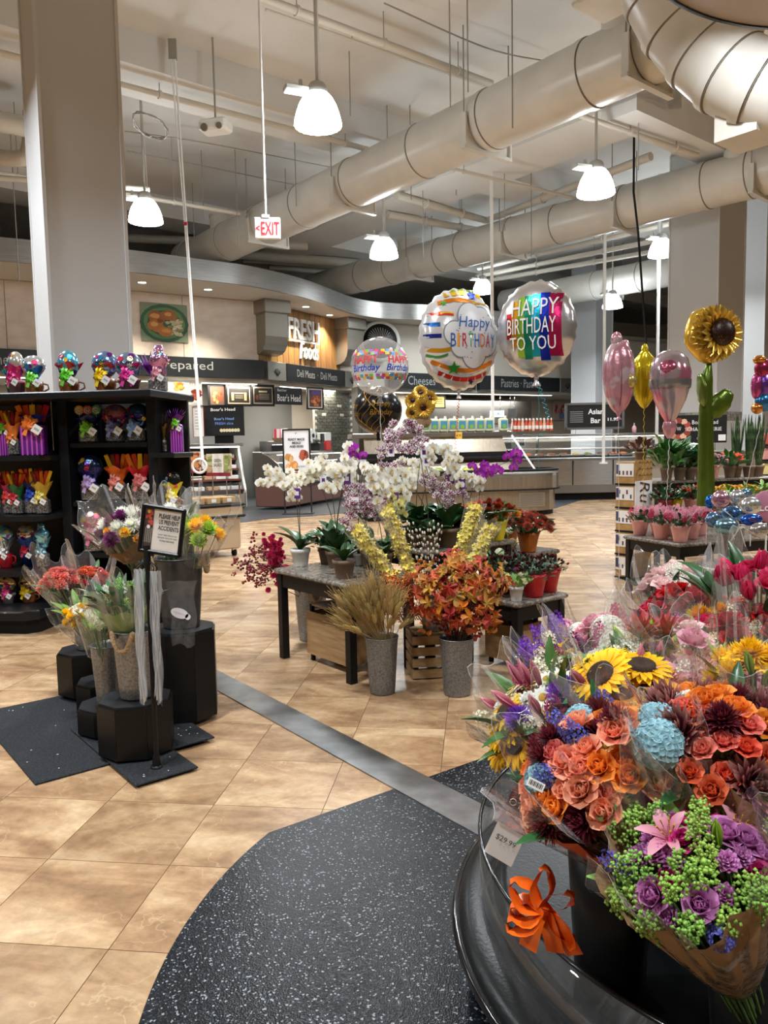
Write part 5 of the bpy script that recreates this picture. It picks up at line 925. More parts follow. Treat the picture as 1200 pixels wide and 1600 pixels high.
BQ = [
 # key, px, py, d, R, pull, items, label, wrap, liner, leaves, lm
 ('kraft', 1078, 1352, 1.32, .135, .34, (('filler', 'green', 17, 1.15), ('carnation', 'lavender', 8, .72), ('rose', 'magenta', 4, .62), ('rose', 'lavender', 3, .8), ('daisy', 'white', 2, 1.25), ('lily', 'lily', 2, .75), ('spray', 'violet', 2, .8), ('lilybud', 'lime', 2, .7)), 'kraft paper bouquet of green filler with lavender and magenta blooms', CELLO, KRAFT, 5, LEAFY),
 ('amber', 905, 1190, 1.62, .165, .40, (('rose', 'orange', 5, 1.15), ('rose', 'peach', 6, 1.1), ('mum', 'burgundy', 6, 1.0), ('hydrangea', 'blue', 2, .8), ('spray', 'violet', 4, .9), ('daisy', 'white', 2, .7), ('rose', 'salmon', 2, .9)), 'orange rose and burgundy chrysanthemum bouquet above the orange bow', CELLO, TISSO, 6, LEAFD),
 ('rust', 1112, 1150, 1.52, .150, .34, (('mum', 'darkmum', 3, 1.5), ('rose', 'coral', 4, .85), ('rose', 'orange', 4, 1.1), ('hydrangea', 'blue', 2, .95), ('mum', 'burgundy', 3, 1.0), ('carnation', 'white', 2, .8), ('rose', 'salmon', 2, .8)), 'bouquet with a large rust chrysanthemum beside blue hydrangea', CELLO, TISSO, 6, LEAFD),
 ('sunlily', 838, 1098, 1.95, .145, .42, (('sunflower', 'yellow', 4, 1.05), ('lilybud', 'lily', 5, .95), ('carnation', 'white', 5, .8), ('mum', 'purple', 2, .95), ('daisy', 'white', 4, 1.1), ('pom', 'lime', 2, 1.0), ('spray', 'cream', 3, .9), ('spray', 'magenta', 2, .9)), 'sunflower bouquet with pink lily buds and purple aster at the stand edge', CELLO, TISSG, 12, LEAFG),
 ('sunmag', 985, 1072, 1.86, .140, .34, (('sunflower', 'yellow', 6, 1.15), ('carnation', 'magenta', 7, .85), ('lily', 'lily', 2, .8), ('spray', 'white', 3, .8), ('lilybud', 'lily', 3, .9)), 'sunflower bouquet with a magenta carnation centre', CELLO, KRAFT, 6, LEAFG),
 ('whitehyd', 940, 1003, 2.30, .140, .34, (('hydrangea', 'white', 5, 1.0), ('sunflower', 'yellow', 3, 1.0), ('spray', 'plum', 3, 1.0), ('rose', 'pink', 3, .9), ('spray', 'magenta', 3, .9)), 'white hydrangea bouquet with a few sunflowers', CELLO, TISSW, 6, LEAFG),
 ('tropic', 1015, 1022, 2.05, .125, .32, (('bromeliad', 'bracts', 2, 1.1), ('carnation', 'plum', 4, .8), ('sunflower', 'yellow', 2, .9), ('lilybud', 'lime', 3, .9), ('spray', 'white', 5, .8), ('rose', 'pink', 3, .9)), 'bouquet with spiky red bromeliad heads and green buds', CELLO, None, 10, LEAFY),
 ('pinkrose', 1095, 1045, 1.95, .120, .30, (('rose', 'pink', 7, 1.1), ('lily', 'lily', 2, .95), ('lilybud', 'lime', 3, .9), ('rose', 'blush', 3, 1.0), ('spray', 'cream', 3, .8)), 'soft pink rose bouquet with an open lily', CELLO, TISSP, 5, LEAFG),
 ('pincushion', 1092, 985, 2.30, .120, .30, (('gerbera', 'gold', 3, 1.3), ('mum', 'gold', 2, 1.0), ('carnation', 'magenta', 5, .9), ('rose', 'hotpink', 3, .9), ('pom', 'lime', 3, .9), ('spray', 'lavender', 2, .9)), 'orange and yellow gerbera bouquet with magenta carnations', CELLO, TISSP, 5, LEAFG),
 ('red', 1068, 950, 2.62, .165, .26, (('rose', 'red', 12, 1.05), ('carnation', 'hotpink', 6, .95), ('spray', 'white', 4, .8)), 'deep red rose bouquet in a clear sleeve', CELLO2, None, 8, LEAFD),
 ('blushrose', 1052, 914, 2.85, .115, .24, (('rose', 'blush', 8, 1.1), ('spray', 'white', 4, .8), ('rose', 'red', 2, .9)), 'pale blush rose bouquet behind the red roses', CELLO2, None, 9, LEAFD),
 ('tulip', 1178, 912, 2.25, .105, .26, (('tulip', 'hotpink', 6, 1.15), ('rose', 'hotpink', 3, .95)), 'deep pink tulip bouquet with broad dark leaves', CELLO2, None, 12, LEAFD),
 ('redright', 1165, 978, 2.20, .12, .24, (('rose', 'red', 6, .95), ('carnation', 'salmon', 4, .8), ('pom', 'gold', 4, .9), ('spray', 'cream', 3, .8)), 'mixed red and salmon bouquet under the pink tulips', CELLO, None, 6, LEAFD),
 ('yellow', 1182, 1045, 1.75, .10, .26, (('mum', 'yellow', 5, .9), ('lilybud', 'lime', 4, .8), ('pom', 'lime', 3, .9), ('daisy', 'yellow', 4, 1.0)), 'yellow chrysanthemum bouquet with green lily buds', CELLO, None, 6, LEAFY),
 ('greenhyd', 1192, 1240, 1.46, .10, .30, (('filler', 'green', 9, 1.1), ('hydrangea', 'lime', 2, .8), ('rose', 'plum', 3, .8), ('rose', 'peach', 3, .95), ('carnation', 'white', 2, .8)), 'bouquet of green filler with peach rose and plum accents', CELLO, None, 6, LEAFG),
 ('purple', 868, 1020, 2.42, .105, .36, (('spray', 'purple', 5, 1.1), ('mum', 'purple', 2, .8), ('rose', 'magenta', 3, .8), ('sunflower', 'yellow', 2, .8), ('spray', 'cream', 3, .9), ('carnation', 'pink', 3, .8)), 'purple stock bouquet in a clear sleeve at the far edge of the stand', CELLO, TISSP, 8, LEAFG),
 ('peach', 1010, 1192, 1.56, .12, .36, (('rose', 'peach', 6, 1.15), ('rose', 'orange', 2, 1.1), ('mum', 'burgundy', 4, 1.05), ('rose', 'plum', 2, .9), ('carnation', 'white', 2, .6), ('callalily', 'orange', 1, .9)), 'peach rose bouquet wedged between the amber and rust bouquets', CELLO, TISSP, 5, LEAFD),
]
used = []; dc = Vec((DC.x, DC.y)); ctr = {}
for k, px, py, d, R_, pull, *_ in BQ: spot(k, px, py, d, pull)
for nm, q in [('front', P(888, 1300, 1.72)), ('front', P(1010, 1400, 1.48)), ('front', P(1130, 1520, 1.30))]+[(k, b) for k, (b, h) in SPOT.items()]:
    q = Vec((q.x, q.y)); e_ = q-dc
    if e_.length > .79: q = dc+e_.normalized()*.79
    if all((q-u).length > .222 for u in used):
        used.append(q); black_bucket(q.x, q.y, 'tall black plastic bucket behind the clear guard of the round stand' if nm == 'front' else 'tall black plastic bucket under '+next(w_[7] for w_ in BQ if w_[0] == nm).split(' bouquet')[0].replace('bouquet with', 'the bouquet with')[:70])
for k, px, py, d, R_, pull, items, lb, wr_, li, nl_, lm_ in BQ:
    b, h = SPOT[k]; q = min(used, key=lambda u: (u-Vec((b.x, b.y))).length); n_ = ctr.get(tuple(q), 0); ctr[tuple(q)] = n_+1; b = Vec((q.x+.035*cos(2.1*n_), q.y+.035*sin(2.1*n_), b.z)); bouquet(b, h, R_, tuple((a_, b_, round(c_*(2.3 if a_ == 'rose' and k in ('amber', 'rust', 'peach') else 1.6 if a_ in ('rose', 'mum', 'sunflower') else 1.0 if a_ == 'hydrangea' else 1.25)), e_*((.58 if k in ('amber', 'rust', 'peach') else .72) if a_ in ('rose', 'callalily') else .86)) for a_, b_, c_, e_ in items), lb, wr_, li, nl_, lm_, llen=.17 if k in ('tulip', 'sunlily') else .12, liner_top=1.0 if k == 'kraft' else .88 if k in ('amber', 'rust') else .78, edge=.07, over=.055, wr=1.2, zs=.47, r0=.045)
# price placard
c = P(800, 1293, 1.78); M = Mat.Translation(c) @ frame(Vec((-.18, -1, .30))) @ Mat.Rotation(0, 4, 'Z')
zf = Vec((-.25, -1, .28)).normalized(); ux = Vec((-zf.y, zf.x, 0)).normalized()*-1; ux = Vec((0, 0, 1)).cross(zf).normalized(); uy = zf.cross(ux)
rot = Mat((ux, uy, zf)).transposed().to_4x4(); M = Mat.Translation(c) @ rot @ Mat.Rotation(radians(-24), 4, 'Z')
t = T('price_placard', 'maroon and white price placard on the rim of the bouquet stand', 'sign', mx=M)
MB().box(0, 0, -.003, .072, .165, .006).build('card', WHITE, t); MB().box(0, .040, .0012, .072, .085, .003).build('header', flat('5a2a26', .4), t)
mb = MB(); put_text(mb, "life's", Mat.Translation((.012, .055, .004)), w=.036, off=.02); put_text(mb, 'indulgences', Mat.Translation((.002, .026, .004)), w=.058); mb.tube([(-.022+.008*cos(g), .055+.008*sin(g), .004) for g in [i*.7 for i in range(10)]], .0012, 4); mb.build('lettering', LETW, t)
mb = MB(); put_text(mb, '$29.99', Mat.Translation((0, -.035, .003)), w=.05); mb.build('price', flat('3a3a3a'), t); MB().box(0, -.13, -.004, .012, .10, .004).build('clip', ACRY, t)
# orange satin bow
c = P(846, 1418, 1.56); t = T('satin_bow', 'orange satin ribbon bow tied at the front of the stand', 'bow', mx=Mat.Translation(c) @ rot); SAT = mat('orange_satin', hexc('e8661a'), .28, spec=.6)
def ribbon(pts, wd, wv=None):
    mb = MB(); pts = spline([Vec(p) for p in pts], 5); n = len(pts); wv = Vec(wv or (0, 0, 1)); vv = []
    for j, p in enumerate(pts):
        tg = (pts[min(j+1, n-1)]-pts[max(j-1, 0)]).normalized(); s_ = (wv-tg*wv.dot(tg)).normalized()*wd/2; vv += [p-s_, p+s_]
    return mb.add(vv, [(2*j, 2*j+1, 2*j+3, 2*j+2) for j in range(n-1)], 0, True)
for k, (g, L_) in enumerate(((2.5, .075), (.5, .07), (1.5, .08), (-2.6, .075), (-.7, .085), (3.3, .06))):
    dx, dy = cos(g), sin(g); ribbon([(0, 0, 0), (dx*L_*.5-dy*.02, dy*L_*.5+dx*.02, .03), (dx*L_, dy*L_, .02), (dx*L_*.55+dy*.02, dy*L_*.55-dx*.02, .0), (0, 0, .006)], .042, (-dy*.3, dx*.3, 1)).build('loop', SAT, t)
for dx in (-.028, .03, .07): ribbon([(0, 0, 0), (dx*.6, -.04, .012), (dx, -.085, .0)], .04, (1, .2, .4)).build('tail', SAT, t)
MB().ell((0, 0, .01), .018, .018, .014, 10, 8).build('knot', SAT, t)
c = P(837, 1226, 1.52); t = T('barcode_sticker', 'white barcode sticker on the sleeve of the amber bouquet', 'sticker', mx=Mat.Translation(c) @ rot @ Mat.Rotation(radians(-22), 4, 'Z')); MB().box(0, 0, 0, .036, .018, .001).build('label', WHITE, t); mb = MB()
for k in range(9): mb.box(-.013+.0033*k, .001, .001, .0012+.001*(k % 2), .010, .0006)
mb.build('bars', SIGNB, t)
# ================================================================ CENTRE DISPLAY: granite tables, orchids, pots and buckets
GRAN = mat('grey_granite', hexc('8d867d'), .25, noise=(38, hexc('5d564e'), .42, .6, 6), bump=(50, .02)); ESP = mat('espresso_wood', (.008, .007, .007), .35, bump=(30, .03), spec=.25); CRATE = mat('crate_wood', hexc('a98a62'), .6, noise=(4, hexc('8f7049'), .35, .65, 4, (1, 1, 9)))
TABS = []; POTS = []
def settle(b, r):                           # nearest free place on the table top that carries b
    b = Vec(b); best = None
    for i in range(-24, 25):
        for j in range(-24, 25):
            x, y = b.x+.022*i, b.y+.022*j; c_ = (i*i*1.6+j*j)**.5
            if best and c_ >= best[0]: continue
            on = False; under = False
            for o, sx, sy, h, rz in TABS:
                u, v = (x-o[0])*cos(rz)+(y-o[1])*sin(rz), -(x-o[0])*sin(rz)+(y-o[1])*cos(rz); m_ = r*.72
                if abs(h-b.z) < .01 and m_ < u < sx-m_+.02 and m_-.02 < v < sy-m_+.02: on = True
                if h > b.z+.05 and -r*1.2-.03 < u < sx+r*1.2+.03 and -r*1.2-.03 < v < sy+r*1.2+.03: under = True
            if on and not under and all(abs(z-b.z) > .05 or (x-px)**2+(y-py)**2 > (r+pr_)**2 for px, py, z, pr_ in POTS): best = (c_, x, y)
    if best: b = Vec((best[1], best[2], b.z))
    POTS.append((b.x, b.y, b.z, r)); return b
def granite_table(o, sx, sy, h, label, rz=BA, shelf=False):
    TABS.append((o, sx, sy, h, rz))
    t = T('display_table', label, 'table', (o[0], o[1], 0), rz); MB().box(sx/2, sy/2, h-.018, sx+.04, sy+.04, .036, 0, 0, .012).build('granite_top', GRAN, t)
    MB().box(sx/2, sy/2, h-.085, sx-.02, sy-.02, .10).build('apron', ESP, t)
    for x in (.03, sx-.03):
        for y in (.03, sy-.03): MB().box(x, y, (h-.04)/2, .058, .058, h-.04, 0, 0, .004).build('leg', ESP, t)
    return t
granite_table((-.235, 4.88), .56, .89, .67, 'dark table with a granite top carrying white orchids'); granite_table((.87, 4.99), .50, .52, .50, 'low dark granite table carrying red pepper pots')
granite_table((.31, 5.40), .88, .78, .80, 'tall dark granite riser table in the middle of the orchids'); granite_table((1.12, 6.06), .40, .52, .67, 'dark granite table behind carrying the orange mum')
def crate(o, sx, sy, h, label, rz=BA, n=4):
    t = T('wooden_crate', label, 'crate', (o[0], o[1], o[2] if len(o) > 2 else 0), rz); sh = h/n
    for k in range(n):
        for y in (.008, sy-.008): MB().box(sx/2, y, sh*(k+.5), sx, .016, sh*.74).build('slat', CRATE, t)
        for x in (.008, sx-.008): MB().box(x, sy/2, sh*(k+.5), .016, sy-.034, sh*.74).build('slat', CRATE, t)
    for x in (.03, sx-.03):
        for y in (.03, sy-.03): MB().box(x, y, h/2, .025, .025, h-.004).build('corner_post', BLACKM, t)
    MB().box(sx/2, sy/2, h-.006, sx-.04, sy-.04, .012).build('lid', CRATE, t); return t
crate((.17, 4.96), .34, .28, .30, 'low slatted wooden crate between the two zinc buckets', radians(8)); _o = Vec((.87, 4.99, 0))+VB*.11+UB*.12; crate((_o.x, _o.y), .28, .28, .34, 'plain wooden crate under the low granite table', BA, 1); _o = Vec((-.235, 4.88, 0))+VB*.12+UB*.19; crate((_o.x, _o.y), .32, .50, .42, 'plain wooden crate under the orchid table', BA, 1)
_zb = {}
def zinc_bucket(x, y, z, h, r, label, rope=False, ropeang=0.0, mt=GALV):
    t = T('zinc_bucket', label, 'bucket', (x, y, z), ropeang); n = 32
    MB().lathe([(.001, .008), (r*.72, .006), (r*.75, 0), (r*.76, .01), (r*.79, h*.16), (r*.80, h*.17), (r*.80, h*.185), (r*.97, h*.95), (r, h*.97), (r*1.015, h), (r*.985, h), (r*.95, h*.95), (r*.74, .02), (r*.001, .02)], n).build('shell', mt, t)
    MB().tube([(r*1.01*cos(i*pi/14), r*1.01*sin(i*pi/14), h-.002) for i in range(29)], .004, 6).build('rim', mt, t)
    if rope:
        for s_ in (-1, 1):
            pts = [Vec((dx, s_*(r*.98+dy), h+dz)) for dx, dy, dz in ((-.055, -.004, -.035), (-.055, .014, .005), (-.045, .022, -.03), (-.022, .024, -.075), (0, .024, -.085), (.022, .024, -.075), (.045, .022, -.03), (.055, .014, .005), (.055, -.004, -.035))]; sp_ = spline(pts, 5)
            o = MB().tube(sp_, .0115, 8).build('rope_handle', ROPE, t); mb = MB()
            for j in range(0, len(sp_)-1, 2): d = (sp_[j+1]-sp_[j]).normalized(); mb.cyl(sp_[j]-d*.002+Vec((.002, 0, 0)), sp_[j]+d*.003-Vec((.002, 0, 0)), .0128, None, 7)
            mb.build('twist', ROPE, o)
    return t
zinc_bucket(-.03, 4.73, 0, .36, .105, 'tall zinc bucket of dried wheat in front of the orchid table'); zinc_bucket(.435, 4.67, 0, .36, .108, 'tall zinc bucket of autumn maple leaves'); zinc_bucket(-.60, 6.10, 0, .42, .135, 'zinc bucket of pink stems behind the orchid table', True, .4); zinc_bucket(.325, 5.12, .30, .22, .10, 'small zinc bucket on the slatted crate behind the maple leaves')
_pt = {}
def pot(parent, h, r, m, kind='plain'):
    k = (h, r, m.name, kind)
    if k not in _pt:
        if kind == 'plain': mb = MB().lathe([(.001, .004), (r*.68, 0), (r*.70, .004), (r*.92, h*.78), (r*1.0, h*.79), (r*1.02, h), (r*.96, h), (r*.9, h*.8), (r*.001, h*.82)], 24)
        else: mb = MB().lathe([(.001, .004), (r*.66, 0), (r*.72, .01), (r*.90, h*.6), (r*1.02, h*.9), (r*1.16, h*1.10), (r*1.1, h*1.04), (r*.9, h*.8), (r*.001, h*.8)], 36, fn=lambda g, t_: 1+(.10*cos(4*g)+.03*cos(18*g))*max(0, t_-.3)*(1 if t_ < .85 else .3))
        _pt[k] = mb.mesh('pot', m)
    return ob('pot', _pt[k], parent)
BRP = mat('brown_pot', hexc('6f5b48'), .6); WHP = mat('white_pot', hexc('d9d8d4'), .3); SOIL = mat('moss', hexc('6a6a3c'), .9, bump=(90, .8))
PURT = flat('5a2a7a', .4); WTAG = flat('ececf2', .4)
def orchid(px, py, z, sprays, label, ph=.125, pr=.07, pm=BRP, leaves=5, lw=1.0, seed=1, tags=True, lmat=LEAFD):
    b = settle(G(px, py, z), pr*1.03); rr = random.Random(seed); t = T('potted_orchid', label, 'orchid', b); pot(t, ph, pr, pm); MB().lathe([(pr*.93, ph*.86), (pr*.5, ph*.93), (.001, ph*.95)], 14, fn=lambda g, q: 1+.03*sin(7*g)).build('moss', SOIL, t)
    leaves += 2
    for i in range(leaves):
        g = i*2*pi/leaves+rr.random()*.5+seed; L_ = rr.uniform(.17, .26)*lw; tl = rr.uniform(.35, .95); ob('leaf', leafmesh(round(L_, 2), round(L_*.36, 3), lmat, .35, -.9, 6, .5, .35), t, mx=Mat.Translation((0, 0, ph*.9)) @ outward(Vec((cos(g), sin(g), 0)), tl))
    for k, (pts, n, col, sc_) in enumerate(sprays):
        pp = [P(x, y, b.y+.02*k)-b for x, y in pts]; first = pp[0]; st_ = [Vec((.01*k, 0, ph*.9)), Vec((first.x*.25, first.y*.2, ph+(first.z-ph)*.4)), Vec((first.x*.8, first.y, ph+(first.z-ph)*.85))]+pp
        path = spline(st_, 8); MB().tube(path, [.0035-.002*i/len(path) for i in range(len(path))], 5).build('flower_stem', mat('orchid_stem', hexc('3a3a22'), .5), t)
        seg = spline(pp, 8) if len(pp) > 1 else pp
        n = round(n*1.9)
        for i in range(n):
            p = seg[min(len(seg)-1, int((i+.5)/n*len(seg)))]+Vec((rr.uniform(-.05, .05), rr.uniform(-.05, .03), rr.uniform(-.055, .05))); fz = Vec((rr.uniform(-.7, .7)-.1, -1, rr.uniform(-.35, .35))); x_ = fz.normalized(); up = Vec((0, 0, 1)); xr = up.cross(x_).normalized(); yu = x_.cross(xr); M = Mat((xr, yu, x_)).transposed().to_4x4(); M.translation = p
            ob('orchid_flower', FL('orchid', col), t, mx=M @ Mat.Rotation(rr.uniform(-.3, .3), 4, 'Z') @ Mat.Scale(sc_*rr.uniform(1.0, 1.3), 4))
        if tags and k == 0:
            p = path[len(path)//2]; o = MB().box(.02, -.02, 0, .05, .003, .075).build('care_tag', PURT if seed % 2 else WTAG, t, p, rr.uniform(-.4, .4)); MB().box(.02, -.022, .0, .025, .002, .03).build('tag_print', WTAG if seed % 2 else PURT, o)
    return t
OZ = .67
orchid(458, 876, OZ, [([(461, 765), (440, 745), (408, 748)], 9, 'orchidw', 1.0), ([(468, 772), (455, 742), (425, 741)], 5, 'orchidw', .9)], 'white orchid in a white pot leaning over the table corner', .13, .075, WHP, 5, 1.1, 1)
orchid(511, 872, OZ, [([(497, 745), (480, 742), (462, 768)], 10, 'orchidw', 1.05), ([(515, 730), (500, 722), (478, 740)], 9, 'orchidw', 1.05)], 'tall white orchid beside the white pot', .12, .07, BRP, 6, 1.1, 2)
orchid(524, 886, OZ, [([(538, 742), (528, 738), (510, 765)], 11, 'orchidw', 1.1), ([(545, 722), (535, 725), (522, 748)], 6, 'orchidw', 1.0)], 'white orchid with dense blooms in a brown pot', .12, .07, BRP, 6, 1.2, 3)
orchid(538, 903, OZ, [([(550, 782), (552, 795), (540, 812)], 9, 'orchids', .8), ([(570, 735), (585, 745), (598, 772)], 10, 'orchidw', 1.0)], 'white and speckled orchid in the brown pot on the table corner', .125, .078, BRP, 5, 1.0, 4)
orchid(583, 885, OZ, [([(560, 768), (570, 790), (585, 808)], 12, 'orchids', .85), ([(545, 762), (560, 775), (575, 795)], 8, 'orchids', .85)], 'purple speckled orchid in a brown pot', .13, .075, BRP, 5, 1.0, 5)
orchid(566, 884, OZ, [([(562, 718), (552, 700), (546, 712)], 4, 'orchidp', .9), ([(556, 712), (548, 702), (540, 715)], 5, 'orchidw', 1.0)], 'white orchid with a purple lip in a small white pot', .09, .045, WHP, 4, .8, 6)
RZ = .80
orchid(612, 852, RZ, [([(598, 760), (612, 748), (636, 768)], 12, 'orchidw', 1.05), ([(600, 742), (620, 738), (640, 755)], 8, 'orchidw', 1.0)], 'white orchid on the riser above the yellow sleeves', .13, .075, BRP, 6, 1.1, 7)
orchid(640, 850, RZ, [([(605, 700), (600, 706), (598, 725)], 6, 'orchids', .85), ([(660, 690), (635, 660), (608, 690)], 16, 'orchids', .9)], 'tallest speckled orchid rising above the riser table', .13, .075, BRP, 6, 1.1, 8)
orchid(655, 843, RZ, [([(672, 738), (650, 718), (612, 735)], 14, 'orchidw', .95), ([(600, 742), (590, 745), (585, 760)], 7, 'orchids', .9)], 'white orchid arching in front of the tallest one', .13, .075, BRP, 6, 1.1, 9)
orchid(690, 850, RZ, [([(660, 715), (685, 705), (715, 735)], 15, 'orchidw', 1.05), ([(700, 718), (712, 722), (718, 745)], 6, 'orchidw', 1.0)], 'white orchid with a broad arch in the middle of the riser', .14, .08, BRP, 6, 1.2, 10)
orchid(706, 855, RZ, [([(670, 752), (688, 764), (706, 782)], 13, 'orchids', .85)], 'short speckled orchid with dark wrap on the riser', .14, .08, BRP, 6, 1.2, 12)
orchid(728, 856, RZ, [([(718, 752), (735, 742), (750, 758)], 7, 'orchidw', 1.0), ([(745, 738), (752, 735), (760, 748)], 4, 'orchidp', .9)], 'small white and purple orchid near the riser corner', .13, .075, BRP, 7, 1.3, 11)
orchid(748, 853, RZ, [([(752, 738), (780, 727), (806, 716)], 5, 'orchidp', 1.15)], 'purple orchid reaching out past the riser corner', .13, .075, BRP, 5, 1.4, 13)
orchid(632, 858, RZ, [([(612, 775), (618, 785), (625, 800)], 7, 'orchidy', 1.0)], 'greenish yellow orchid low on the riser', .11, .065, BRP, 5, .9, 15)
orchid(668, 862, RZ, [([(655, 700), (640, 690), (620, 720)], 9, 'orchids', .85)], 'lilac speckled orchid in front of the tallest one', .11, .065, BRP, 5, 1.0, 14)
orchid(548, 878, OZ, [([(545, 750), (552, 738), (562, 760)], 8, 'orchidw', 1.0)], 'white orchid half hidden behind the speckled ones', .12, .065, BRP, 6, 1.2, 16)
orchid(600, 874, OZ, [([(575, 755), (590, 768), (600, 790)], 8, 'orchids', .85)], 'speckled orchid against the riser table', .12, .065, BRP, 6, 1.2, 17)
orchid(672, 846, RZ, [([(640, 750), (655, 738), (672, 750)], 8, 'orchidw', 1.0)], 'white orchid low in the middle of the riser', .12, .07, BRP, 7, 1.3, 18)
orchid(716, 850, RZ, [([(700, 745), (715, 755), (722, 775)], 6, 'orchids', .85)], 'speckled orchid beside the small purple one', .12, .07, BRP, 7, 1.3, 19)
# yellow sleeves and pussy willow in the small bucket
FORS = mat('forsythia_yellow', hexc('f4e46a'), .5, rnd=(.01, .12)); WIL = mat('willow_bud', hexc('dcd8c8'), .8)
fb = MB(); ring(fb, 4, 50, .016, .010, .3, -.3, .001, 0, 0, nl=2, nw=1, rr=random.Random(1)); ring(fb, 4, 75, .014, .010, .3, -.3, .001, 0, .5, nl=2, nw=1, rr=random.Random(2)); fbm = fb.mesh('blossom', FORS)
B0 = Vec((.325, 5.12, .33))
for k, (x, y, lb) in enumerate(((556, 826, 'lowest outer yellow blossom sleeve'), (604, 794, 'upper yellow blossom sleeve beside the willow'), (744, 790, 'long yellow blossom sleeve pointing at the mums'), (766, 822, 'short yellow blossom sleeve over the pepper pots'))):
    tip_ = P(x, y, (4.84, 4.95, 5.08, 5.04)[k]); B1 = B0+Vec(((-.05, -.03, .03, .05)[k], (-.035, .03, .03, -.035)[k], 0)); ax = tip_-B1; L_ = ax.length; t = T('blossom_sleeve', lb, 'bouquet', mx=Mat.Translation(B1) @ frame(ax)); rr = random.Random(k)
    for i in range(150):
        z = L_*(.42+.58*i/150); g = i*2.4; q = rr.uniform(.012, .060)*(1-.35*(z/L_)); ob('blossom', fbm, t, mx=MX((q*cos(g), q*sin(g), z), (cos(g), sin(g), .6), rr.random()*6, rr.uniform(1.3, 2.0)))
    mb = MB()
    for i in range(6): mb.tube([(.008*cos(i), .008*sin(i), 0), (.018*cos(i), .018*sin(i), L_*.6), (.03*cos(i), .03*sin(i), L_*.97)], .002, 4)
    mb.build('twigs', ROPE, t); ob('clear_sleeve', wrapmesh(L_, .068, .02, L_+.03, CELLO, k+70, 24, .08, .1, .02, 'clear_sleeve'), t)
t = T('pussy_willow_bunch', 'bunch of pale pussy willow twigs between the yellow sleeves', 'branches', B0); rr = random.Random(8); wb = MB().ell((0, 0, .008), .0055, .0055, .010, 6, 5).mesh('catkin', WIL)
for i in range(14):
    e = P(635+4.2*i, 812+rr.uniform(0, 25), 5.0+rr.uniform(-.06, .08))-B0; c_ = e*.5+Vec((0, 0, .03)); MB().tube([(-.012+.0018*i, .006*(i % 2)-.003, 0), c_, e], .0018, 4).build('twig', mat('twig', hexc('4a3426'), .7), t)
    for j in range(8): q = (.5+.5*j/7); p = c_*(2*q*(1-q))+e*(q*q); ob('catkin', wb, t, mx=MX(p+Vec((rr.uniform(-.008, .008), rr.uniform(-.008, .008), 0)), e, 0, rr.uniform(.9, 1.4)))
# dried wheat
t = T('wheat_bunch', 'bunch of dried wheat ears in the zinc bucket', 'dried grass', (-.03, 4.73, .05)); WHE = mat('dry_wheat', hexc('b49a62'), .8, rnd=(.015, .25)); rr = random.Random(2); em = MB(); em.lathe([(.001, 0), (.012, .015), (.016, .05), (.012, .09), (.001, .125)], 8, fn=lambda g, q: 1+.25*sin(4*g+26*q))
for i in range(24): g = i*2.4; em.tube([(.010*cos(g), .010*sin(g), .01+.004*i), (.032*cos(g), .032*sin(g), .06+.0055*i)], .0011, 3)
emm = em.mesh('wheat_ear', WHE)
for i in range(72):
    q = sqrt((i+.5)/72); g = i*2.4; e = Vec((.17*q*cos(g)-.055, .085*q*sin(g)-.085, .46+.12*(1-q)+rr.uniform(-.10, .05))); MB().tube([(.04*q*cos(g), .04*q*sin(g), 0), Vec((.08*q*cos(g), .08*q*sin(g), .3)), e], .0016, 3).build('stalk', WHE, t); ob('wheat_ear', emm, t, mx=MX(e, e-Vec((0, 0, .25)), g, rr.uniform(.8, 1.1)))
# autumn maple leaves and orange sprays
t = T('autumn_leaf_bunch', 'large bunch of orange and red artificial maple leaves', 'leaf bunch', (.435, 4.67, .05)); rr = random.Random(6); ml = []
def maple(m):
    pts = []; L5 = ((-2.2, .55), (-1.15, .85), (0, 1.0), (1.15, .85), (2.2, .55))
    for i, (a, l) in enumerate(L5):
        for da, k in ((-.5, .52), (-.26, .86), (0, 1.0), (.26, .86), (.5, .52)): pts.append((l*k*.06*cos(a+da), l*k*.06*sin(a+da)))
    mb = MB(); n = len(pts); mb.add([(0, 0, 0)]+[(x, y, .010*sin(7*atan2(y, x))+.006*cos(3*x*40)) for x, y in pts], [(0, i+1, i+2) for i in range(n-1)]+[(0, n, 1)], 0, False, [(0, 0)]+[(0, 1)]*n); return mb.mesh('maple_leaf', m)
for nm, a, b in (('rust', 'b8541e', '9a3212'), ('amber', 'd8882a', 'b05a1a'), ('red', 'b02a22', '8a1a14'), ('gold', 'd9a63c', 'a8702a'), ('rosy', 'd9705a', 'b0442e'), ('olive', '9a8a3a', 'b0702a')): ml.append(maple(mat('maple_'+nm, hexc(a), .55, grad=[(0, hexc(a)), (1, hexc(b))], rnd=(.01, .2))))
C0 = Vec((.02, -.02, .57))
for i in range(230):
    u = 1-2*(i+.5)/230; g = i*2.39996; q = sqrt(1-u*u); n_ = Vec((q*cos(g), q*sin(g), u)); r_ = rr.uniform(.55, 1.0)*(1+.16*sin(3*g+2*u)+.12*sin(5*u+g*2)); p = C0+Vec((n_.x*.31*r_, n_.y*.24*r_, n_.z*.25*r_+(.03 if u > 0 else 0)))
    if p.z < .30: p.z = .30+rr.uniform(0, .08)
    lw_ = n_+Vec((rr.uniform(-.5, .5), -.5, rr.uniform(-.4, .5))); ob('maple_leaf', ml[rr.choice((0, 1, 1, 2, 3, 3, 4, 4, 5, 5) if u > -.2 else (0, 0, 1, 2, 1))], t, mx=MX(p, lw_, rr.random()*6, rr.uniform(.7, 1.2)))
mb = MB()
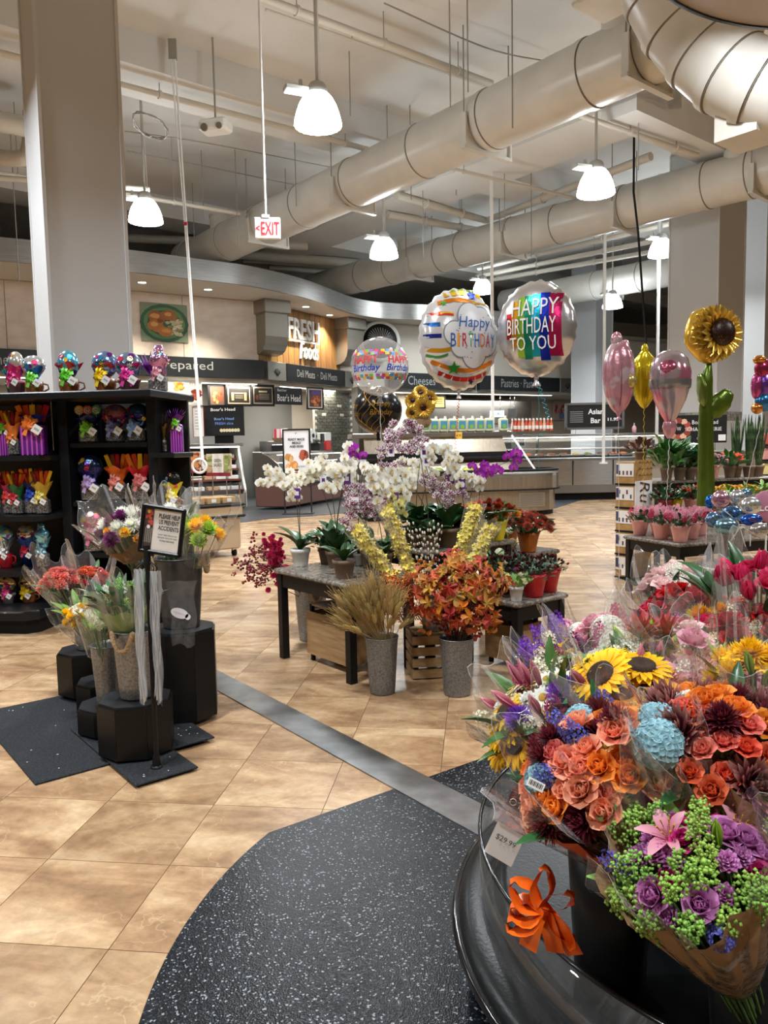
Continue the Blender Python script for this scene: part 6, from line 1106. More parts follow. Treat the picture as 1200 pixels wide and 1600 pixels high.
for i in range(40): g = i*2.4; q = sqrt(i/40); mb.tube([(.03*q*cos(g), .03*q*sin(g), 0), (.06*q*cos(g), .06*q*sin(g), .3), C0+Vec((.2*q*cos(g), .18*q*sin(g), .1))], .003, 4)
mb.build('branches', mat('twig', hexc('4a3426'), .7), t)
t = T('berry_spray_bunch', 'airy orange berry sprays between the wheat and the maple leaves', 'berry sprays', (.14, 4.80, .38)); OB = mat('orange_berry', hexc('c4622a'), .5, rnd=(.02, .25)); rr = random.Random(12)
bmm = MB()
for i in range(14): a = rr.random()*6; bmm.ell((rr.uniform(-.02, .02), rr.uniform(-.02, .02), rr.uniform(-.02, .02)), .0055, .0055, .0055, 6, 4)
bcl = bmm.mesh('berry_cluster', OB)
for i in range(110):
    e = P(min(668, max(596, rr.gauss(628, 20))), max(900, rr.gauss(930, 18)), 4.86+rr.uniform(-.04, .08))-Vec((.14, 4.80, .38)); 
    if i % 3 == 0: MB().tube([(0, 0, 0), e*.5+Vec((0, 0, .03)), e], .0016, 3).build('twig', mat('twig', hexc('4a3426'), .7), t)
    ob('berry_cluster', bcl, t, mx=MX(e, (rr.uniform(-1, 1), rr.uniform(-1, 1), 1), rr.random()*6, rr.uniform(.8, 1.3)))
# pink stems and dark red berries leaning out over the left
t = T('pink_stem_bunch', 'hot pink artificial orchid stems with dark red berry twigs', 'flower stems', (-.60, 6.10, .10)); rr = random.Random(14); RB = mat('dark_red_berry', hexc('7a1220'), .45, rnd=(.01, .3)); PK = PET['hotpink']; o0 = Vec((-.60, 6.10, .10))
bmm = MB()
for i in range(8): bmm.ell((rr.uniform(-.03, .03), rr.uniform(-.02, .02), rr.uniform(-.02, .02)), .008, .008, .008, 6, 4)
rcl = bmm.mesh('berry_cluster', RB); pkm = FL('orchid', 'orchidp') if False else FL('carnation', 'hotpink')
for i in range(64):
    e = P(min(436, rr.gauss(410, 18)), 878+rr.gauss(0, 15), 6.0+rr.uniform(-.15, .2))-o0
    if i % 2 == 0: MB().tube([(0, 0, .2), Vec((e.x*.3, e.y*.3, max(.5, e.z*.9))), e], .002, 3).build('twig', mat('twig', hexc('4a3426'), .7), t)
    ob('berry_cluster', rcl, t, mx=MX(e, (rr.uniform(-1, 1), -1, 1), rr.random()*6, rr.uniform(.9, 1.5)))
for sp_ in ([(432, 915), (440, 880), (425, 840)], [(445, 905), (432, 870), (428, 848)]):
    pp = spline([P(x, y, 5.85)-o0 for x, y in sp_], 9)
    for p in pp+pp: ob('pink_blossom', pkm, t, mx=MX(p+Vec((rr.uniform(-.06, .06), rr.uniform(-.05, .05), rr.uniform(-.03, .03))), (rr.uniform(-.6, .4), -1, .3), rr.random()*6, rr.uniform(.45, .7)))
    MB().tube([Vec((0, 0, .2))]+[pp[0]]+pp[::4], .003, 4).build('twig', mat('twig', hexc('4a3426'), .7), t)
# potted plants ------------------------------------------------------------
def potted(b, label, pm, ph, pr, R_, hz, lm, nleaf, fl=(), pk='plain', cat='potted plant', name='potted_plant', ll=.06, lw=.42, seed=1, lbend=-.5, flat_=.55, group=None):
    if any(abs(q[3]-b.z) < .01 for q in TABS): b = settle(b, pr*(1.17 if pk == 'foil' else 1.03))
    nleaf = round(nleaf*1.5); rr = random.Random(seed); t = T(name, label, cat, b, group=group); pot(t, ph, pr, pm, pk)
    for i in range(nleaf):
        q = sqrt((i+.5)/nleaf); g = i*2.39996+seed; p = Vec((R_*.85*q*cos(g), R_*.92*q*sin(g), ph*.8+hz*(1-.6*q*q)*rr.uniform(.35, .95))); ob('leaf', leafmesh(ll, round(ll*lw, 3), lm, .3, lbend, 3, .5, .3), t, mx=Mat.Translation(p) @ outward(Vec((cos(g), sin(g), 0)), rr.uniform(.3, 1.4)) @ Mat.Rotation(rr.uniform(-.7, .7), 4, 'X') @ Mat.Scale(rr.uniform(.8, 1.3), 4))
    MB().lathe([(pr*.4, ph*.8), (R_*.35, ph+hz*.1), (R_*.40, ph+hz*.25), (R_*.25, ph+hz*.38), (.001, ph+hz*.4)], 12, fn=lambda g, q: 1+.15*sin(5*g+9*q)).build('foliage_core', lm, t)
    k = 0; tot = sum(n for _, _, n, _ in fl)
    for kind, c_, n, s_ in fl:
        for _ in range(n):
            q = sqrt((k+.5)/max(1, tot)); g = k*2.39996+.5; k += 1; z = ph*.8+hz*(1-flat_*q*q); nn = Vec((q*cos(g)*1.0, q*sin(g)*1.0-.25, .8)); ob({'pom': 'chrysanthemum', 'filler': 'berry_cluster'}.get(kind, kind), FL(kind, c_), t, mx=MX((R_*q*cos(g), R_*q*sin(g), z+rr.uniform(-.012, .012)), nn, rr.random()*6, s_*rr.uniform(.9, 1.12)))
    return t
OPOT = mat('orange_pot_cover', hexc('b0621e'), .4, bump=(20, .2)); YPOT = mat('yellow_pot_cover', hexc('d6c71c'), .35, bump=(20, .2)); RPOT = mat('red_pot_cover', hexc('b3141c'), .35, bump=(20, .2)); PPOT = mat('pink_pot_cover', hexc('d99a90'), .45, bump=(20, .25)); DRP = mat('dark_red_cover', hexc('7a1418'), .4, bump=(20, .2))
potted(G(832, 864, .67), 'rust chrysanthemum plant in an orange pleated pot', OPOT, .15, .085, .21, .20, LEAFD, 60, (('gerbera', 'rust', 24, .9),), 'foil', seed=3, ll=.07)
potted(G(769, 856, .80), 'bronze chrysanthemum plant in a yellow pot cover', YPOT, .15, .085, .17, .17, LEAFG, 46, (('pom', 'rust', 14, 1.3), ('pom', 'gold', 8, 1.2)), 'foil', seed=4, ll=.06)
potted(G(797, 848, .67)+Vec((.02, .1, 0)), 'small rust chrysanthemum plant behind the yellow pot', OPOT, .13, .075, .17, .20, LEAFG, 40, (('pom', 'rust', 18, 1.3), ('pom', 'coral', 6, 1.2)), 'foil', seed=5)
potted(G(745, 838, .80), 'pale orange chrysanthemum plant behind the purple orchid', BRP, .13, .07, .14, .16, LEAFG, 34, (('pom', 'coral', 12, 1.3), ('pom', 'peach', 8, 1.3)), seed=6)
for k, (x, y, m_, lb) in enumerate(((840, 933, RPOT, 'ornamental pepper in the front red pot cover'), (870, 924, RPOT, 'ornamental pepper in the outer red pot'), (818, 922, DRP, 'ornamental pepper in the dark red pot'), (845, 915, DRP, 'ornamental pepper standing behind the red pots'), (795, 925, DRP, 'ornamental pepper with purple blooms beside the maple leaves'))):
    potted(G(x, y, .50), lb, m_, .15, .085, .145, .13, mat('pepper_leaf', hexc('2f4a33'), .45, rnd=(.02, .4)), 60, (('tulip', 'burgundy', 16, .38), ('tulip', 'red', 6, .34))+((('pom', 'lavender', 4, .8),) if k == 4 else ()), 'foil' if k < 2 else 'plain', seed=20+k, ll=.045, lw=.38)
potted(G(799, 942, .50), 'small white pot with a pale green plant at the table edge', WHP, .10, .05, .09, .10, LEAFY, 22, (('pom', 'cream', 4, .9),), seed=31)
potted(G(772, 905, .50)+Vec((0, .1, .0)), 'cream kalanchoe beside the pepper plants', BRP, .12, .06, .10, .17, LEAFG, 26, (('hydrangea', 'cream', 3, .55),), seed=32, ll=.07); potted(G(790, 888, .50)+Vec((0, .05, 0)), 'white kalanchoe behind the pepper plants', BRP, .14, .06, .10, .22, LEAFG, 20, (('hydrangea', 'cream', 3, .6),), seed=33, ll=.07)
potted(G(582, 868, .67)+Vec((.06, .06, 0)), 'leafy dark green plant below the riser table', BRP, .12, .07, .16, .20, LEAFD, 60, (), seed=34, ll=.07)
# ================================================================ BLACK PLINTHS WITH BUCKETS ON THE LEFT
MATB = mat('black_rubber_mat', (.012, .014, .017), .75, noise=(90, (.026, .029, .033), .45, .6), bump=(160, .4), spec=.2)
def floor_mat(o, sx, sy, z, lb):
    t = T('floor_mat', lb, 'mat', (o.x, o.y, z), BA); MB().box(sx/2, sy/2, .005, sx, sy, .010, 0, 0, .003).build('sheet', MATB, t)
    rr = random.Random(int(z*1e4)); mb = MB()
    for i in range(22): mb.box(rr.uniform(.03, sx-.03), rr.uniform(.03, sy-.03), .0106, rr.uniform(.004, .010), .004, .001, 0, rr.random()*3)
    mb.build('lint', WHITE, t)
floor_mat(G(55, 1228), .80, 1.27, .0005, 'large black rubber mat sticking out beside the black plinths'); floor_mat(Vec((-1.16, 3.397, 0)), .31, .95, .0115, 'small black rubber mat under the sign stand'); floor_mat(Vec((-.917, 3.948, 0))-VB*.40, .40, .60, .0225, 'black rubber mat under the tallest plinth')
PLN = mat('plinth_black', (.006, .006, .006), .32, bump=(40, .03), spec=.22); PLT = mat('plinth_top', (.010, .011, .013), .5, bump=(120, .12), spec=.25)
def plinth(x, y, r, h, lb, a=.2, n=8):
    t = T('display_plinth', lb, 'plinth', (x, y, .033)); pl = [(r*cos(a+2*pi*i/n), r*sin(a+2*pi*i/n)) for i in range(n)]; ps = [(q[0]*.95, q[1]*.95) for q in pl]; MB().prism(pl, 0, h-.045).build('body', PLN, t); MB().prism(ps, h-.045, h-.033).build('top_board', PLT, t)
    for i in range(n):
        a_, b_ = pl[i], pl[(i+1) % n]; m_ = ((a_[0]+b_[0])/2, (a_[1]+b_[1])/2); L_ = sqrt((a_[0]-b_[0])**2+(a_[1]-b_[1])**2); MB().box(m_[0]*.992, m_[1]*.992, (h-.045)/2, L_*.985, .006, h-.05, 0, atan2(b_[1]-a_[1], b_[0]-a_[0])).build('side_panel', PLN, t)
plinth(-1.285, 3.82, .19, .30, 'black octagonal plinth right behind the notice stand', radians(258)); plinth(-1.525, 4.12, .175, .17, 'lowest black octagonal plinth holding a slim bucket', radians(262)); plinth(-1.665, 4.46, .175, .20, 'short black octagonal plinth holding a half hidden bucket', radians(260)); plinth(-1.89, 4.80, .20, .30, 'black octagonal plinth under the coral carnations', radians(260)); plinth(-1.17, 4.33, .195, .54, 'tallest black octagonal plinth with the dark bucket', radians(258)); plinth(-1.48, 4.79, .15, .52, 'black octagonal plinth under the purple chrysanthemums', radians(258))
DKB = mat('dark_metal_bucket', (.085, .085, .09), .4, .6, noise=(20, (.06, .06, .065), .4, .6))
zinc_bucket(-1.275, 3.82, .30, .35, .108, 'zinc bucket with rope handles holding the leafy bouquet', True, radians(170)); zinc_bucket(-1.52, 4.11, .17, .33, .088, 'slim zinc bucket with stems on the lowest plinth'); zinc_bucket(-1.665, 4.46, .20, .33, .092, 'zinc bucket with yellow blooms half hidden behind the slim one', True, radians(60)); zinc_bucket(-1.89, 4.80, .30, .33, .105, 'zinc bucket of coral carnations'); zinc_bucket(-1.17, 4.33, .54, .40, .135, 'dark metal bucket with rope rings on the tallest plinth', True, radians(88), DKB); zinc_bucket(-1.48, 4.79, .52, .33, .12, 'dark metal bucket behind the leafy bouquet', True, radians(10), DKB)
bouquet((-1.91, 4.80, .36), P(88, 905, 4.62), .105, (('carnation', 'salmon', 18, 1.0),), 'coral carnation bouquet leaning out of its bucket', CELLO, None, 4, LEAFG, wr=1.33, over=0.10, edge=.08, zs=.60, r0=.075); bouquet((-1.86, 4.81, .36), P(138, 902, 4.78), .13, (('carnation', 'coral', 14, 1.0), ('carnation', 'red', 3, .9)), 'orange red carnation bouquet beside the coral one', CELLO, None, 4, LEAFG, wr=1.33, over=0.10, edge=.08, zs=.60, r0=.075)
bouquet((-1.665, 4.46, .26), P(118, 960, 4.22), .075, (('pom', 'yellow', 9, 1.0), ('daisy', 'white', 4, .8)), 'slim bouquet of small yellow pompons in a long sleeve', CELLO, None, 6, LEAFY, wr=1.59, over=0.08, edge=.08, zs=.60, r0=.075); bouquet((-1.52, 4.11, .22), P(150, 972, 3.98), .06, (('spray', 'cream', 6, .7), ('filler', 'green', 4, .6)), 'slim bouquet of pale buds on the lowest plinth', CELLO, None, 10, LEAFG, wr=1.59, over=0.08, edge=.08, zs=.60, r0=.075)
bouquet((-1.265, 3.82, .36), P(192, 930, 3.80), .13, (('filler', 'green', 5, .7), ('spray', 'white', 5, .7)), 'leafy green bouquet filling the rope handled bucket', CELLO2, TISSG, 46, LEAFD, wr=1.33, over=0.05, edge=.08, llen=.15, zs=.60, r0=.075)
bouquet((-1.48, 4.79, .58), P(192, 822, 4.60), .17, (('mum', 'white', 9, 1.15), ('mum', 'plum', 8, 1.1), ('pom', 'gold', 4, 1.0), ('mum', 'yellow', 2, .8)), 'white and purple chrysanthemum bouquet in a wide clear sleeve', CELLO2, KRAFT, 4, LEAFG, wr=1.44, over=0.12, edge=.08, zs=.60, r0=.075); bouquet((-1.19, 4.37, .60), P(263, 812, 4.42), .14, (('mum', 'white', 9, 1.15), ('mum', 'plum', 2, 1.0)), 'white chrysanthemum bouquet behind the accident notice', CELLO2, None, 4, LEAFG, wr=1.44, over=0.11, edge=.08, zs=.60, r0=.075)
bouquet((-1.14, 4.31, .60), P(310, 828, 4.28), .12, (('mum', 'yellow', 5, 1.1), ('pom', 'lime', 6, 1.9)), 'yellow and lime chrysanthemum bouquet with long stems', CELLO2, None, 4, LEAFG, wr=1.55, over=0.09, edge=.08, zs=.60, r0=.075)
# notice stand with hanging sleeves
t = T('notice_stand', 'black notice stand reading PLEASE HELP US PREVENT ACCIDENTS', 'sign stand', (-1.12, 3.59, .0225)); c = P(253, 829, 3.58)-Vec((-1.12, 3.59, .0225))
MB().cyl((0, 0, 0), (0, 0, c.z-.08), .012, None, 12).build('pole', BLACK, t); MB().lathe([(.001, .012), (.026, .010), (.028, 0)], 16).cyl((0, 0, 0), (0, 0, .06), .020, .017, 12).build('foot', BLACK, t); MB().cyl((0, 0, c.z-.16), (0, 0, c.z-.07), .017, None, 12).build('collar', BLACKM, t)
fr = T('x', 'x', 'x') if False else None
M = upright(c, (-.10, -1)) @ Mat.Rotation(radians(-9), 4, 'Z'); sw, sh = .175, .195
mb = MB(); mb.T = M
for sx, sy, bw, bh in ((-1, 0, .018, sh+.036), (1, 0, .018, sh+.036), (0, -1, sw+.036, .018), (0, 1, sw+.036, .018)): mb.box(sx*(sw/2+.009), sy*(sh/2+.009), 0, bw, bh, .024, 0, 0, .005)
f_ = mb.build('frame', BLACK, t); mb = MB(); mb.T = M; mb.box(0, 0, -.004, sw, sh, .006).build('panel', flat('ddd9d2', .4), f_)
mb = MB(); mb.T = M; cols = ['4a3a34', 'b5453a', 'd9a03a', '6a2a4a', '8a8a86', 'e6e2da']
mb.box(-.066, 0, .0, .040, sh, .002, 0)
rr = random.Random(5)
for k in range(12): disc(mb, -.066+rr.uniform(-.014, .014), .045+rr.uniform(-.02, .045), .008, .008, .002+.0002*k, rr.choice((1, 2, 3)), 10, .3, k)
for k in range(4): mb.box(-.078+.009*k, -.03, .0012, .004, .07, .001, 4)
disc(mb, -.066, .01, .008, .009, .0025, 5)
mb.build('picture', [flat(q, .5) for q in cols], f_)
mb = MB(); mb.T = M
for i, (tx, w_) in enumerate((('PLEASE HELP', .100), ('US PREVENT', .096), ('ACCIDENTS', .100))): put_text(mb, tx, Mat.Translation((.030, .068-.028*i, .0015)), w=w_, h=.021, off=.02)
for i, (tx, w_) in enumerate((("DON'T TAKE ONE OF OUR", .092), ('BOUQUET BAGS FOR YOUR', .094), ('FLORAL PURCHASES', .07))): put_text(mb, tx, Mat.Translation((.030, -.020-.014*i, .0015)), w=w_, h=.008, off=.01)
mb.build('lettering', flat('1c2230', .5), f_)
SLV = film('milky_sleeve', (1, 1, 1), .34, .6, (14, .8), .2, (.86, .88, .90)); SLC = film('clear_bag', (1, 1, 1), .05, .7, (14, .9), .15, (.86, .88, .90))
def sleeve_stack(x0, w_, z1, z0, lb, m, seed, y):
    rr = random.Random(seed); mb = MB(); n = 16; k = 7; vv = []
    for j in range(n+1):
        t_ = j/n
        for i in range(k): q = i/(k-1)-.5; vv.append((x0+w_*q*(1-.25*t_+.06*sin(6*t_+seed))+.008*sin(9*t_+seed), y+.014*sin(11*q+5*t_+seed)-.01*t_, z1+(z0-z1)*t_+.012*sin(7*q+seed)*(t_ > .9)))
    return mb.add(vv, [(j*k+i, j*k+i+1, j*k+k+i+1, j*k+k+i) for j in range(n) for i in range(k-1)], 0, True)
t = T('sleeve_dispenser', 'two hanging packs of white plastic bouquet sleeves on the notice stand', 'plastic sleeves', (-1.12, 3.59, 0)); zt, zb_ = P(250, 888, 3.58).z, P(250, 1098, 3.58).z
for k in range(4): sleeve_stack(-.042+.003*k, .040-.004*k, zt, zb_+.01*k, '', SLV, k*1.7, -.014-.006*k).build('sleeve', SLV, t); sleeve_stack(.040-.003*k, .034-.004*k, zt-.01, zb_+.012*k, '', SLV, k*2.3+1, -.014-.006*k).build('sleeve', SLV, t)
for k, x in enumerate((-.045, -.03, .03, .042)): MB().tube([(x, -.012, zt-.02), (x*1.3, -.03, zt+.005), (x*.6, -.014, zt+.03), (0, 0, zt+.02)], .003, 5).build('hook', BLACKM, t)
t = T('clear_sleeve_pack', 'clear bouquet sleeve with a white oval sticker hanging before the dark bucket', 'plastic sleeves', (-1.08, 3.85, 0)); zt, zb_ = P(285, 905, 3.9).z, P(275, 1040, 3.9).z
sleeve_stack(.05, .15, zt, zb_+.12, '', SLC, 3.1, 0).build('sleeve', SLC, t); c = P(281, 958, 3.83)-Vec((-1.08, 3.85, 0)); M = upright(c, (0, -1)) @ Mat.Rotation(radians(-18), 4, 'Z'); mb = MB(); mb.T = M; disc(mb, 0, 0, .046, .026, .004, 0, 24); disc(mb, .045, -.006, .014, .016, .004, 0, 10); mb.build('sticker', flat('dcdade', .5), t); mb = MB(); mb.T = M; put_text(mb, 'indulgences', Mat.Translation((0, 0, .006)), w=.06); mb.build('sticker_print', flat('a8949c', .5), t)
# ================================================================ CANDY GIFT SHELF ON THE LEFT
S0 = P(105, 700, 6.95); SA = radians(-8); SM = Mat.Translation(Vec((S0.x, S0.y, 0))) @ Mat.Rotation(SA, 4, 'Z'); SHB = mat('shelf_black', (.007, .008, .010), .4, bump=(30, .03), spec=.25); SHI = mat('shelf_inner', (.022, .019, .018), .6, spec=.25)
CW = .80                                   # width of the middle bay
t = T('gift_shelf', 'black four sided gift shelf stocked with candy bouquets against the column', 'shelf', mx=SM)
ZT = 2.05
MB().box(-.04, .02, ZT-.03, 2.12, .95, .06, 0, 0, .01).build('top_board', SHB, t); MB().box(CW/2, .62, ZT/2, CW+.1, .04, ZT-.06).build('back_panel', SHI, t)
for x in (-.02, CW+.02): MB().box(x, .30, ZT/2, .09, .66, ZT-.06, 0, 0, .005).build('upright', SHB, t)
MB().box(.38, .30, .10, .95, .70, .20).build('kick', SHB, t)
MID = [1.60, 1.07, .60, .22]
for z in MID: MB().box(CW/2, .29, z, CW-.06, .60, .045, 0, 0, .006).build('shelf', SHB, t)
LFT = [1.52, 1.00, .52]
def chamf(x0, x1, y0, y1, c, z0, z1): return MB().prism([(x0, y1), (x0, y0+c), (x0+c, y0), (x1-c*.6, y0), (x1, y0+c*.6), (x1, y1)], z0, z1)
for z in LFT: chamf(-1.0, -.05, -.42, .30, .10, z-.045, z).build('shelf', SHB, t)
chamf(-1.08, -.03, -.60, .40, .14, .13, .21).build('base_deck', SHB, t); chamf(-1.05, -.08, -.52, .36, .14, 0, .13).build('base_kick', BLACKM, t)
mb = MB().tube([(-1.08, .2, .205), (-1.08, -.47, .205), (-.95, -.61, .205), (-.15, -.61, .205), (-.03, -.52, .205)], .008, 6); mb.build('clear_rail', ACRY, t)
MB().box(-.55, .33, ZT/2, .98, .04, ZT-.08).build('side_panel', SHI, t)
for z in (1.52, 1.00, .50): MB().box(CW+.14, .10, z-.02, .24, .44, .045, 0, 0, .006).build('shelf', SHB, t)
MB().box(CW+.13, .33, ZT/2, .18, .03, ZT-.08).build('side_panel', SHI, t)
for x in (-.12, -.30): MB().cyl((x, -.02, 1.56), (x, -.02, ZT-.06), .006, None, 6).build('post', CHROME, t)
CANDY = mat('silver_candy', (.35, .34, .34), .3, .6, noise=(70, (.05, .05, .05), .45, .55, 2)); FOILC = {}
def foil(h, rough=.16): return mat('foil_'+h, hexc(h), rough, .75, bump=(9, .35))
def satin(h): return mat('satin_'+h, hexc(h), .35, bump=(40, .15))
TERRA = mat('brown_mug', hexc('6a3a1c'), .35, noise=(30, hexc('8a5228'), .45, .6)); _bow = {}
def bow_into(t, c, s_, m, dots=None):
    k = (m.name,)
    if k not in _bow:
        mb = MB()
        for i in range(11):
            g = i*2*pi/11+.3; q_ = (1, .7, .85)[i % 3]; dx, dz = cos(g)*q_, sin(g)*q_; pts = [Vec((0, 0, 0)), Vec((dx*.5, -.5, dz*.5)), Vec((dx, -.12, dz)), Vec((dx*.55, .05, dz*.55)), Vec((0, 0, 0))]; pp = spline(pts, 3); wv = Vec((-dz, .5, dx))*.36; vv = []
            for p in pp: vv += [p-wv*.6, p+wv*.6]
            mb.add(vv, [(2*j, 2*j+1, 2*j+3, 2*j+2) for j in range(len(pp)-1)], 0, True)
        for sx in (-1, 1): mb.add([(0, -.05, 0), (sx*.3, -.1, -.2), (sx*.9, -.1, -1.3), (sx*.45, -.1, -1.5)], [(0, 1, 2, 3)])
        mb.ell((0, -.15, 0), .22, .2, .22, 8, 6); _bow[k] = mb.mesh('bow', m)
    return ob('bow', _bow[k], t, c, 0, None, s_)
def gift(lx, ly, lz, kind, w_, h_, base, mid, bw, top, tcol, label, seed=0, tagc=True):
    """one wrapped candy gift in shelf coordinates: base pot / mug / bag / box, tissue, bow, topper"""
    t = T('candy_gift', label, 'gift', mx=SM @ Mat.Translation(Vec((lx, ly, lz))) @ Mat.Rotation(-SA+(seed % 5-2)*.08, 4, 'Z')); w_ *= 1.28; h_ *= 1.06; rr = random.Random(seed); hb = h_*.34; r = w_*.36
    if kind == 'mug':
        MB().lathe([(.001, .004), (r*.74, 0), (r*.8, .006), (r*1.0, hb*.6), (r*.95, hb), (r*.9, hb), (r*.9, hb*.7), (.001, hb*.7)], 18).build('mug', base, t); MB().tube([(r*.9, 0, hb*.85), (r*1.45, 0, hb*.75), (r*1.5, 0, hb*.45), (r*.95, 0, hb*.25)], .008, 6).build('handle', base, t)
    elif kind == 'pot': MB().lathe([(.001, .004), (r*.75, 0), (r*.98, hb*.8), (r*1.1, hb*.82), (r*1.1, hb), (r, hb), (.001, hb*.9)], 18).build('pot', base, t)
    elif kind == 'box':
        hb = h_*.62; MB().box(0, 0, hb/2, w_*.7, w_*.5, hb, 0, 0, .008).build('box', base, t); mb = MB()
        for i in range(5): mb.box(-w_*.28+w_*.14*i, -w_*.252, hb/2, w_*.05, .004, hb*.98)
        mb.build('stripes', flat('c45ab0', .3), t)
    else:
        MB().box(0, 0, hb/2, w_*.62, w_*.46, hb, 0, 0, .015).build('candy', CANDY, t); MB().box(0, 0, hb/2+.002, w_*.66, w_*.5, hb+.004, 0, 0, .016).build('clear_bag', CELLO, t)
    mb = MB(); n = 18; vv = []
    for j, (rad, z) in enumerate(((.55, 0), (.35, .10), (.75, .38), (1.0, .52))):
        for i in range(n): g = 2*pi*i/n; k = 1+(.22*sin(5*g+seed)+.16*sin(9*g+j))*(j/3); vv.append((r*1.25*rad*k*cos(g), r*1.0*rad*k*sin(g), hb+(h_-hb)*z*(1+.14*sin(4*g+seed)*(j == 3))))
    mb.add(vv, [(j*n+i, j*n+(i+1) % n, j*n+n+(i+1) % n, j*n+n+i) for j in range(3) for i in range(n)], 0, True); mb.build('tissue', mid, t)
    zt = hb+(h_-hb)*.46; rt = w_*.46
    if top in ('round', 'egg', 'heart', 'tall'):
        a, c_ = {'round': (1, 1), 'egg': (.82, 1.15), 'heart': (1.05, .95), 'tall': (.8, 1.6)}[top]; mb = MB(); rz_ = min(rt*c_, (h_-zt)*1.05 if top != 'tall' else (h_-hb)*.55); zc = h_-rz_
        if top == 'heart': mb.ell((0, 0, zc), rt*a, rt*.45, rz_, 20, 12, fn=lambda g, ph: 1-.14*max(0, sin(ph))*max(0, 1-abs(cos(g))*3)-.10*max(0, -sin(ph))*abs(cos(g)))
        elif top == 'tall': mb.ell((0, 0, zc), rt*a, rt*.6, rz_, 18, 14, fn=lambda g, ph: 1+.18*sin(3.3*ph*2)+.02*sin(12*g))
        else: mb.ell((0, 0, zc), rt*a, rt*.62, rz_, 20, 12, fn=lambda g, ph: 1+.012*sin(14*g)*cos(ph)**2)
        o = mb.build('balloon', tcol, t); mb = MB(); q = [foil(x, .25) for x in ('f0c83a', '7a2a9a', '3aa0d0', 'd83a6a', 'f2f2f0')]
        for k in range(9):
            g = -pi/2+rr.uniform(-.9, .9); ph = rr.uniform(-.6, .8); n_ = Vec((cos(ph)*cos(g), cos(ph)*sin(g), sin(ph))); p = Vec((n_.x*rt*a*1.02, n_.y*rt*.63, zc+n_.z*rz_*1.02)); M = MX(p, (n_.x, n_.y*1.6, n_.z)); s2 = rt*rr.uniform(.10, .24)
            MB().add([M @ Vec((s2*cos(i*pi/4), s2*sin(i*pi/4), .001)) for i in range(8)], [tuple(range(8))]).build('print_spot', q[k % 5], o)
        if label.find('birthday') >= 0:
            mb = MB(); put_text(mb, 'HAPPY\nBIRTHDAY', upright((0, -rt*.66, zc), (0, -1)), w=rt*1.4, off=.02); mb.build('lettering', BLACKM, o)
    elif top == 'bars':
        for i in range(5): g = (i-2)*.16; MB().box(0, 0, 0, w_*.17, .012, h_*.36, 0, 0, .003).build('candy_bar', foil(('c9441e', 'e8b52a', '7a3a1a', 'b01e2a', 'e07a1e')[(i+seed) % 5], .3), t, (w_*.17*(i-2), .01*(i % 2), hb+(h_-hb)*.66)).rotation_euler = (0, g*1.1, 0)
    elif top == 'lolly':
        for i in range(3): o = MB().cyl((0, -.01, 0), (0, .01, 0), w_*.17, None, 16).build('lollipop', foil(('d9a03a', 'c95a4a', '5aa05a')[i], .3), t, (w_*.30*(i-1), 0, h_-w_*.2)); MB().tube([(w_*.17*.8*(k/12)*cos(k), -.013, w_*.17*.8*(k/12)*sin(k)) for k in range(13)], .005, 4).build('swirl', WHITE, o); MB().cyl((0, 0, 0), (0, 0, -h_*.4), .003, None, 5).build('stick', WHITE, o)
    elif top == 'fan':
        mb = MB()
        for i in range(9): g = (i-4)*.17; M = Mat.Translation((0, 0, hb)) @ Mat.Rotation(g, 4, 'Y') @ Mat.Rotation(-pi/2, 4, 'Y'); mb.petal((h_-hb)*.98, w_*.26, M, .6, .1*(i % 3-1), 5, 2)
        mb.build('tissue_fan', tcol, t)
    if bw is not None: bow_into(t, (0, -r*1.0, hb+(h_-hb)*.12), w_*.27, bw)
    if tagc: o = MB().box(0, 0, 0, w_*.26, .003, w_*.26).build('gift_tag', WHITE, t, (w_*.22, -r*1.35, hb*.85)); o.rotation_euler = (0, radians(35), 0); MB().box(0, -.002, 0, w_*.16, .002, w_*.07).build('tag_print', flat('a8acac'), o)
    return t
PT = mat('pink_pot', hexc('c98a92'), .5); dots = lambda h: mat('dotted_'+h, hexc(h), .4, noise=(55, (.9, .88, .86), .60, .62, 0))
TY = .10
for a in ((-.52, .06, 'pot', .15, .34, CANDY, foil('3ac0d8'), foil('8ac83a'), 'tall', foil('4ab04a'), 'rainbow and blue balloon gift at the end of the top board'),
          (-.40, -.08, 'pot', .16, .37, PT, satin('b81e6a'), satin('c8247a'), 'egg', foil('d8d4cc'), 'pink pot gift with a white egg balloon on the top board'),
          (-.22, -.10, 'mug', .17, .33, TERRA, foil('3a7ac8'), satin('7ad84a'), 'heart', foil('d8dce0'), 'brown mug gift with lime bow and silver balloon'),
          (.08, -.05, 'mug', .19, .37, TERRA, satin('b8202a'), satin('6ad03a'), 'egg', foil('7ac0d8'), 'brown mug gift with an egg balloon and green bow'),
          (.42, -.04, 'mug', .20, .35, TERRA, satin('c03a3a'), satin('f0cc1c'), 'round', foil('7a9ac8'), 'brown mug gift with a blue birthday balloon and yellow bow'),
          (.66, -.08, 'pot', .20, .33, PT, satin('c8247a'), satin('d83a9a'), 'round', foil('8aa0c0'), 'pink pot gift with a blue birthday balloon and pink bow'),
          (.82, .10, 'bag', .15, .36, CANDY, satin('6a1a7a'), None, 'fan', satin('6a1a86'), 'purple tissue gift on the top board'),
          (.93, -.06, 'bag', .15, .37, CANDY, satin('d88aa0'), satin('e0a0b0'), 'tall', foil('b080a8'), 'pink iridescent gift beside the purple tissue gift')):
    gift(a[0], a[1], ZT, *a[2:], seed=int(a[0]*50)+60)
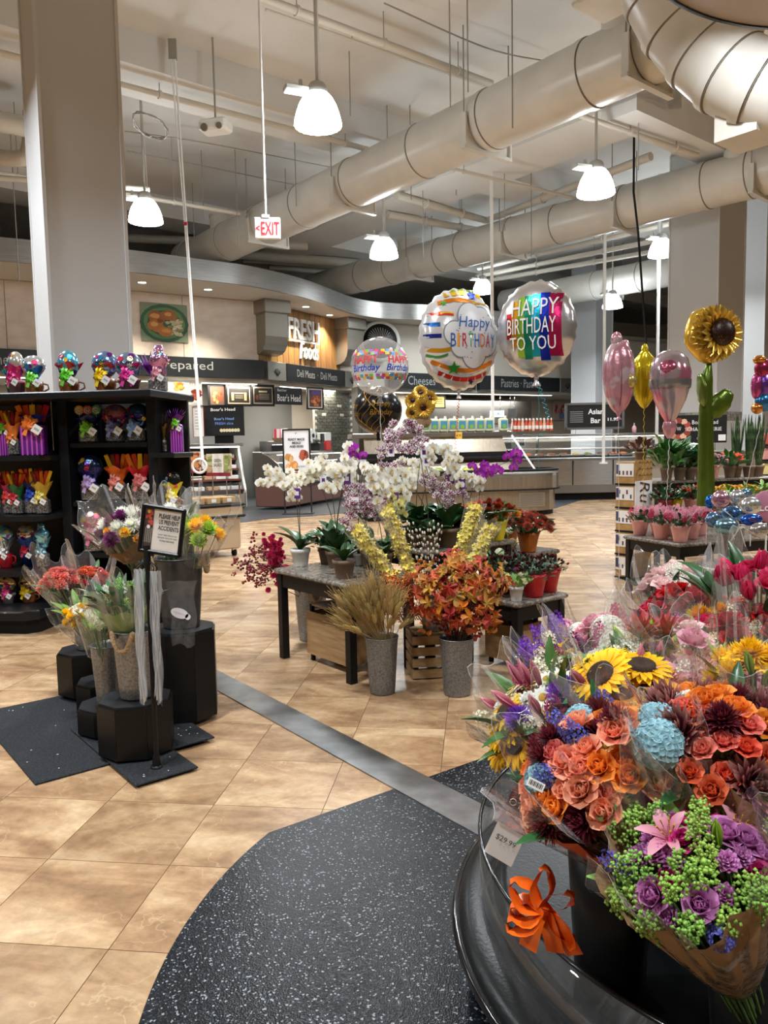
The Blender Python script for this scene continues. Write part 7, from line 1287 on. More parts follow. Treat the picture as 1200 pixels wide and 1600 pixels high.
def row(y, z, items):
    lw = items[0][0] < 0
    for i, a in enumerate(items):
        if lw: a = (-.13+(a[0]+.20)*.66, a[1], a[2]*.74)+a[3:]
        gift(a[0], y+(.05 if i % 2 else 0), z, *a[1:], seed=int(z*40)+i*3)
BX = mat('purple_box', hexc('6a1e8a'), .3)
row(.10, MID[0]+.023, ((.16, 'bag', .19, .325, CANDY, satin('1c2a6a'), satin('7ac83a'), 'lolly', None, 'lollipop gift with a green bow in the middle bay'), (.40, 'bag', .20, .325, CANDY, satin('9a1a5a'), dots('1e4ab8'), 'heart', foil('d88aa0'), 'pink heart gift with a blue dotted bow'), (.64, 'bag', .20, .325, CANDY, satin('2a2a9a'), dots('2a8ad8'), 'round', foil('3a5a8a'), 'blue birthday gift with a dotted light blue bow')))
row(.10, MID[1]+.023, ((.16, 'bag', .20, .40, CANDY, satin('1e2470'), satin('b8a0d8'), 'round', foil('2a3a5a'), 'navy birthday gift with a lilac bow'), (.40, 'bag', .19, .42, CANDY, satin('d8641e'), dots('d8481e'), 'bars', None, 'orange candy bar gift with a dotted bow'), (.64, 'bag', .20, .42, CANDY, satin('c81e2a'), dots('c81e2a'), 'bars', None, 'red candy bar gift with a red bow')))
row(.10, MID[2]+.023, ((.16, 'bag', .20, .38, CANDY, satin('d81e7a'), dots('d8248a'), 'round', foil('e0a0a8'), 'hot pink gift with a dotted pink bow'), (.42, 'bag', .19, .38, CANDY, satin('b83a3a'), dots('c83a3a'), 'round', foil('d8b0b0'), 'rosy gift half hidden behind the clear sleeves'), (.64, 'bag', .20, .38, CANDY, satin('a82a2a'), satin('d8b0b8'), 'bars', None, 'dark red gift at the back of the middle bay')))
row(-.20, LFT[0], ((-.93, 'bag', .17, .36, CANDY, satin('b81e4a'), satin('e0d84a'), 'heart', foil('b81e3a'), 'red heart gift with a yellow green bow'), (-.74, 'box', .16, .36, BX, satin('b82a4a'), satin('7ac83a'), 'bars', None, 'narrow purple striped box gift'), (-.58, 'bag', .17, .38, CANDY, satin('d8782a'), satin('e8843a'), 'bars', None, 'orange bow gift beside the purple box'), (-.34, 'box', .30, .40, BX, satin('1e2a8a'), satin('f0883a'), 'bars', None, 'large purple striped box gift with blue wrap')))
row(-.22, LFT[1], ((-.92, 'bag', .18, .38, CANDY, satin('b8201e'), satin('d8342a'), 'bars', None, 'red candy bar gift at the shelf end'), (-.73, 'bag', .18, .38, CANDY, satin('b8305a'), satin('d84a4a'), 'bars', None, 'crimson candy bar gift'), (-.56, 'bag', .17, .36, CANDY, satin('1a5a2a'), satin('c83040'), 'bars', None, 'green wrapped gift with a red bow'), (-.40, 'bag', .19, .40, CANDY, satin('1a1e6a'), satin('2a4ab8'), 'bars', None, 'navy candy bar gift'), (-.20, 'bag', .19, .38, CANDY, satin('b8962a'), satin('e8dc7a'), 'bars', None, 'gold wrapped gift with a cream bow')))
row(-.18, LFT[2], ((-.82, 'mug', .185, .36, mat('red_mug', hexc('9a1420'), .3), foil('c8d0d4'), satin('e8e8e8'), 'round', foil('8ac8d8'), 'red mug gift with a pale blue baby balloon'), (-.55, 'pot', .18, .36, mat('blue_pot', hexc('1e3a7a'), .35), satin('2a4a9a'), satin('c82a4a'), 'round', foil('c8c8c4'), 'blue pot birthday gift with a silver balloon'), (-.28, 'bag', .17, .37, foil('6ab4d0'), foil('8ac8dc'), foil('a8d8e8'), 'tall', foil('7ac0dc'), 'light blue baby gift in clear wrap')))
row(-.25, .21, ((-.75, 'pot', .17, .24, WHP, satin('a81e6a'), satin('c83a7a'), 'round', foil('e0c88a'), 'white pot gift with a yellow birthday balloon'), (-.50, 'mug', .19, .24, TERRA, satin('e0c020'), satin('f0d020'), 'round', foil('e0dcc8'), 'brown mug gift with a cream birthday balloon and yellow tissue')))
row(.08, 1.52, ((CW+.085, 'bag', .055, .34, CANDY, satin('6a5a1a'), None, 'fan', satin('5a3a1a'), 'brown tissue gift on the side shelf'), (CW+.185, 'box', .12, .38, BX, satin('6a1a7a'), satin('7ac83a'), 'fan', satin('5a1470'), 'purple box gift on the side shelf')))
row(.06, 1.00, ((CW+.16, 'mug', .14, .34, TERRA, satin('e0cc20'), satin('f0dc2a'), 'egg', foil('2a2a2a'), 'brown mug gift with a black balloon and yellow bow'),))
# ================================================================ BALLOONS
def pillow(R_, D, lobes=26, seed=0, rz_=None, nr=12, na=52):   # foil balloon facing -Y, seam round its edge
    rz_ = rz_ or R_; mb = MB()
    for s_ in (-1, 1):
        vv = []; uv = []
        for j in range(nr+1):
            r = sin(j/nr*pi/2)
            for i in range(na):
                g = 2*pi*i/na; wr = 1+.022*sin(lobes*g+seed)*r**6; y = s_*D*(max(0, 1-r**2.3))**.5*(1+.05*sin(lobes*g+seed)*r**4); vv.append((R_*r*wr*cos(g), y, rz_*r*wr*sin(g))); uv.append((i/na, r))
        q = [(j*na+i, j*na+na+i, j*na+na+(i+1) % na, j*na+(i+1) % na) for j in range(nr) for i in range(na)]
        mb.add(vv, q if s_ > 0 else [tuple(reversed(f)) for f in q], 0, True, uv)
    return mb
def cut(v, f, lim):                         # split long faces so that flat shapes can follow a curved skin
    v = [Vec(p) for p in v]; out = []; st_ = []
    for q in f:
        for i in range(1, len(q)-1): st_.append((q[0], q[i], q[i+1]))
    while st_:
        a, b, c = st_.pop(); e = [((v[a]-v[b]).length, a, b, c), ((v[b]-v[c]).length, b, c, a), ((v[c]-v[a]).length, c, a, b)]; l, p, q, r = max(e)
        if l > lim and len(v) < 30000: v.append((v[p]+v[q])/2); k = len(v)-1; st_ += [(p, k, r), (k, q, r)]
        else: out.append((a, b, c))
    return v, out
def on_pillow(mb, v, f, R_, D, m=0, rz_=None, off=.004, lim=None):
    rz_ = rz_ or R_; v, f = cut(v, f, lim or R_*.16); vv = []
    for p in v:
        r = min(.97, sqrt((p[0]/R_)**2+(p[1]/rz_)**2)); vv.append((p[0], -D*(1-r**2.3)**.5-off, p[1]))
    mb.add(vv, f, m, True)
def ptext(mb, body, cx, cy, w_, h_, R_, D, m=0, rz_=None, off=.006, rot=0.0, **k):
    v, f = text(body, **k); x0, x1 = min(p[0] for p in v), max(p[0] for p in v); y0, y1 = min(p[1] for p in v), max(p[1] for p in v); c_, s_ = cos(rot), sin(rot); o = []
    for p in v: a = (p[0]-(x0+x1)/2)*w_/(x1-x0); b = (p[1]-(y0+y1)/2)*h_/(y1-y0); o.append((cx+a*c_-b*s_, cy+a*s_+b*c_, 0))
    on_pillow(mb, o, f, R_, D, m, rz_, off)
def curl(t, a, b, m, turns=10, r=.006, n=None, name='ribbon'):
    a, b = Vec(a), Vec(b); n = n or turns*6; MB().tube([a+(b-a)*(i/n)+Vec((r*cos(i), r*sin(i), 0)) for i in range(n+1)], .0028, 4).build(name, m, t)
SILV = mat('silver_foil', (.66, .67, .69), .22, .8, bump=(7, .25)); WFOIL = mat('white_foil', (.78, .79, .80), .2, .45, bump=(7, .25))
# Happy Birthday with stripes and a cloud
d = 6.15; c = P(716, 531, d); R_ = 64/FPX*d; D = R_*.52; rz_ = R_*1.2
t = T('birthday_balloon', 'white striped foil balloon reading Happy BIRTHDAY with coloured letters', 'balloon', c, radians(17)); b_ = pillow(R_, D, 26, 1, rz_).build('skin', WFOIL, t)
def bandx(y0, y1, x0, x1, bow=.0, n=14): pts = [(x0+(x1-x0)*i/n, y0+bow*sin(pi*i/n)) for i in range(n+1)]; top = [(x, y+(y1-y0)) for x, y in pts]; return [(x, y, 0) for x, y in pts+top], [(i, i+1, n+2+i, n+1+i) for i in range(n)]
for y0, y1, x0, x1, col, bow in ((.78, .88, -.45, .5, 'f0c23a', .06), (.62, .70, -.62, .3, 'e88a2a', .08), (.66, .69, .1, .62, 'd8b02a', .0), (.40, .47, -.86, -.30, 'd83a30', .02), (.44, .47, -.6, -.3, 'f0c23a', .02), (.20, .28, -.94, -.62, '2a6ab8', 0), (-.02, .06, -.96, -.60, '2a3aa0', 0), (-.26, -.18, -.92, -.35, 'e8b02a', -.05), (-.50, -.42, -.80, .75, 'e88a2a', -.22), (-.60, -.57, -.70, .6, 'f0f0f0', -.2), (-.72, -.64, -.62, .62, 'c83028', -.16), (.90, .95, -.25, .35, '8ab83a', .02), (-.36, -.31, -.90, -.45, '4aa05a', -.06)):
    v, f = bandx(y0*rz_, y1*rz_, x0*R_, x1*R_, bow*R_); mb = MB(); on_pillow(mb, v, f, R_, D, 0, rz_, .003); mb.build('stripe', foil(col, .28), b_)
cl = [(.12, .0, .46), (-.30, .08, .24), (.10, .42, .30), (.40, .36, .28), (.52, -.05, .34), (.2, -.35, .30), (-.14, -.18, .24)]
mb = MB()
for x, y, r in cl: on_pillow(mb, [(R_*(x+(r+.025)*cos(i*pi/12)), R_*1.1*(y+(r+.025)*sin(i*pi/12)), 0) for i in range(24)]+[(R_*x, R_*1.1*y, 0)], [(i, (i+1) % 24, 24) for i in range(24)], R_, D, 0, rz_, .005)
mb.build('cloud_edge', flat('7a8088', .4), b_); mb = MB()
for x, y, r in cl: on_pillow(mb, [(R_*(x+r*cos(i*pi/12)), R_*1.1*(y+r*sin(i*pi/12)), 0) for i in range(24)]+[(R_*x, R_*1.1*y, 0)], [(i, (i+1) % 24, 24) for i in range(24)], R_, D, 0, rz_, .007)
mb.build('cloud', mat('cloud_white', (.72, .73, .75), .3, .2), b_)
mb = MB(); ptext(mb, 'Happy', .24*R_, .30*rz_, .86*R_, .26*rz_, R_, D, 0, rz_, .010, off=.012, shear=.15) if False else None
def lettering(t, body, cx, cy, w_, h_, R_, D, rz_, col, off=.010, **k): mb = MB(); ptext(mb, body, cx, cy, w_, h_, R_, D, 0, rz_, off, **k); mb.build('lettering', flat(col, .35), t)
lettering(b_, 'Happy', .22*R_, .26*rz_, .84*R_, .27*rz_, R_, D, rz_, '1e5aa8', shear=.15)
for i, (ch, col) in enumerate(zip('BIRTHDAY', ('2a5a9a', 'e8962a', 'b8283a', '3a9a4a', '2a6ab0', 'd86a2a', 'b83a5a', '2a7ab0'))): lettering(b_, ch, (-.34+.155*i+(.0 if i < 1 else -.03))*R_, -.06*rz_, (.05 if ch == 'I' else .125)*R_, .26*rz_, R_, D, rz_, col)
def star(t, x, y, r, col, R_, D, rz_): mb = MB(); on_pillow(mb, [(x+(r if i % 2 == 0 else r*.42)*cos(pi/2+i*pi/5), y+(r if i % 2 == 0 else r*.42)*sin(pi/2+i*pi/5), 0) for i in range(10)]+[(x, y, 0)], [(i, (i+1) % 10, 10) for i in range(10)], R_, D, 0, rz_, .011); mb.build('star', foil(col, .3), t)
star(b_, .22*R_, .84*rz_, .15*R_, '2a3ab0', R_, D, rz_); star(b_, -.30*R_, -.60*rz_, .17*R_, '3aa83a', R_, D, rz_); star(b_, .2*R_, -.86*rz_, .08*R_, '2a2a6a', R_, D, rz_); star(b_, -.5*R_, .66*rz_, .08*R_, '5ab84a', R_, D, rz_)
rr = random.Random(3); mb = MB()
for i in range(34): x, y = rr.uniform(-.3, .75), rr.uniform(-.5, .55); mb2 = [(R_*(x+.014*cos(k*pi/3)), R_*(y+.014*sin(k*pi/3)), 0) for k in range(6)]; on_pillow(mb, mb2, [tuple(range(6))], R_, D, rr.randrange(3), rz_, .009)
mb.build('dots', [flat('3a5a9a', .4), flat('c8484a', .4), flat('3a3a4a', .4)], b_)
e = P(716, 930, 6.2)-c; MB().lathe([(.02, -.02), (.012, -.05), (.022, -.085)], 8, o=(0, 0, -rz_+.02)).build('neck', WFOIL, t); curl(t, (0, 0, -rz_-.06), (-.03, .05, -1.02), foil('c8764a', .3), 24, .008)
# rainbow Happy Birthday to You
d = 5.9; c = P(838, 514, d); R_ = 62/FPX*d; D = R_*.5; rz_ = R_*1.17
t = T('birthday_balloon', 'silver foil balloon reading HAPPY BIRTHDAY TO YOU over rainbow bars', 'balloon', c, radians(-30)); b_ = pillow(R_, D, 30, 2, rz_).build('skin', SILV, t); x = -.62
for w_, col, y0, y1 in ((.14, 'c8303a', -.22, .30), (.16, 'e8a02a', -.40, .55), (.18, '9ac43a', -.62, .62), (.20, '1e8a6a', -.66, .64), (.20, '1e9ab8', -.62, .66), (.22, '1a30b0', -.70, .68), (.28, 'b8205a', -.62, .66)):
    n = 3; v = [(R_*(x+w_*i/n), rz_*(y0+(y1-y0)*j/10), 0) for j in range(11) for i in range(n+1)]; mb = MB(); on_pillow(mb, v, [(j*4+i, j*4+i+1, j*4+5+i, j*4+4+i) for j in range(10) for i in range(3)], R_, D, 0, rz_, .003); mb.build('colour_bar', foil(col, .3), b_); x += w_*.985
lettering(b_, 'HAPPY', .10*R_, .40*rz_, 1.14*R_, .34*rz_, R_, D, rz_, 'f2f2f2'); lettering(b_, 'BIRTHDAY', .02*R_, .02*rz_, 1.22*R_, .32*rz_, R_, D, rz_, 'f2f2f2'); lettering(b_, 'TO YOU', .05*R_, -.34*rz_, 1.14*R_, .28*rz_, R_, D, rz_, 'f2f2f2')
MB().lathe([(.09, .10), (.05, .05), (.022, .0), (.014, -.03), (.035, -.07)], 14, o=(0, 0, -rz_)).build('neck', SILV, t); curl(t, (.02, 0, -rz_-.06), (.1, .0, -rz_-.32), foil('3aa8c0', .3), 7, .014); curl(t, (.02, 0, -rz_-.06), (.0, .05, -1.05), foil('5ac0cc', .3), 4, .003)
# clear bubble
d = 6.4; c = P(593, 573, d); R_ = 45/FPX*d; t = T('bubble_balloon', 'clear bubble balloon printed HAPPY Birthday over coloured confetti', 'balloon', c, radians(6)); BUB = film('bubble_plastic', (.97, .98, .99), .16, .9, (7, .15), .04, (.9, .9, .92)); b_ = MB().ell((0, 0, 0), R_, R_, R_, 40, 24).build('skin', BUB, t)
def on_ball(mb, v, f, R_, m=0, off=1.006):
    v, f = cut(v, f, R_*.18); mb.add([(R_*off*cos(y)*sin(x), -R_*off*cos(y)*cos(x), R_*off*sin(y)) for x, y, _ in v], f, m, True)
def btext(t, body, cx, cy, w_, h_, R_, col, rough=.4, metal=False, **k):
    v, f = text(body, **k); x0, x1 = min(p[0] for p in v), max(p[0] for p in v); y0, y1 = min(p[1] for p in v), max(p[1] for p in v); mb = MB(); on_ball(mb, [(cx+(p[0]-(x0+x1)/2)*w_/(x1-x0), cy+(p[1]-(y0+y1)/2)*h_/(y1-y0), 0) for p in v], f, R_); mb.build('lettering', foil(col, .3) if metal else flat(col, rough), t)
for cx in (-.62, .68): btext(b_, 'HAPPY', cx, .16, .96, .26, R_, 'd83a3e', off=.03); btext(b_, 'Birthday', cx, -.14, 1.1, .30, R_, '2a48b8', shear=.25, off=.02)
rr = random.Random(4); mb = MB(); cols = ['e8c83a', '3a9ad8', 'd86a3a', '7ac04a', 'b05ac0', 'd83a5a']
for y, n in ((.46, 17), (.38, 17), (-.46, 17), (-.38, 17)):
    for i in range(n): a = -1.5+3.0*i/(n-1)+rr.uniform(-.05, .05); s_ = .075; on_ball(mb, [(a-s_, y-s_*.8+rr.uniform(-.03, .03), 0), (a+s_, y-s_*.8, 0), (a+s_, y+s_*.8, 0), (a-s_, y+s_*.8, 0)], [(0, 1, 2, 3)], R_, (i+int(y*10)) % 6, 1.004)
mb.build('confetti_print', [flat(q, .4) for q in cols], b_)['kind'] = 'stuff'
MB().lathe([(.03, .02), (.016, -.02), (.03, -.06)], 12, o=(0, 0, -R_)).build('neck', BUB, t); curl(t, (0, 0, -R_-.05), (.0, .0, -.80), flat('dcdcdc', .4), 5, .003)
# black ball
d = 6.8; c = P(590, 641, d); R_ = 38/FPX*d; t = T('black_balloon', 'round black foil balloon with gold Happy Birthday script', 'balloon', c, radians(-8)); BF = mat('black_foil', (.015, .015, .017), .2, .4); b_ = MB().ell((0, 0, 0), R_, R_, R_*.98, 36, 22).build('skin', BF, t)
btext(b_, 'Happy', .35, .2, .72, .26, R_, 'c89a3a', metal=True, shear=.25); btext(b_, 'Birthday', .30, -.14, .95, .28, R_, 'c89a3a', metal=True, shear=.25); btext(b_, 'Happy', -1.1, .16, .7, .24, R_, 'c89a3a', metal=True, shear=.25); btext(b_, 'Birthday', -1.1, -.18, .9, .26, R_, 'c89a3a', metal=True, shear=.25)
for k in range(5): mb = MB(); pts = [(-.6+.2*k+.25*sin(i*.5+k), -1.2+2.4*i/24) for i in range(25)]; mb.tube([(R_*1.004*cos(y)*sin(x), -R_*1.004*cos(y)*cos(x), R_*1.004*sin(y)) for x, y in pts], .0022, 4); mb.build('gold_line', foil('c89a3a', .3), b_)
MB().lathe([(.02, .01), (.012, -.02), (.022, -.05)], 10, o=(0, 0, -R_)).build('neck', BF, t); curl(t, (0, 0, -R_-.04), (0, -.1, -1.1), foil('c89a3a', .3), 6, .004)
def sunhead(mb, R_, seed=0, D=.45):
    for k, (n, L, tl) in enumerate(((26, 1.0, 88), (22, .92, 76), (18, .80, 64))): ring(mb, n, tl, R_*L*.72, R_*.26, .5, -.25, R_*.30, R_*.06*k, k*.1, m=0, nl=4, nw=2, point=.5, base=.5, jit=.05, rr=random.Random(seed+k))
SFY = mat('sunflower_foil', hexc('d8a42c'), .22, .55, grad=[(0, hexc('a8641a')), (.5, hexc('dcae3a')), (1, hexc('e8c860'))], bump=(9, .3)); SFB = mat('sunflower_centre', hexc('2a120c'), .3, .3, noise=(90, hexc('8a6a3a'), .64, .68, 1)); SFG = mat('green_foil', hexc('5a7022'), .25, .55, bump=(10, .35))
def facing(c, n): M = frame(Vec(n)); M.translation = Vec(c); return M
t = T('small_sunflower_balloon', 'yellow sunflower cluster balloon above the speckled orchids', 'balloon', P(658, 632, 6.5)); R_ = 26/FPX*6.5; b_ = MB().ell((0, 0, 0), R_*.86, R_*.42, R_*.8, 26, 16, fn=lambda g, ph: 1+.06*sin(13*g)*cos(ph)).build('skin', SFY, t)
for x, y, s_ in ((.1, -.22, .62), (-.5, .22, .52), (.48, .3, .52), (-.05, .66, .5), (-.55, -.5, .45)):
    mb = MB(); mb.T = facing((x*R_, -R_*(.62 if abs(x)+abs(y) < .5 else .46), y*R_), (x*.7, -1, y*.7)) @ Mat.Scale(s_, 4); sunhead(mb, R_); o = mb.build('printed_flower', SFY, b_); mb = MB(); mb.T = facing((x*R_, -R_*(.65 if abs(x)+abs(y) < .5 else .5), y*R_), (x*.7, -1, y*.7)) @ Mat.Scale(s_, 4); mb.ell((0, 0, 0), R_*.32, R_*.32, R_*.16, 14, 8); mb.build('flower_centre', SFB, o)
MB().lathe([(.06, 0), (.09, .05), (.05, .12)], 12, o=(0, 0, -R_*1.15-.03), fn=lambda g, q: 1+.15*sin(6*g)).build('wrapped_base', ROPE, t); MB().cyl((0, 0, -R_*1.1), (0, 0, -.55), .006).build('stick', WHITE, t)
# giant sunflower
d = 7.35; c = P(1110, 523, d); R_ = 46/FPX*d; t = T('giant_sunflower_balloon', 'giant sunflower foil balloon on a thick green stem with two leaves', 'balloon', c); nf = Vec((.25, -1, .05))
b_ = MB(); b_.T = facing((0, 0, 0), nf); b_.ell((0, 0, 0), R_*.96, R_*.96, R_*.46, 30, 14, fn=lambda g, ph: 1+.035*sin(24*g)*cos(ph)**4); b_ = b_.build('skin', SFY, t); mb = MB(); mb.T = facing(Vec(nf).normalized()*R_*.30, nf); sunhead(mb, R_*.94, 4); mb.build('petals', SFY, t); mb = MB(); mb.T = facing(Vec(nf).normalized()*R_*.50+Vec((R_*.1, 0, 0)), nf); mb.ell((0, 0, 0), R_*.46, R_*.46, R_*.14, 24, 10); mb.build('centre', SFB, t)
zb_ = P(1103, 735, d).z-c.z; st_ = [P(1108, 566, d)-c, P(1104, 600, d)-c, P(1103, 650, d)-c, P(1103, 735, d)-c, P(1103, 790, d)-c]
MB().tube(spline(st_, 6), [.02+.026*min(1, i/5)+.03*(i/18) for i in range(25)], 18).build('stem', SFG, t)
for pts, s_ in (([(1100, 640), (1088, 610), (1094, 585)], 1), ([(1106, 655), (1125, 635), (1140, 612)], 1)):
    a, b = P(*pts[0], d-.03)-c, P(*pts[2], d-.03)-c; ax = (b-a); L_ = ax.length; mb = MB(); mb.T = Mat.Translation(a) @ frame(ax); mb.ell((0, 0, L_*.55), L_*.30, L_*.10, L_*.50, 16, 12, fn=lambda g, ph: 1+.05*sin(8*ph)); mb.build('leaf', SFG, t)
# slim pink, yellow and teardrop balloons
PKF = mat('pink_foil', hexc('c9929f'), .2, .5, bump=(9, .35), noise=(7, hexc('dcc8cf'), .52, .60, 2)); YF = mat('yellow_foil', hexc('c9b41a'), .2, .6, bump=(9, .4))
d = 7.0; c = P(967, 590, d); k = d/FPX; t = T('pink_bottle_balloon', 'tall pink foil balloon with a small knob on top', 'balloon', c); b_ = MB().ell((0, 0, 0), 25*k, 14*k, 56*k, 28, 22, fn=lambda g, ph: 1+.015*sin(16*g)+.05*sin(2*ph)).build('skin', PKF, t); MB().ell((-4*k, 0, 58*k), 9*k, 7*k, 12*k, 14, 10).build('knob', PKF, t); MB().ell((9*k, 0, 50*k), 7*k, 5*k, 8*k, 10, 8).build('knob', PKF, t)
MB().ell((16*k, -9*k, -6*k), 9*k, 5*k, 11*k, 12, 8).build('print_patch', foil('c8b878', .25), b_); MB().tube([(0, -14*k*cos(ph)*1.02, 54*k*sin(ph)) for ph in [-.9+.18*i for i in range(11)]], .004, 4).build('seam', foil('9a7080', .3), b_); curl(t, (0, 0, -58*k), (.05, .1, -2.12), flat('d8d8d8', .4), 5, .003); MB().lathe([(.03, .02), (.012, -.02), (.03, -.05)], 10, o=(0, 0, -56*k)).build('neck', PKF, t)
d = 7.3; c = P(1007, 590, d); k = d/FPX; t = T('yellow_lemon_balloon', 'crinkled yellow foil balloon pointed at both ends', 'balloon', c); MB().lathe([(.001, -48*k), (6*k, -44*k), (13*k, -32*k), (18*k, -10*k), (19*k, 12*k), (17*k, 26*k), (9*k, 36*k), (4*k, 42*k), (5*k, 47*k), (.001, 50*k)], 30, fn=lambda g, q: 1+.08*sin(9*g+6*q)*sin(pi*q)+.03*sin(17*g)).build('skin', YF, t); MB().box(0, -18*k, 5*k, 8*k, 2*k, 18*k, 0, 0, .004).build('nose', YF, t); MB().ell((0, 0, 40*k), 6*k, 4*k, 12*k, 10, 8).build('leaf_tip', YF, t); curl(t, (0, 0, -48*k), (0, 0, -1.25), foil('e0d04a', .3), 14, .006)
d = 6.9; c = P(1047, 600, d); k = d/FPX; t = T('teardrop_balloon', 'pink and white teardrop foil balloon tied to a pink tail', 'balloon', c); TD = mat('teardrop_foil', hexc('b8a8b0'), .18, .6, bump=(8, .35), noise=(5, hexc('c87a92'), .48, .58, 1))
MB().lathe([(.001, 52*k), (14*k, 49*k), (26*k, 38*k), (31*k, 18*k), (30*k, -2*k), (24*k, -24*k), (15*k, -44*k), (8*k, -56*k), (7*k, -60*k)], 32, fn=lambda g, q: (.62 if abs(sin(g)) > 2 else 1)*(1+.012*sin(18*g))).build('skin', TD, t); MB().lathe([(9*k, -58*k), (11*k, -66*k), (9*k, -74*k), (3*k, -84*k)], 16, fn=lambda g, q: 1+.1*sin(6*g)).build('tail', PKF, t); mb = MB(); mb.ell((-7*k, -15*k, 22*k), 17*k, 15.5*k, 17*k, 20, 12); mb.build('print_patch', foil('c06a86', .2), t); MB().lathe([(31.3*k, 6*k), (31.4*k, 2*k), (31*k, -3*k), (30*k, -7*k)], 32, fn=lambda g, q: 1+.012*sin(18*g)).build('print_band', foil('9a9a9c', .22), t); curl(t, (0, 0, -84*k), (0, .05, -1.15), flat('e0e0e0', .4), 8, .004)
d = 7.6; c = P(1192, 605, d); k = d/FPX; t = T('rainbow_animal_balloon', 'multicoloured foil animal balloon at the edge of the plant display', 'balloon', c)
for x, y, rx, rz2, col in ((0, 28, 14, 16, 'a83a5a'), (-6, 42, 10, 7, 'c8843a'), (6, 5, 18, 22, '7a4aa8'), (-10, 2, 8, 20, 'b84a86'), (4, -22, 16, 15, '3a7ab0'), (-8, -32, 9, 9, 'c8843a'), (10, -6, 8, 9, '2a8a5a'), (14, 20, 10, 10, '4a9ac8')): MB().ell((x*k, 0, y*k), rx*k, 9*k, rz2*k, 18, 12, fn=lambda g, ph: 1+.03*sin(11*g)).build('panel', foil(col, .2), t)
curl(t, (0, 0, -45*k), (-.05, .2, -1.0), flat('d8d8d8', .4), 5, .003)
# ================================================================ RIGHT TABLE WITH PINK POTS, PLANT BENCH, WINE CARTONS
RA = radians(22)
granite_table((2.78, 7.16), 1.15, .78, .58, 'dark granite table carrying the pink wrapped cyclamen', RA); granite_table((3.12, 8.40), 2.3, .75, .74, 'long dark bench of flowering plants behind the pink pots', RA)
granite_table((3.38, 9.46), 2.0, .6, 1.05, 'high dark bench of green plants at the back', RA)
for k, (x, y) in enumerate(((1000, 836), (1018, 832), (1033, 842), (1050, 836), (1062, 848), (1080, 842), (1093, 836))):
    potted(G(x, y, .58), 'pink cyclamen in a pink pleated paper cover', PPOT, .15, .085, .13, .14, LEAFD, 32, (('spray', 'pink', 6, .75), ('spray', 'hotpink', 5, .7), ('lilybud', 'pink', 6, .45)), 'foil', seed=50+k, ll=.05, lw=.7, group='pink cyclamen pots')
def bench(px, z, y0, sd, lb, pm, R_, hz, lm, n, fl, ll=.09, pk='foil', d=None, ph=.14): b = P(px, 700, d); b.z = z; return potted(b, lb, pm, ph, .08, R_, hz, lm, n, fl, pk, seed=sd, ll=ll)
for k, (px, d, pm, fl, lb, lm, hz) in enumerate(((1040, 8.5, DRP, (('pom', 'burgundy', 8, .9),), 'dark kalanchoe in a wine red cover', LEAFD, .16), (1052, 8.62, YPOT, (('pom', 'rust', 6, .8),), 'kalanchoe in a pale yellow pleated cover', LEAFD, .16), (1068, 8.6, PPOT, (('pom', 'coral', 8, .9), ('pom', 'burgundy', 5, .8)), 'coral kalanchoe in a pink cover', LEAFD, .17), (1090, 8.65, RPOT, (('pom', 'red', 8, .9),), 'red kalanchoe in a bright red cover', LEAFD, .17), (1112, 8.8, BRP, (('gerbera', 'gold', 5, .9), ('pom', 'cream', 4, 1.0)), 'yellow gerbera plant on the bench', LEAFY, .15), (1140, 8.9, BRP, (('gerbera', 'gold', 8, .9),), 'orange yellow gerbera plant on the bench', LEAFY, .16), (1168, 9.0, BRP, (('gerbera', 'gold', 6, .9),), 'golden gerbera plant at the end of the bench', LEAFY, .16), (1195, 9.1, BRP, (), 'leafy green plant at the end of the bench', LEAFY, .18))):
    bench(px, .74, 0, 70+k, lb, pm, .17, hz, lm, 44, fl, .08, 'foil' if k < 4 else 'plain', d)
for k, (px, d, pm, fl, lb, lm, hz, ll) in enumerate(((1048, 9.5, BRP, (('lilybud', 'pink', 2, .9),), 'tall strappy green plant on the high bench', LEAFG, .30, .22), (1066, 9.62, BRP, (), 'strappy dark green plant on the high bench', LEAFD, .30, .22), (1084, 9.6, BRP, (('spray', 'pink', 3, .6),), 'leafy plant beside the sunflower stem', LEAFG, .22, .12), (1102, 9.65, PPOT, (('gerbera', 'gold', 2, .9), ('pom', 'magenta', 5, .9)), 'gerbera plant under the giant sunflower', LEAFG, .16, .10), (1128, 9.7, PPOT, (('pom', 'pink', 12, 1.0),), 'pink daisy plant in a pink cover on the high bench', LEAFD, .18, .08), (1152, 9.8, BRP, (('gerbera', 'coral', 4, 1.2),), 'coral gerbera plant on the high bench', LEAFG, .20, .12))):
    bench(px, 1.05, 0, 90+k, lb, pm, .17, hz, lm, 40, fl, ll, 'foil' if pm is PPOT else 'plain', d, .16)
for k, (px, d) in enumerate(((1148, 10.0), (1168, 10.05), (1184, 10.1))):
    b = P(px, 740, d); b.z = 1.05; b = settle(b, .083); t = T('snake_plant', 'tall dark snake plant with upright blades behind the gerberas', 'potted plant', b, group='snake plants'); pot(t, .15, .08, BRP); rr = random.Random(k)
    for i in range(8): g = i*2.4; L_ = rr.uniform(.45, .78); ob('blade', leafmesh(round(L_, 1), .06, mat('snake_leaf', hexc('1f3a22'), .4, noise=(16, hexc('4a6038'), .5, .6, 2, (1, 1, 4))), .5, .12, 5, .35, .6), t, mx=Mat.Translation((.03*cos(g), .03*sin(g), .12)) @ outward(Vec((cos(g), sin(g), 0)), rr.uniform(.03, .22)))
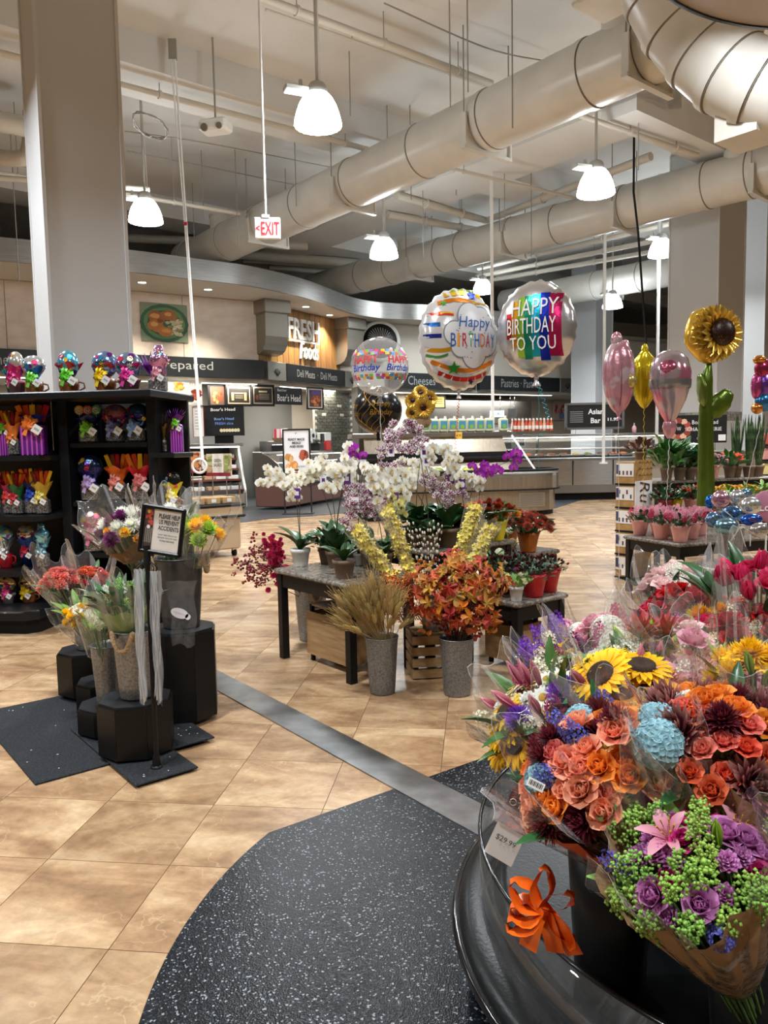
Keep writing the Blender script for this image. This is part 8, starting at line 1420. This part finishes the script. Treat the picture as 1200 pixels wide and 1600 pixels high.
# bucket of small balloons
b = P(1140, 900, 6.85); b.z = 0; zinc_bucket(b.x, b.y, .42, .34, .12, 'zinc bucket of small stick balloons beside the pink pots'); granite_table((b.x-.18, b.y-.24), .40, .40, .42, 'small dark granite stool under the bucket of balloons', RA)
for k, (x, y, rx, rz2, col, tc, lb) in enumerate(((1126, 780, 14, 14, 'c8a0b0', 'b03a8a', 'small pink and silver stick balloon'), (1152, 778, 13, 13, 'c4c8cc', '9a9aa0', 'small silver stick balloon'), (1173, 790, 17, 14, 'd0d4d8', 'c8b84a', 'small silver stick balloon with a yellow daisy'), (1110, 784, 9, 11, '2a6ac0', '3a8ad8', 'small blue stick balloon'), (1115, 812, 15, 13, '6a8ab0', 'c8b06a', 'small blue and gold birthday stick balloon'), (1144, 803, 16, 13, '5a8ac0', '2a3a6a', 'small blue lettered stick balloon'), (1134, 822, 18, 13, '7aa4b4', '4a6a7a', 'small aqua lettered stick balloon'), (1174, 812, 17, 10, '2a5ac0', 'c0582a', 'small blue balloon with an orange band'), (1186, 828, 17, 12, 'b8b4b0', '8a8680', 'small silver stick balloon lying low'), (1165, 772, 12, 9, '6a9ab0', 'c8c8c8', 'small teal stick balloon'))):
    d = (6.70, 6.90, 6.62, 6.96, 6.58, 6.76, 6.50, 6.50, 6.42, 7.04)[k]; c = P(x, y, d); q = d/FPX; t = T('stick_balloon', lb, 'balloon', c, (k % 5-2)*.2); o = pillow(rx*q, rx*q*.55, 16, k, rz2*q, 8, 32).build('skin', foil(col, .18), t); mb = MB(); rr = random.Random(k)
    ptext(mb, ('Happy\nBirthday', 'Thank\nYou', 'Get\nWell')[k % 3], 0, 0, rx*q*1.0, rz2*q*.7, rx*q, rx*q*.55, 0, rz2*q, .003, shear=.2); mb.build('lettering', foil(tc, .3), o)
    MB().tube([(0, 0, -rz2*q*.9), Vec(((b.x-c.x)*.6+.05*cos(k*.63), (b.y-c.y)*.6+.05*sin(k*.63), (.80-c.z)*.9)), Vec((b.x-c.x+.05*cos(k*.63), b.y-c.y+.05*sin(k*.63), .60-c.z))], .004, 5).build('stick', WHITE, t)
# heart sign
t = T('heart_plush', 'dusty pink heart with a white letter at the edge of the balloons', 'heart', P(1198, 792, 6.9)); q = 6.9/FPX; MB().ell((0, 0, 0), 24*q, 8*q, 26*q, 22, 14, fn=lambda g, ph: 1-.16*max(0, sin(ph))*max(0, 1-abs(cos(g))*3)-.12*max(0, -sin(ph))*abs(cos(g))).build('cushion', flat('b0708a', .6), t); mb = MB(); put_text(mb, 'Love', upright((0, -9*q, 0), (0, -1)), w=30*q, off=.02); mb.build('lettering', LETW, t); MB().cyl((0, 0, -24*q), (0, 0, -.55), .008).build('stick', WHITE, t)
# stacked wine cartons
wc = G(990, 908); WB = T('wine_carton_display', 'tall cardboard wine display of stacked cartons beside the pink pots', 'carton display', (wc.x, wc.y, 0), BA); KR = mat('carton_kraft', hexc('a8834e'), .7, noise=(14, hexc('96723f'), .4, .6)); WHC = flat('dcdad6', .5)
wx, wy, wh = .33, .24, .262
for k in range(5):
    o = MB().box(wx/2, wy/2, .02+wh*(k+.5), wx, wy, wh-.02, 0, 0, .004).build('carton', KR, WB); MB().box(-.002, wy/2, .02+wh*(k+.62), .004, wy*.92, wh*.55).build('front_print', WHC, o)
    for j in range(4): MB().box(-.005, wy*(.18+.2*j), .02+wh*(k+.5)+.05*((j*k) % 2), .003, .018, .045).build('grape_print', flat(('3a3a44', '5a2a3a')[j % 2], .5), o)
    MB().box(-.005, wy*.88, .02+wh*(k+.65), .003, wy*.14, wh*.4).build('check_print', flat('2a3a5a', .5), o); MB().box(wx/2, wy/2, .02+wh*k+.004, wx+.01, wy+.01, .018).build('shelf_gap', BLACKM, o)
MB().box(wx/2, -.006, .80, wx*.99, .010, .62).box(wx/2, -.006, .42, wx*.99, .010, .22).build('side_panel', WHC, WB); MB().box(wx/2, -.006, .18, wx*.99, .009, .28).build('lower_panel', KR, WB); MB().box(wx/2, -.006, 1.22, wx*.99, .009, .24).build('upper_panel', KR, WB)
mb = MB(); M = upright((wx*.55, -.014, .98), (0, -1)) @ Mat.Rotation(radians(-90), 4, 'Z'); put_text(mb, 'Ru', M, w=.24, h=.19, shear=.2); put_text(mb, 'er', upright((wx*.45, -.014, .44), (0, -1)) @ Mat.Rotation(radians(-90), 4, 'Z'), w=.13, h=.10, shear=.2); mb.build('lettering', flat('4a2a30', .5), WB)
mb = MB()
for i in range(4):
    for j in range(3): mb.add([(wx*(.15+.22*i), -.012, 1.14+.07*j+.02), (wx*(.26+.22*i), -.012, 1.14+.07*j+.05), (wx*(.37+.22*i), -.012, 1.14+.07*j+.02), (wx*(.26+.22*i), -.012, 1.14+.07*j+.028)], [(0, 1, 2, 3)])
mb.build('quilt_print', flat('6a4a26', .6), WB); MB().box(-.005, wy*.5, .10, .003, .07, .10).build('barcode_label', WHITE, WB)
b = Vec((wc.x+.12, wc.y+.16, .02+wh*5)); potted(b, 'brown leaved plant on top of the wine cartons', BRP, .10, .07, .15, .14, mat('brown_leaf', hexc('5a3a30'), .5, rnd=(.03, .3)), 22, (), seed=120, ll=.12)
